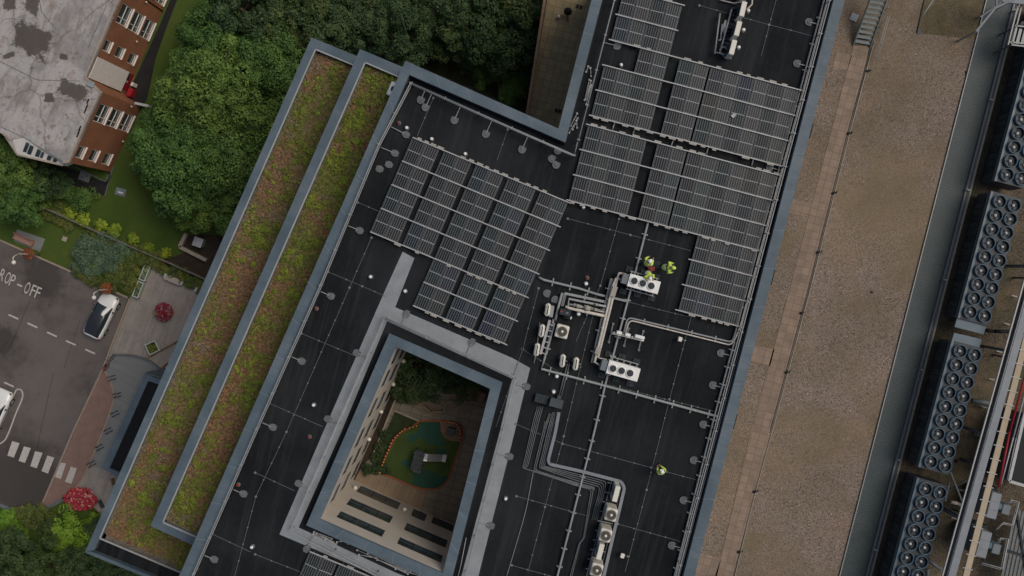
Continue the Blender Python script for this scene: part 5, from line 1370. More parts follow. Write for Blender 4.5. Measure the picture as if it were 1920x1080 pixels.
q9('pipe', 'thin grey pipe right of the white and red pipes', 'pipe', [((1953,655),(1905,822)),((1905,822),(1888,900))], .05, 'galv', 13.0)
q9('pipe', 'thin dark pipe right of the white and red pipes', 'pipe', [((1958,655),(1910,822)),((1910,822),(1890,890))], .07, 'galv_dark', 12.8)
t = thing('rooflight', 'dark glazed rooflight with pale frame at the right edge', 'rooflight', P(1920, 860, ZG))
R0 = [(1921,775),(1892,902),(1960,922),(1985,795)]
mb = MB(); mb.prism([XY(x, y, 13) for x, y in R0], ZG, 12.9); mb.build('upstand', M['galv_dark'], t)
mb = MB()
for a, b in zip(R0, R0[1:] + R0[:1]): mb.bar(P(*a, 13), P(*b, 13), .22, .16)
mb.build('frame', M['alu'], t)
mb = MB(); mb.sheet([XY(x, y, 13) for x, y in R0], 12.95); mb.build('glass', M['black'], t)
def ahu(label, top, small):
    z = 12.6; w = [P(x, y, z) for x, y in top]; c = sum(w, Vector())/4
    t = thing('air_handler', label, 'air handler', Vector((c.x, c.y, ZG)), 'air handlers by the gantry')
    d = (w[1]-w[0]).normalized(); ang = math.atan2(d.y, d.x)
    mb = MB(); mb.box((c.x, c.y, 11.6), ((w[1]-w[0]).length, (w[3]-w[0]).length, 2.0), ang, 0, .06); mb.build('body', M['beam'], t)
    mb = MB(); vv = (w[3]-w[0]).normalized()
    for k in (-.17, .17): q = c + vv*(w[3]-w[0]).length*k; mb.bar(Vector((q.x,q.y,12.605)) - d*.42, Vector((q.x,q.y,12.605)) + d*.42, .03, .02)
    mb.build('seam', M['galv_dark'], t)
    s = [P(x, y, 12.0) for x, y in small]; cs = sum(s, Vector())/4; mb = MB(); mb.box((cs.x, cs.y, 11.4), ((s[1]-s[0]).length, (s[3]-s[0]).length, 1.2), ang, 0, .04); mb.build('fan_box', M['grey_box'], t)
    m = (c + cs)/2; mb = MB(); mb.box((m.x + .15, m.y, 11.6), (.5,.55,.7), ang, 0, .08); mb.build('duct', M['steel_blue_light'], t)
    mb = MB(); mb.prism([(c.x-.5+i, c.y-.9+j) for i, j in ((0,0),(1.8,0),(1.8,1.8),(0,1.8))], ZG, 10.5); mb.build('plinth', M['rubber'], t)
ahu('light grey air handler right of the cream tray, upper of two', [(1860.5,922),(1880,927),(1867.7,975),(1848,970)], [(1882,944.5),(1897,948),(1892,967),(1877,963)])
ahu('light grey air handler right of the cream tray, lower of two', [(1841,994.4),(1861.6,1000),(1848,1048),(1828,1043)], [(1863.6,1019),(1879,1022),(1874,1041),(1858,1037)])
for k, (pts, lab) in enumerate((([(1894,944),(1896,937),(1911,941.5),(1900,984),(1882,980),(1870,992)], 'upper'), ([(1874,1018),(1876,1008.7),(1891,1010.7),(1880,1065.7),(1841,1055.5)], 'lower'))):
    mb = MB(); mb.tube([P(x, y, 12.3) for x, y in pts], .045, 6); o = mb.build('pipe_loop', M['alu']); tag(o, 'thin pale pipe loop around the %s air handler' % lab, 'pipe')
    mb = MB(); mb.tube([P(x-4, y+2, 12.1) for x, y in pts], .04, 6); mb.build('second_tube', M['galv'], o)
t = thing('grating_deck', 'grey slatted walkway deck in the lower right corner', 'deck', P(1910, 1030, ZG))
for k in range(8):
    mb = MB(); mb.bar(P(1905+k*7, 955+k*2, 11), P(1875+k*7, 1100+k*2, 11), .2, .06); mb.build('slat', M['galv_dark'], t)
mb = MB(); mb.bar(P(1880,1030,11.1), P(1930,1045,11.1), .2, .1); mb.bar(P(1905,950,11.1), P(1925,1080,11.1), .15, .1); mb.build('brace', M['rubber'], t)
t = thing('pipe_support', 'crossed grey struts under the gantry by the bottom chiller', 'frame', P(1800, 920, ZG))
for a, b in (((1782,885),(1806,945)),((1778,920),(1818,897)),((1780,905),(1772,940))):
    mb = MB(); mb.bar(P(*a, 10.2), P(*b, 11.2), .12, .1); mb.build('strut', M['galv_dark'], t)
# gantry stair and truss in the top right corner
t = thing('gantry_truss', 'grey steel truss crossing the ribbed enclosure at the top right', 'frame', P(1870, 20, ZG))
for a, b, w in (((1830,59),(1865,16),.16),((1865,16),(1905,-4),.16),((1838,32),(1868,12),.1),((1868,14),(1869,-30),.1),((1868,14),(1882,-5),.1),((1840,0),(1900,-30),.1),((1880,-2),(1990,10),.5)):
    mb = MB(); mb.bar(P(*a, 12), P(*b, 12.3), w, .14); mb.build('member', M['beam'], t)
for q in ((1830,59),(1905,-4),(1868,14)):
    c = P(*q, 12); mb = MB(); mb.box((c.x, c.y, 10.5), (.12,.12,3.0), AB); mb.build('post', M['galv'], t)
t = thing('access_platform', 'small grey slatted platform at the right edge beside the top chiller', 'platform', P(1912, 65, ZG))
for k in range(6): mb = MB(); mb.bar(P(1905+k*9,52+k*2,11.5), P(1897+k*9,82+k*2,11.5), .24, .06); mb.build('slat', M['galv'], t)
for a, b in (((1896,84),(1960,92)),((1892,79),(1960,86)),((1903,48),(1965,56)),((1911,0),(1890,84)),((1918,0),(1897,84))):
    mb = MB(); mb.bar(P(*a, 11.7), P(*b, 11.7), .1, .1); mb.build('rail', M['galv'], t)
for q in ((1897,84),(1905,50),(1955,92)):
    c = P(*q, 11.5); mb = MB(); mb.box((c.x, c.y, 10.25), (.1,.1,2.5), AB); mb.build('post', M['galv_dark'], t)
mb = MB(); c = P(1918,46,ZG+1.2); mb.lathe(c, [(.1,-1.2),(.1,0),(.25,.05),(.2,.2),(1e-3,.22)], 12); tag(mb.build('roof_vent', M['cream_paint']), 'pale vent above the small grey platform', 'vent')
# steel stair
t = thing('steel_stair', 'grey-green steel stair with handrail rising from the gravel roof path', 'stair', P(1620, 70, ZG))
n = 14
def sp(f, side, dz=0):
    z = 9.1 + 3.3*f; y = 81 - 130*f; x = 1601 + 48*f if side == 0 else 1632 + 48*f
    if side: y += 5
    return P(x, y, z + dz)
for k in range(n):
    f = (k + .5)/n; a, b = sp(f, 0), sp(f, 1); mb = MB(); mb.bar(a, b, .27, .04); mb.build('tread', M['stair'], t)
    mb = MB(); d = Vector((.0,.1,0)); mb.bar(a - Vector((.03,.12,.02)), b - Vector((.03,.12,.02)), .03, .05); mb.build('nosing', M['galv_dark'], t)
for s_ in (0, 1):
    mb = MB(); mb.bar(sp(-.02, s_), sp(1, s_), .09, .28); mb.build('stringer', M['stair'], t)
for dz, dx in ((1.05, 0), (.6, 0)):
    mb = MB(); mb.tube([sp(-.1, 1, dz), sp(1, 1, dz)], .03, 8); mb.tube([sp(0, 0, dz), sp(1, 0, dz)], .03, 8) if False else None
    mb.build('handrail', M['galv'], t)
for k in range(5):
    a = sp(k/4, 1); mb = MB(); mb.tube([a, a + Vector((0,0,1.05))], .028, 6); mb.build('baluster', M['galv'], t)
q9('pipe', 'pair of thin pale tubes leaning beside the steel stair', 'pipe', [((1665,30),(1641,112)),((1668,30),(1645,113))], .03, 'galv', 9.6)
q9('pipe', 'thin dark drain line on the mossy gravel right of the stair', 'pipe', [((1733,0),(1719,62))], .05, 'rubber', ZG + .04)
q9('pipe', 'pale tube leaning over the gravel at the top right', 'pipe', [((1752,-3),(1729,31))], .05, 'galv', 9.8)
gz('moss_edge', [(1716,56),(1722,66),(1730,60),(1724,53)], .012, 'steel_blue')
for k, y in enumerate((245, 520, 790)):
    x = 1520 - (y-245)*.262; mb = MB(); c = P(x, y, 22.5); mb.box(P(x-1, y, 22.8), (.2, 1.0, .14), AB + R(90) * 0, 0, .02); tag(mb.build('wall_bracket', M['black']), 'small dark bracket on the outer face of the right coping, %s from the top' % NUM[k], 'bracket')

# ================================================================== NOTCH TERRACE between the wings
t = thing('lower_terrace', 'narrow brown tiled terrace sunk in the notch between the roof wings', 'terrace', P(1050, 130, 0))
z = 8.0
TP = [(1036,-60),(1140,-60),(1095,250),(1070,262),(990,214)]
mb = MB(); mb.prism([XY(x, y, z) for x, y in TP], 0, z - .01); mb.build('base', M['clad'], t)
mb = MB(); mb.sheet([XY(x, y, z) for x, y in TP], z); mb.build('tiles', M['terrace_tiles'], t)
mb = MB(); mb.bar(P(1031,-60,z+.3), P(988,215,z+.3), .22, .7); mb.build('low_wall', M['timber'], t)
mb = MB(); mb.bar(P(1104,30,z+.4), P(1090,110,z+.4), .1, .8); mb.build('low_wall', M['rubber'], t)
mb = MB(); c = P(1064,26,z); mb.cyl(c + Vector((0,0,.01)), .05, .9, 8); mb.lathe(c + Vector((0,0,.7)), [(1e-3,-.2),(.35,0),(.25,.25),(1e-3,.35)], 8); mb.bar(c+Vector((0,0,.3)), c+Vector((.05,-.7,.1)), .08,.06); tag(mb.build('planter', M['black']), 'dark potted shrub standing on the brown tiled terrace', 'planter')
mb = MB(); c = P(1047,33,z); mb.lathe(c, [(.1,.01),(.12,.2),(.13,.35),(1e-3,.45)], 12); tag(mb.build('bollard_light', M['cream_paint']), 'small white bollard light on the brown tiled terrace', 'light')
for q, w in (((1083,12),'upper'),((1043,207),'lower')):
    mb = MB(); c = P(*q, z); mb.box(c + Vector((0,0,.03)), (.22,.28,.05), AB); mb.box(c + Vector((.28,-.08,.03)), (.22,.28,.05), AB); tag(mb.build('drain', M['black']), 'small dark drain pair on the brown tiled terrace, %s one' % w, 'drain')
# ================================================================== BRICK BUILDING, upper left
ZB = 7.4
bb = thing('brick_building', 'brick building with weathered grey flat roof and white-framed windows', 'building', P(100, 150, 0))
RP = [(255,-70),(162,145),(190,172),(129,305),(121,303),(45,258),(24,262),(-80,205),(-80,-200),(310,-200)]
rp = [XY(x, y, ZB) for x, y in RP]
mb = MB(); mb.prism(rp, ZB - .25, ZB); mb.build('roof', M['felt'], bb)
mb = MB()
for a, b in (((255,-70),(162,145)),((190,172),(129,305)),((162,145),(190,172)),((129,305),(121,303))):
    mb.bar(P(*a, ZB) + Vector((-.1,0,.03)), P(*b, ZB) + Vector((-.1,0,.03)), .14, .1)
mb.build('roof_edging', M['stone'], bb)
sm = MB()
for a, b in (((74,0),(78,22)),((78,22),(105,55)),((200,10),(165,90)),((0,115),(70,150)),((70,150),(150,152)),((0,237),(60,265)),((190,174),(150,260)),((40,28),(60,60))):
    sm.bar(P(*a, ZB) + Vector((0,0,.006)), P(*b, ZB) + Vector((0,0,.006)), .05, .02)
sm.build('roof_seam', M['galv_dark'], bb)
fl = MB(); c = P(171,158,ZB); fl.box(c + Vector((0,0,.1)), (.6,.5,.2), R(-25), 0, .04); fl.build('hopper', M['galv'], bb)
# loose bits along the eaves
for q in ((163,200),(165,190),(160,208),(148,247),(146,253),(150,240)):
    m_ = MB(); m_.box(P(*q, ZB) + Vector((0,0,.02)), (.1,.4,.04), R(-25)); m_.build('patch', M['black'], bb)
def wset(p_s, p_n, wins, plain=None):
    mb = MB(); L = (Vector(p_n) - Vector(p_s)).length
    ops = [(a, b, c, d) for a, b, c, d, *_ in wins]
    pt, d_, n_ = wall_open(mb, p_s, p_n, 0, ZB - .25, ops, .12); mb.build('wall', M['brick'], bb)
    for w in wins:
        big = (w[1] - w[0]) > 1.2
        if w[-1] == 'door': continue
        f = window_parts(bb, pt, w[:4], M['white_frame'], M['glass'], .12, bars=(.3,) if big else (), trans=((.5, 0, .3), (.5, .3, 1)) if big else (), fw=.06, sill=M['white_frame'], proud=-.04)
    return pt
zbig = ((4.9,6.7),(2.7,4.35),(.45,2.05)); zsm = ((5.9,6.85),(3.6,4.7),(1.2,2.3))
p1 = XY(162,145,ZB); p2 = XY(255,-70,ZB)
W = [(5.2,6.9,*z) for z in zbig] + [(2.6,3.55,*z) for z in zsm] + [(8.9,10.6,*z) for z in zbig] if False else [(5.2,6.9,*z) for z in zbig] + [(2.6,3.55,*z) for z in zsm] + [(8.6,10.0,*z) for z in zbig]
W = W + [(.25,1.85,.02,1.75,'door')]
ptu = wset(p1, p2, W)
p3 = XY(129,305,ZB); p4 = XY(190,172,ZB)
ptl = wset(p3, p4, [(3.9,5.5,*z) for z in zbig] + [(.55,1.6,*z) for z in zsm])
mb = MB()
order = [p4, p1]
for a, b in ((p4, p1), (XY(121,303,ZB), p3), (XY(45,258,ZB), XY(121,303,ZB)), (XY(-80,205,ZB), XY(45,258,ZB)), (XY(-80,-200,ZB), XY(-80,205,ZB)), (p2, XY(310,-200,ZB))):
    mb = MB(); mb.face([(a[0],a[1],0),(b[0],b[1],0),(b[0],b[1],ZB-.25),(a[0],a[1],ZB-.25)]); mb.build('wall', M['brick'], bb)
# white cladding panel above the red doors
mb = MB(); q = [ptu(.05,1.8,-.32), ptu(1.92,1.8,-.32), ptu(1.92,7.1,-.05), ptu(.05,7.1,-.05)]; mb.face(q)
q2 = [ptu(.05,1.8,.02), ptu(1.92,1.8,.02), ptu(1.92,7.1,.02), ptu(.05,7.1,.02)]
for k in range(4): mb.face([q[k], q2[k], q2[(k+1)%4], q[(k+1)%4]])
mb.build('entrance_panel', M['white_frame'], bb)
for a, b, m_ in ((.27,1.02,'red'),(1.06,1.83,'red')):
    mb = MB(); c = ptu((a+b)/2, .88, .06); ax = ptu(1,0)-ptu(0,0); mb.box(c, (b-a,.06,1.68), math.atan2(ax.y, ax.x)); d = mb.build('door', M[m_], bb)
    if a > 1: mb = MB(); mb.box(ptu((a+b)/2, 1.1, .02), (b-a-.2,.03,.8), math.atan2(ax.y, ax.x)); mb.build('pane', M['glass'], d)
    mb = MB(); mb.box(ptu(1.0 if a < 1 else 1.1, .9, 0), (.05,.06,.3), math.atan2(ax.y, ax.x)); mb.build('handle', M['white_frame'], d)
mb = MB(); c = ptu(1.04, .5, -.5); mb.box((c.x,c.y,.5), (.35,.2,.9), math.atan2(ax.y, ax.x), 0, .03); tag(mb.build('sign_stand', M['white_frame']), 'white notice stand in front of the red doors', 'sign')
c = ptu(.3, .5, -.55); mb = MB(); mb.box((c.x,c.y,.45), (.8,.4,.9), math.atan2(ax.y, ax.x), 0, .04); mb.box((c.x+.1,c.y-.05,.92), (.5,.3,.06), math.atan2(ax.y, ax.x), 0, .02); tag(mb.build('red_bin', M['red']), 'bright red bin standing by the brick building entrance', 'bin')
# sloped white window band on the south-west side
mb = MB(); A, B = P(45,258,ZB-.02), P(121,303,ZB-.02); C_, D_ = P(118,310,6.6), P(33,290,6.6); mb.face([A, D_, C_, B]); 
mb.face([P(24,262,ZB-.02), P(8,252,ZB-.02), D_, A]); 
for k, (a, b) in enumerate(((A, B), (B, C_), (C_, D_), (D_, A))): mb.face([a, b, Vector((b.x, b.y, 5.9)), Vector((a.x, a.y, 5.9))])
mb.build('window_band', M['white_frame'], bb)
def bil(s, t_): return (A*(1-s) + B*s)*(1-t_) + (D_*(1-s) + C_*s)*t_ + Vector((0,0,.012))
for s0, s1, ta, tb in ((.08,.16,.15,.75),(.18,.27,.2,.8),(.36,.45,.2,.8),(.47,.53,.25,.8),(.62,.71,.3,.8),(.76,.84,.3,.8)):
    mb = MB(); mb.face([bil(s0,ta), bil(s0,tb), bil(s1,tb), bil(s1,ta)]); mb.build('window', M['glass'], bb)
mb = MB(); mb.bar(P(24,262,ZB)+Vector((0,0,.06)), P(8,252,ZB)+Vector((0,0,.06)), .15, .12); mb.bar(P(8,252,ZB)+Vector((0,0,.0)), D_, .12,.12); mb.bar(D_, C_, .14, .12); mb.build('roof_edging', M['stone'], bb)
for t_, za, pt in ((8.2, 7.2, ptu), (2.0, 7.2, ptl)):
    if pt is ptl: continue
    mb = MB(); mb.tube([pt(t_, 7.1, -.06), pt(t_, .1, -.06)], .045, 6); mb.build('downpipe', M['black'], bb)
for k, (t_, zz, pt) in enumerate(((8.0,3.6,ptu),(4.6,2.4,ptu),(6.2,1.9,ptl),(3.0,.6,ptl))):
    mb = MB(); mb.lathe(pt(t_, zz, -.12), [(1e-3,-.08),(.11,0),(1e-3,.1)], 10); tag(mb.build('wall_lamp', M['cream_paint']), 'small round wall lamp on the brick wall, %s from the top' % NUM[k], 'lamp', 'lamps on the brick wall')
mb = MB(); c = P(265,196,.9); mb.box((c.x,c.y,.5), (1.3,.25,.9), R(-12), 0, .05); tag(mb.build('bench', M['lid']), 'pale bench in the dark path beside the brick building', 'bench')
# low fence round the bed at the brick building, drain cover, slab
mb = MB()
for a, b in (((132,308),(198,341)),((198,341),(204,328))):
    A, B = P(*a, .6), P(*b, .6); mb.bar(A, B, .05, .05); n_ = 6
    for k in range(n_ + 1): c = A + (B-A)*k/n_; mb.bar(Vector((c.x,c.y,0)), c, .05, .05)
tag(mb.build('low_railing', M['galv_dark']), 'low thin railing round the bed at the brick building corner', 'railing')
flat('grass_bed', [(134,307),(198,340),(204,327)], .012, M['lawn'])
mb = MB(); c = P(159,331,.05); mb.box(c, (1.0,.85,.1), R(-20), 0, .02); o = mb.build('drain_cover', M['galv_dark']); tag(o, 'square grey drain cover on the dark path by the brick building', 'cover')
mb = MB(); 
for i in (-.18,.18): mb.box(c + Vector((i,i*.2,.055)), (.1,.1,.02), R(-20))
mb.build('bolt', M['black'], o)
t = thing('stone_slab', 'grey stone slab with pale plaque on the lawn by the large tree', 'slab', P(226,360,0)); mb = MB(); mb.box(P(226,360,.06), (.95,.7,.1), R(-15), 0, .03); mb.build('base', M['grey_box'], t); mb = MB(); mb.box(P(226,361,.13), (.45,.14,.03), R(-15)); mb.build('plaque', M['white_frame'], t)
mb = MB(); mb.box(P(121,448,.03), (.42,.42,.05), R(-20), 0, .01); tag(mb.build('stepping_stone', M['stone']), 'single square stepping stone in the lawn beside the blue-green bush', 'stone')

# ================================================================== GARDEN FURNITURE
t = thing('garden_wall', 'long thin garden fence crossing the lawn behind the golden bushes', 'fence', P(250, 462, 0))
fx = [(55,377),(100,395),(155,420),(250,462),(320,492),(400,528)]
mb = MB()
for a, b in zip(fx, fx[1:]):
    for z in (.35,.9): mb.bar(P(*a, 0)+Vector((0,0,z)), P(*b, 0)+Vector((0,0,z)), .06, .08)
mb.build('rail', M['cream_dull'], t)
for a, b in zip(fx, fx[1:]):
    L = (P(*b)-P(*a)).length; n_ = max(1, int(L/1.2))
    for k in range(n_): c = P(*interp(a,b,k/n_)); mb = MB(); mb.box((c.x,c.y,.5), (.08,.08,1.0), R(-24)); mb.build('post', M['timber'], t)
mb = MB()
for a, b in zip(fx, fx[1:]): mb.bar(P(*a)+Vector((0,0,.6)), P(*b)+Vector((0,0,.6)), .025, .8)
mb.build('panel', M['galv_dark'], t)
def bench(label, c, ang, L, m, pad=None, back=True):
    g = P(*c, 0); t = thing('bench', label, 'bench', g); Mx = Matrix.Translation(g) @ Matrix.Rotation(ang, 4, 'Z')
    mb = MB()
    for k in range(4): mb.mbox(Mx @ Matrix.Translation((0, -.2 + .13*k, .45)), (L, .11, .04))
    mb.build('seat', M[m], t)
    if back:
        mb = MB()
        for k in range(3): mb.mbox(Mx @ Matrix.Translation((0, .3 + .02*k, .58 + .13*k)), (L, .03, .11))
        mb.build('backrest', M[m], t)
    for s in (-1, 1):
        mb = MB(); mb.mbox(Mx @ Matrix.Translation((s*L*.46, 0, .22)), (.08, .5, .42)); 
        if back: mb.mbox(Mx @ Matrix.Translation((s*L*.46, .3, .62)), (.06, .06, .5)); mb.mbox(Mx @ Matrix.Translation((s*L*.46, 0, .64)), (.06, .5, .04))
        mb.build('leg', M[m], t)
    return t
flat('bench_base', [(32,430),(85,448),(75,472),(26,452)], .01, M['entrance_paving'])
bench('pinkish wooden bench on a grey slab by the car park lawn', (49,450), R(-23.5), 1.75, 'pink_wood')
t = bench('pale stone bench without back at the top of the planked paving', (327,524), R(-23), 1.5, 'bench_stone', None, False)
for s_ in ((311,517),(342,531)):
    mb = MB(); c = P(*s_, .3); mb.box((c.x,c.y,.28), (.2,.42,.54), R(-23), 0, .03); mb.build('end_block', M['lid'], t)
mb = MB(); c = P(369,543,.3); mb.box((c.x,c.y,.28), (.2,.42,.54), R(-23), 0, .03); tag(mb.build('stone_block', M['lid']), 'pale stone block beside the terrace parapet on the planked paving', 'block')
mb = MB(); 
for a, b in (((350,438),(338,463)),((338,463),(388,488))): mb.bar(P(*a,.25), P(*b,.25), .3, .48)
tag(mb.build('stone_wall', M['stone']), 'low L-shaped tan stone wall round the cabinet corner', 'wall')
flat('paved_corner', [(352,440),(342,463),(390,485),(425,440)], .012, M['soil'])
t = thing('utility_cabinet', 'pale grey square cabinet standing inside the L-shaped stone wall', 'cabinet', P(372,455,0)); c = P(371,454,1.0)
mb = MB(); mb.box((c.x,c.y,.5), (.7,.75,.96), R(-20), 0, .04); mb.build('body', M['galv'], t)
mb = MB(); mb.box((c.x,c.y,1.02), (.85,.85,.06), R(-20), 0, .02); mb.box((c.x-.1,c.y+.25,1.06), (.4,.25,.05), R(-12)); mb.build('lid', M['lid'], t)

# ================================================================== PLANTS
def leaf_cloud(mb, centers, per, leaf, rs, mi=0, up=.45, r=rnd, rad=1.0):
    for c, cr in centers:
        for _ in range(per):
            d = Vector((r.gauss(0,1), r.gauss(0,1), r.gauss(0,1)))
            if d.length < 1e-3: continue
            d.normalize()
            if d.z < -.35: d.z = -d.z * .5; d.normalize()
            k = cr * (.62 + .38 * r.random() ** .5)
            p = c + Vector((d.x*k, d.y*k, d.z*k*.8))
            n = (d + Vector((r.gauss(0,.55), r.gauss(0,.55), r.gauss(0,.45) + up))).normalized()
            s = leaf * r.uniform(.6, 1.25)
            x = n.orthogonal().normalized(); x = Matrix.Rotation(r.random()*6.28, 3, n) @ x; y = n.cross(x)
            mb.face([p - x*s*.55, p - y*s*.33 , p + x*s*.55, p + y*s*.33], mi)
def crown_mb(R_, Hh, z0, ncl, per, leaf, seed, clr=.24, flat_=.75):
    r = random.Random(seed); mb = MB(); cs = []
    lob = [(r.uniform(0, 6.28), r.uniform(.08,.22), r.choice((2,3,4,5))) for _ in range(3)]
    for i in range(ncl):
        ph = r.uniform(0, 2*math.pi); el = math.asin(r.uniform(-.12, 1)); k = r.uniform(.72, 1.0) if r.random() < .8 else r.uniform(.35,.7)
        rr = R_ * (1 + sum(a * math.cos(m*ph + o) for o, a, m in lob)*.7)
        cs.append((Vector((math.cos(ph)*math.cos(el)*rr*k, math.sin(ph)*math.cos(el)*rr*k, z0 + math.sin(el)*Hh*k)), R_*clr*r.uniform(.6,1.3)))
    leaf_cloud(mb, cs, per, leaf, None, 0, .35, r)
    return mb, cs
def trunk_mb(hz, rt, cs, seed):
    r = random.Random(seed); mb = MB()
    pts = [Vector((0,0,0)), Vector((r.uniform(-.1,.1), r.uniform(-.1,.1), hz*.4)), Vector((r.uniform(-.25,.25), r.uniform(-.25,.25), hz))]
    mb.tube(pts, [rt*1.3, rt, rt*.5], 10)
    for c, _ in r.sample(cs, min(9, len(cs))):
        a = pts[1].lerp(pts[2], r.uniform(.1,.9)); mid = a.lerp(c, .5) + Vector((0,0,.3)); mb.tube([a, mid, c], [rt*.42, rt*.26, rt*.08], 6)
    return mb
PROTO = {}
def tree(kind, label, px, zc, scale=1.0, rot=0.0, group=None, cat='tree', name='tree', sz=None):
    """px = where the crown's widest part appears; the trunk stands straight under it"""
    if kind not in PROTO:
        s = TK[kind]
        t = thing(name, '', cat, (0,0,0)); mb, cs = crown_mb(*s['crown']); mb.build('crown', M[s['leaf']], t)
        trunk_mb(s['crown'][2] + s['crown'][1]*.5, s['trunk'], cs, 3).build('trunk', M['bark'], t); PROTO[kind] = t; o = t
    else: o = copy_tree(PROTO[kind])
    o.name = name
    c = P(*px, zc); o.location = (c.x, c.y, 0); o.rotation_euler = (0,0,rot); o.scale = (scale, scale, sz or scale)
    return tag(o, label, cat, group)
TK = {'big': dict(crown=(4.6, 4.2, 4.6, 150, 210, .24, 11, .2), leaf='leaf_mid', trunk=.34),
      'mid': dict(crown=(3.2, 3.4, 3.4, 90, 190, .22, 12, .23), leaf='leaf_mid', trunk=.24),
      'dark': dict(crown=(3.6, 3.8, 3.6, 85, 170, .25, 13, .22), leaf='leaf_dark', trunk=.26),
      'dark2': dict(crown=(3.0, 3.2, 3.0, 60, 170, .23, 14, .24), leaf='leaf_dark', trunk=.22),
      'lime': dict(crown=(2.2, 1.5, .9, 55, 120, .2, 15, .28), leaf='leaf_lime', trunk=.12),
      'court': dict(crown=(1.7, 1.5, 1.2, 50, 130, .17, 16, .3), leaf='leaf_dark', trunk=.1),
      'gold': dict(crown=(.55, .5, .35, 26, 70, .1, 17, .4), leaf='leaf_gold', trunk=.05),
      'blue': dict(crown=(2.0, .9, .5, 60, 120, .14, 18, .28), leaf='leaf_blue', trunk=.1),
      'olive': dict(crown=(.8, .55, .3, 26, 80, .12, 19, .4), leaf='leaf_olive', trunk=.05),
      'bush': dict(crown=(1.5, 1.2, .7, 40, 110, .16, 20, .34), leaf='leaf_mid', trunk=.09),
      'redb': dict(crown=(.5, .35, .3, 20, 60, .12, 21, .4), leaf='leaf_red', trunk=.04)}
# large bright mass left of the sedum terraces
for k, (px, s, lab) in enumerate((((405,175), 1.0, 'uppermost bright green broad tree left of the sedum terraces'), ((335,300), .92, 'bright green broad tree nearest the brick building, left of the terraces'),
        ((425,300), .86, 'bright green broad tree touching the outer terrace coping'), ((490,130), .8, 'bright green tree hugging the top corner of the outer terrace'), ((360,235), .75, 'bright green tree in the middle of the mass beside the terraces'))):
    tree('big', lab, px, 6, s, k*1.3, 'bright trees beside the sedum terraces')
for k, (px, s, lab) in enumerate((((300,245), .8, 'bright green tree at the left rim of the large mass'), ((350,375), .75, 'lower left bright green tree of the large mass'), ((420,385), .72, 'lowest bright green tree beside the terrace coping'), ((345,130), .7, 'upper left bright green tree of the large mass'), ((395,65), .95, 'bright tree at the top behind the brick building lawn'))):
    tree('mid', lab, px, 5, s, k*1.7 + .4, 'bright trees beside the sedum terraces')
# dark woodland across the top
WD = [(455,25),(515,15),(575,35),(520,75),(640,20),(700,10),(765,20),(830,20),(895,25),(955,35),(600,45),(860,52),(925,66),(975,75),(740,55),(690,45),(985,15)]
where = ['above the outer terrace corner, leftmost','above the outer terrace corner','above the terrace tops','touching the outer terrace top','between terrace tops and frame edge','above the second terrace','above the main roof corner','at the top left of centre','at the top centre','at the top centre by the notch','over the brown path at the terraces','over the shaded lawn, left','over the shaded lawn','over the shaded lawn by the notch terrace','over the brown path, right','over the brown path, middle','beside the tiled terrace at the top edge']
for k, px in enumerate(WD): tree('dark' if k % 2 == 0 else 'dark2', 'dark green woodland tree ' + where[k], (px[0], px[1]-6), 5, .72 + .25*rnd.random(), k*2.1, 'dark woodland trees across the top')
for k, px in enumerate(((800,68),(830,92),(880,112),(930,135),(965,155),(985,140),(905,140),(900,112),(955,178),(860,92))): tree('bush', 'dark understorey bush %s from the left in the shaded strip above the main roof' % NUM[k] if False else 'low green bush in the shade between woodland and main roof', px, 1.2, .55 + .25*rnd.random(), k, 'understorey bushes above the main roof', 'bush', 'bush')
# left edge
for k, (kind, px, s, lab) in enumerate((('mid', (18,320), .85, 'green tree at the left edge below the brick building'), ('mid', (30,370), .7, 'green tree at the left edge above the bench lawn'), ('dark2', (75,340), .55, 'dark green bush-like tree right of the left edge trees'), ('bush', (112,352), .8, 'low ivy bush on the dark path, left one'), ('bush', (150,372), .75, 'low ivy bush on the dark path, right one'), ('bush', (70,372), .8, 'low green bush beside the left edge trees'))):
    tree(kind, lab, px, 3 if kind != 'bush' else 1, s, k*1.1, None, 'tree' if kind != 'bush' else 'bush', 'tree' if kind != 'bush' else 'bush')
# lower left corner
for k, (kind, px, s, lab) in enumerate((('dark', (5,1055), .72, 'dark green tree in the lower left corner, leftmost'), ('dark2', (85,1068), .78, 'dark green tree in the lower left corner, lowest'), ('dark', (150,1072), .62, 'dark green tree under the outer terrace bottom corner'), ('dark2', (72,1002), .3, 'small dark purple-green tree left of the lime bush'), ('dark2', (168,1000), .36, 'small dark green tree right of the lime bush'), ('dark', (215,1088), .6, 'dark green tree at the bottom edge below the terrace'))):
    tree(kind, lab, px, 3, s, k*1.9, 'dark trees of the lower left corner')
for k, (px, s, lab) in enumerate((((130,1000), .95, 'vivid lime green bush below the flower bed, largest'), ((168,984), .45, 'vivid lime green bush right under the flower bed'), ((112,1025), .6, 'vivid lime green bush lowest of the lime group'), ((8,978), .45, 'vivid lime green bush at the left frame edge'), ((35,1003), .35, 'small lime bush between the dark corner trees'))):
    tree('lime', lab, px, 1.0, s, k*1.4, 'lime bushes of the lower left', 'bush', 'bush', s*.75)
for k, (px, s) in enumerate((((60,972), .9), ((80,968), .8), ((45,962), .7))): tree('olive', 'brownish olive shrub along the curved kerb, %s from the left' % NUM[(1,2,0)[k]], px, .6, s*1.3, k, 'olive shrubs by the curved kerb', 'shrub', 'shrub')
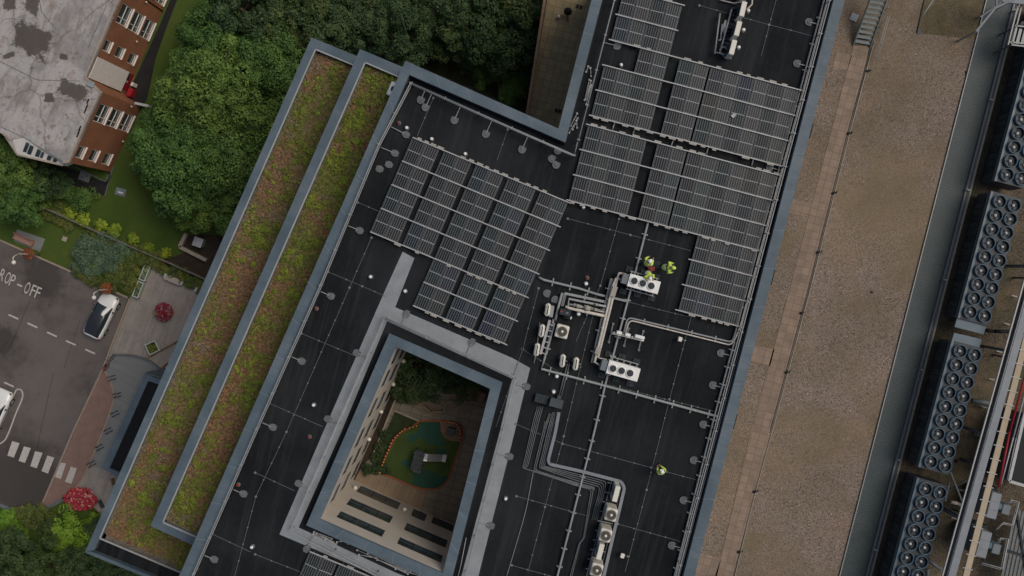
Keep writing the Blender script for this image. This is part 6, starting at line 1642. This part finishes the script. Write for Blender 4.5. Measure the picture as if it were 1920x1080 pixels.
# golden round bushes
for k, (px, s) in enumerate((((133,399),1.0),((157,410),1.1),((188,421),.98),((214,433),1.15),((249,449),.95),((279,464),.78),((311,474),.85))):
    tree('gold', 'round golden bush in the row behind the garden fence, %s from the left' % NUM[k], px, .5, s, k, 'golden bushes behind the fence', 'bush', 'bush')
for k, (px, s) in enumerate((((72,393),.6),((86,400),.6),((100,407),.7),((115,413),.6),((128,420),.7),((107,383),.45),((163,438),.6),((178,445),.8),((192,453),.8),((206,460),.7),((220,466),.8),((234,474),.7))):
    tree('olive', 'low yellow-green hedge plant along the near side of the garden fence', px, .4, s, k*.9, 'hedge plants along the fence', 'hedge plant', 'hedge_plant')
for k, (px, s, lab) in enumerate((((175,475),.9,'broad blue-green spreading bush beside the car park, left part'),((205,478),.8,'broad blue-green spreading bush beside the car park, right part'),((160,490),.62,'blue-green spreading bush nearest the kerb'))):
    tree('blue', lab, px, .8, s, k*2, None, 'bush', 'bush')
tree('bush', 'mid green round bush in front of the blue-green spreading bush', (178,500), .9, .5, 0, None, 'bush', 'bush')
tree('bush', 'dark green small bush right of the blue-green spreading bush', (236,480), .9, .45, 2, None, 'bush', 'bush')
for k, (px, s) in enumerate((((145,508),.7),((160,517),.75),((175,526),.7),((190,534),.7),((215,508),1.1),((235,500),1.2),((232,525),1.2),((215,530),1.0),((248,505),.9),((245,535),.9),((262,478),.9),((275,488),1.0),((292,487),.9),((305,505),.7),((325,510),.8),((345,521),.8),((362,530),.8),((378,537),.7))):
    tree('olive', 'low olive and yellow shrub in the bed between kerb, fence and planked paving', px, .4, s, k*1.3, 'low shrubs around the planked paving', 'shrub', 'shrub')
for k, (px, s, lab) in enumerate((((288,478),.6,'rusty red shrub along the garden fence, upper'),((302,490),.6,'rusty red shrub along the garden fence, lower'))): tree('redb', lab, px, .4, s, k, None, 'shrub', 'shrub')
# courtyard trees
for k, (px, s, lab) in enumerate((((778,690),1.1,'dark green courtyard tree at the upper left, largest'),((815,705),.85,'dark green courtyard tree in the middle of the planting'),((765,722),.8,'dark green courtyard tree against the left wall'),((845,712),.6,'dark green courtyard bush right of the planting'),((872,728),.6,'dark green courtyard bush by the timber store'),((795,725),.7,'dark green courtyard bush above the stone circles'))):
    o = tree('court', lab, px, ZY + 1.4, s, k*1.2, 'courtyard planting', 'tree' if 'tree' in lab else 'bush', 'courtyard_tree' if 'tree' in lab else 'courtyard_bush'); o.location.z = ZY
for k, px in enumerate(((722,880),(706,858),(713,838),(722,815),(705,880),(688,880))):
    o = tree('court', 'small dark shrub in the bed left of the courtyard play area', px, ZY + .3, .24, k, 'shrubs left of the play area', 'shrub', 'shrub'); o.location.z = ZY
# flower bed and planters
t = thing('flower_bed', 'eye-shaped bed of red and pink flowers at the curved kerb', 'flower bed', P(150, 936, 0))
r5 = random.Random(5); fb = [(118,932),(135,918),(150,915),(170,922),(184,940),(172,950),(150,957),(132,954)]; cs = []
while len(cs) < 130:
    x, y = r5.uniform(115,186), r5.uniform(913,958)
    if inside(x, y, fb): c = P(x, y, .3); cs.append((Vector((c.x, c.y, .28)), .2))
mb = MB(); leaf_cloud(mb, cs, 45, .13, None, 0, .8, r5); mb.build('flowers', M['petal'], t)
mb = MB(); mb.prism([XY(x, y, 0) for x, y in fb], 0, .2); mb.build('soil', M['soil'], t)
t = thing('flower_planter', 'round tiered planter of pink and red flowers on the planked paving', 'planter', P(306, 587, 0))
c0 = P(302, 585, .8); mb = MB(); mb.lathe((c0.x+.15, c0.y-.05, 0), [(.35,0),(.55,.5),(.6,.7),(.5,.68),(1e-3,.6)], 20); mb.build('pot', M['terracotta'], t)
mb = MB(); cs = [(Vector((c0.x + .15 + .62*math.cos(a), c0.y + .62*math.sin(a), .62)), .26) for a in [k*.42 for k in range(15)]] + [(Vector((c0.x+.15+.3*math.cos(a), c0.y+.3*math.sin(a), .95)), .3) for a in range(7)]
leaf_cloud(mb, cs, 110, .11, None, 0, .5, r5); mb.build('flowers', M['petal'], t)
mb = MB(); c = P(290,587,1.3); mb.lathe((c.x,c.y,1.0), [(.1,-.4),(.2,.1),(.24,.2),(.19,.2),(.15,.1),(1e-3,.05)], 16); mb.build('top_pot', M['terracotta'], t)
def planter_box(label, c, ang, s, m, fl):
    g = P(*c, .6); t = thing('planter', label, 'planter', Vector((g.x, g.y, 0))); Mx = Matrix.Translation((g.x, g.y, 0)) @ Matrix.Rotation(ang, 4, 'Z')
    mb = MB()
    for sx, sy, w, d in ((0,1,s[0],.1),(0,-1,s[0],.1),(1,0,.1,s[1]-.2),(-1,0,.1,s[1]-.2)):
        mb.mbox(Mx @ Matrix.Translation((sx*(s[0]/2-.05), sy*(s[1]/2-.05), .3)), (w, d, .6), 0, .015)
    mb.build('box', M[m], t)
    mb = MB(); mb.mbox(Mx @ Matrix.Translation((0,0,.26)), (s[0]-.22, s[1]-.22, .5)); mb.build('soil', M['soil'], t)
    cs = [(Mx @ Vector((r5.uniform(-.5,.5)*(s[0]-.35), r5.uniform(-.5,.5)*(s[1]-.35), .55)), .11) for _ in range(int(30*s[0]*s[1]) + 8)]
    mb = MB(); leaf_cloud(mb, cs, 40, .08, None, 0, .7, r5); mb.build('flowers', M[fl], t)
planter_box('square white planter with yellow flowers on the planked paving', (285,652), R(25), (1.05,1.05), 'mint', 'petal_yellow')
planter_box('oblong white planter with pale herbs by the paving edge, upper of two', (270.5,512), R(68), (1.45,.6), 'mint', 'herb_white')
planter_box('oblong white planter with pale herbs by the paving edge, lower of two', (258,543), R(68), (1.5,.6), 'mint', 'herb_white')
# low walls at the entrance
t = thing('entrance_wall', 'curved thin dark wall round the blue-grey entrance paving', 'wall', P(250, 667, 0))
aw = smooth_px([(212,665),(240,665),(265,670),(283,678),(306,697)]); mb = MB()
for a, b in zip(aw, aw[1:]): mb.bar(P(*a, .15)+Vector((0,0,0)), P(*b, .15), .1, .3)
mb.build('wall', M['galv_dark'], t)
mb = MB(); mb.bar(P(279,669,.2), P(332,640,.2), .12, .4); tag(mb.build('low_wall', M['timber']), 'thin brown low wall slanting across the planked paving by the square planter', 'wall')
mb = MB(); mb.bar(P(303,690,.2), P(318,678,.2), .12, .4); tag(mb.build('low_wall', M['timber']), 'short brown low wall at the terrace by the entrance canopy', 'wall')
mb = MB(); q = [P(272,698,2.6), P(308,690,2.6), P(330,715,2.6)]; mb.prism([(v.x, v.y) for v in q], 2.4, 2.6); tag(mb.build('entrance_awning', M['dark_box']), 'dark grey triangular awning above the entrance canopy end', 'awning')
mb = MB(); mb.bar(P(210,897,.3), P(213,909,.3), .12, .6); tag(mb.build('low_wall', M['timber']), 'short brown post wall below the entrance canopy', 'wall')
mb = MB(); mb.bar(P(186,938,.1), P(193,952,.1), .3, .2); tag(mb.build('kerb_block', M['rubber']), 'dark kerb block right of the flower bed', 'block')
# cycle stands and a bicycle
def stand(c, ang, k):
    t = thing('cycle_stand', 'pair of dark cycle hoops on the entrance paving, %s from the top' % NUM[k], 'cycle stand', P(*c, 0), 'cycle stands at the entrance')
    g = P(*c, 0)
    for d in (-.15, .15):
        ca, sa = math.cos(ang), math.sin(ang); o = Vector((-sa*d, ca*d, 0)) + g; x = Vector((ca, sa, 0))
        mb = MB(); mb.tube([o - x*.26, o - x*.26 + Vector((0,0,.5)), o - x*.18 + Vector((0,0,.58)), o + x*.18 + Vector((0,0,.58)), o + x*.26 + Vector((0,0,.5)), o + x*.26], .035, 8); mb.build('hoop', M['rubber'], t)
for k, c in enumerate(((212,708),(222,740),(218,775),(205,807),(189,838),(174,869))): stand(c, R((15,12,25,28,30,28)[k]), k)
t = thing('bicycle', 'bicycle with reddish frame parked at the top of the red brick paving', 'bicycle', P(205, 680, 0))
A = P(211,670,.33); B = P(200,689,.33); A.z = B.z = .34; ax = (A - B).normalized()
for w in (A, B):
    pts = [w + ax*.33*math.cos(a) + Vector((0,0,.33*math.sin(a))) for a in [k*2*math.pi/20 for k in range(21)]]; mb = MB(); mb.tube(pts, .025, 6); o = mb.build('wheel', M['tyre'], t)
    s_ = MB(); 
    for k in range(6): a = k*math.pi/6; d = ax*.31*math.cos(a) + Vector((0,0,.31*math.sin(a))); s_.bar(w - d, w + d, .008, .008)
    s_.build('spokes', M['galv'], o)
mb = MB(); bbk = (A + B)/2 - ax*.05; bbk.z = .3; st = B + ax*.28 + Vector((0,0,.5)); hdp = A - ax*.22 + Vector((0,0,.52))
for p, q in ((B, bbk), (bbk, st), (st, hdp), (hdp, bbk), (B, st), (A, hdp)): mb.tube([p, q], .02, 6)
mb.build('frame', M['dull_red'], t)
sd = Vector((-ax.y, ax.x, 0)); mb = MB(); mb.tube([hdp + Vector((0,0,.12)) - sd*.28 - ax*.1, hdp + Vector((0,0,.14)), hdp + Vector((0,0,.12)) + sd*.28 - ax*.1], .018, 6); mb.build('handlebar', M['black'], t)
mb = MB(); mb.box(st + Vector((0,0,.08)), (.26,.14,.06), math.atan2(ax.y, ax.x), 0, .02); mb.build('saddle', M['black'], t)
mb = MB(); mb.box(B + Vector((0,0,.45)), (.35,.22,.2), math.atan2(ax.y, ax.x), 0, .04); mb.build('pannier', M['dull_red'], t)
# street lamps with flower baskets
def lamp(label, base, head, basket):
    b = P(*base, 0); t = thing('street_lamp', label, 'street lamp', b); hz = 3.9; h = P(*head, hz)
    mb = MB(); mb.tube([b, b + Vector((0,0,3.4))], [.075,.05], 8); mb.build('post', M['cream_dull'], t)
    d = Vector((h.x - b.x, h.y - b.y, 0)); pts = [b + Vector((0,0,3.35)), b + d*.25 + Vector((0,0,3.95)), b + d*.6 + Vector((0,.12,4.1)), Vector((h.x, h.y, hz + .05))]
    mb = MB(); mb.tube(pts, .035, 6); mb.build('arm', M['cream_paint'], t)
    mb = MB(); mb.lathe((h.x, h.y, hz), [(1e-3,-.12),(.16,-.1),(.2,0),(.12,.12),(1e-3,.14)], 14); mb.build('lantern', M['cream_paint'], t)
    mb = MB(); c = P(*basket, 1.9); leaf_cloud(mb, [(Vector((c.x + .28*math.cos(a), c.y + .28*math.sin(a), 1.9)), .28) for a in range(6)], 70, .15, None, 0, .4, r5); mb.build('flower_basket', M['leaf_red'], t)
    mb = MB(); mb.bar(b + Vector((0,0,2.0)), Vector((c.x,c.y,2.0)), .04, .04); mb.build('bracket', M['rubber'], t)
lamp('curved-arm street lamp with red flower basket near the bench', (75,477), (25.6,492), (53,476))
lamp('curved-arm street lamp with faded flower basket at the white car', (219.6,542), (176,558), (199,541))

# ================================================================== VEHICLES
def car(label, c_px, dirpx, L, W, roofmat, name='parked_car', cat='car', tall=1.5):
    g = P(*c_px, .8); g.z = 0.004; d = Vector((dirpx[0], -dirpx[1], 0)).normalized()
    t = thing(name, label, cat, g); Mx = Matrix.Translation(g) @ Matrix.Rotation(math.atan2(d.y, d.x), 4, 'Z')   # +X is forward
    hl, hw = L/2, W/2
    secs = [(-1.0,.66,.42,.78),(-.985,.84,.3,.92),(-.93,.93,.24,.98),(-.75,.99,.2,1.0),(-.4,1.0,.19,.98),(0,1.0,.19,.97),(.35,1.0,.19,.97),(.55,.99,.2,.95),(.75,.96,.22,.88),(.9,.86,.27,.78),(.97,.7,.33,.68),(1.0,.5,.42,.58)]
    vs = []; fs = []
    m = 14
    for x, w, zl, zh in secs:
        for k in range(m):
            q = [(-.9,zl),(-.98,zl+.08),(-1,.55*(zh+zl)),(-.97,zh-.14),(-.9,zh-.04),(-.6,zh+.02),(-.2,zh+.035),(.2,zh+.035),(.6,zh+.02),(.9,zh-.04),(.97,zh-.14),(1,.55*(zh+zl)),(.98,zl+.08),(.9,zl)][k]
            vs.append(Mx @ Vector((x*hl, q[0]*w*hw, q[1])))
    n_ = len(secs)
    for i in range(n_-1):
        for k in range(m): j = (k+1) % m; fs.append([i*m+k, (i+1)*m+k, (i+1)*m+j, i*m+j])
    fs += [[k for k in range(m)], [(n_-1)*m + k for k in range(m)][::-1]]
    mb = MB(); mb.raw(vs, fs, 0, True); mb.build('body', M['car_white'], t)
    # cabin: glasshouse and roof
    gs = [(-.93,.80,.96,.97),(-.84,.80,1.3,.7),(-.7,.83,tall-.05,.69),(-.3,.85,tall,.71),(.0,.85,tall-.03,.71),(.13,.84,tall-.1,.69),(.52,.86,.96,.97)]
    vs = []; fs = []
    for x, wb, zt, kk in gs:
        for k in range(6):
            y, z = [(-wb,.93),(-wb*.985,.96),(-wb*kk*1.06,zt-.02),(wb*kk*1.06,zt-.02),(wb*.985,.96),(wb,.93)][k]; vs.append(Mx @ Vector((x*hl, y*hw, z)))
    for i in range(len(gs)-1):
        for k in range(5): fs.append([i*6+k, (i+1)*6+k, (i+1)*6+k+1, i*6+k+1])
    mb = MB(); mb.raw(vs, fs, 0, True); gl = mb.build('glasshouse', M['car_glass'], t)
    vs = []; fs = []; rs = [(-.8,1.36,.66),(-.7,tall-.03,.7),(-.3,tall+.015,.73),(.0,tall-.01,.73),(.11,tall-.075,.7)]
    for x, z, w in rs:
        for y, dz in ((-1,-.03),(-.9,0),(-.4,.025),(.4,.025),(.9,0),(1,-.03)): vs.append(Mx @ Vector((x*hl, y*w*hw*.93, z + dz)))
    for i in range(len(rs)-1):
        for k in range(5): fs.append([i*6+k, (i+1)*6+k, (i+1)*6+k+1, i*6+k+1])
    mb = MB(); mb.raw(vs, fs, 0, True); mb.build('roof', M[roofmat], t)
    for s in (-1, 1):
        mb = MB()      # roof pillars
        mb.bar(Mx @ Vector((.5*hl, s*.83*hw, .97)), Mx @ Vector((.11*hl, s*.66*hw, tall-.08)), .05, .05); mb.build('pillar', M['car_black'], t)
        mb = MB(); mb.mbox(Mx @ Matrix.Translation((.36*hl, s*(hw+.07), 1.0)), (.14,.2,.13), 0, .04); mb.build('mirror', M['car_black'], t)
        mb = MB(); mb.mbox(Mx @ Matrix.Translation((.9*hl, s*.66*hw, .66)) @ Matrix.Rotation(s*-.35, 4, 'Z'), (.3,.26,.12), 0, .04); mb.build('headlight', M['car_glass'], t)
        mb = MB(); mb.mbox(Mx @ Matrix.Translation((-.95*hl, s*.72*hw, .84)), (.16,.3,.14), 0, .04); mb.build('tail_light', M['red'], t)
        for x in (-.62, .62):
            w = MB(); c = Mx @ Vector((x*hl, s*hw*.9, .33)); ay = (Mx.to_3x3() @ Vector((0,1,0)))
            w.tube([c - ay*.11, c + ay*.11], .33, 18); o = w.build('wheel', M['tyre'], t); w = MB(); w.tube([c + ay*s*.1, c + ay*s*.125], .21, 14); w.build('rim', M['galv'], o)
        mb = MB(); mb.bar(Mx @ Vector((-.5*hl, s*.985*hw, .5)), Mx @ Vector((.5*hl, s*.985*hw, .5)), .03, .1); mb.build('sill_trim', M['car_black'], t)
    mb = MB(); mb.mbox(Mx @ Matrix.Translation((.985*hl, 0, .5)), (.06, hw*1.0, .16), 0, .02); mb.build('grille', M['black'], t)
    mb = MB(); mb.bar(Mx @ Vector((.3*hl,-.3*hw,1.17)), Mx @ Vector((.44*hl,.25*hw,1.04)), .03, .02); mb.build('wiper', M['black'], t)
    return t
car('white hatchback with black roof parked at the planked paving', (189,592), (.43,-.90), 4.15, 1.78, 'car_black')
car('white car cut off by the left frame edge beside the bay outline', (-13,775), (.42,-.91), 4.6, 1.85, 'car_white', tall=1.6)

# ================================================================== SEDUM
def sedum(label, poly, z, n, nclump, seed):
    r = random.Random(seed); pw = [XY(x, y, z) for x, y in poly]; xs = [p[0] for p in pw]; ys = [p[1] for p in pw]
    def pick():
        while True:
            x, y = r.uniform(min(xs), max(xs)), r.uniform(min(ys), max(ys))
            if inside(x, y, pw): return x, y
    mb = MB()
    for _ in range(n):
        x, y = pick(); s = r.uniform(.05,.12)
        for k in range(3):
            a = r.random()*6.28; nrm = Vector((r.gauss(0,.6), r.gauss(0,.6), 1)).normalized(); p = Vector((x + r.gauss(0,.07), y + r.gauss(0,.07), z + r.uniform(.02,.1)))
            u1 = nrm.orthogonal().normalized(); u1 = Matrix.Rotation(a, 3, nrm) @ u1; v1 = nrm.cross(u1)
            mb.face([p - u1*s, p - v1*s*.6, p + u1*s, p + v1*s*.6])
    for _ in range(nclump):
        x, y = pick(); rr = r.choice((.12,.16,.22,.3,.42))
        for _k in range(r.choice((1,1,2,3))):
            cx_, cy_ = x + r.gauss(0, .3), y + r.gauss(0, .3)
            if not inside(cx_, cy_, pw): continue
            leaf_cloud(mb, [(Vector((cx_, cy_, z + .09)), rr*r.uniform(.6,1))], int(16 + 150*rr), .1, None, 1, .9, r)
    o = mb.build('sedum', [M['sedum'], M['sedum_green']]); o['kind'] = 'stuff'; o['label'] = label; o['category'] = 'sedum'
sedum('brown and green sedum carpet on the outer, lower terrace', [(593,98),(200,1000),(345,1066),(420,1000),(500,800),(662,430),(735,240),(668,120)], ZT1 - .5, 15000, 420, 1)
sedum('brown and green sedum carpet on the inner, upper terrace', [(690,124),(313,972),(367,996),(757,160),(750,140)], ZT2 - .5, 9500, 260, 2)

# ================================================================== CAMERA, LIGHT
cam = bpy.data.cameras.new('camera'); co = bpy.data.objects.new('camera', cam); COL.objects.link(co)
co.location = (0, 0, H); co.rotation_euler = (0, 0, 0)
cam.sensor_width = 36; cam.lens = F / 1920 * 36; cam.shift_x = -(CX - 960) / 1920; cam.shift_y = -(540 - CY) / 1920
cam.clip_end = 2000; SC.camera = co
w = bpy.data.worlds.new('World'); SC.world = w; w.use_nodes = True
nt = w.node_tree; bg = nt.nodes['Background']; sky = nt.nodes.new('ShaderNodeTexSky'); sky.sky_type = 'NISHITA'; sky.sun_disc = False
EL, AZ = R(57), R(70)
sky.sun_elevation = EL; sky.sun_rotation = AZ; sky.air_density = 1.0; sky.dust_density = 4.0; sky.ozone_density = 1.0
nt.links.new(sky.outputs[0], bg.inputs[0]); bg.inputs[1].default_value = .07
sun = bpy.data.lights.new('sun', 'SUN'); sun.energy = 1.5; sun.angle = R(36); sun.color = (1, .94, .86)
so_ = bpy.data.objects.new('sun', sun); COL.objects.link(so_)
dv = Vector((math.sin(AZ)*math.cos(EL), math.cos(AZ)*math.cos(EL), math.sin(EL))); so_.rotation_euler = dv.to_track_quat('Z', 'Y').to_euler(); so_.location = dv * 150
SC.view_settings.view_transform = 'Standard'; SC.view_settings.look = 'None'; SC.view_settings.exposure = 0.0; SC.view_settings.gamma = 1
SC.cycles.max_bounces = 5; SC.cycles.diffuse_bounces = 3
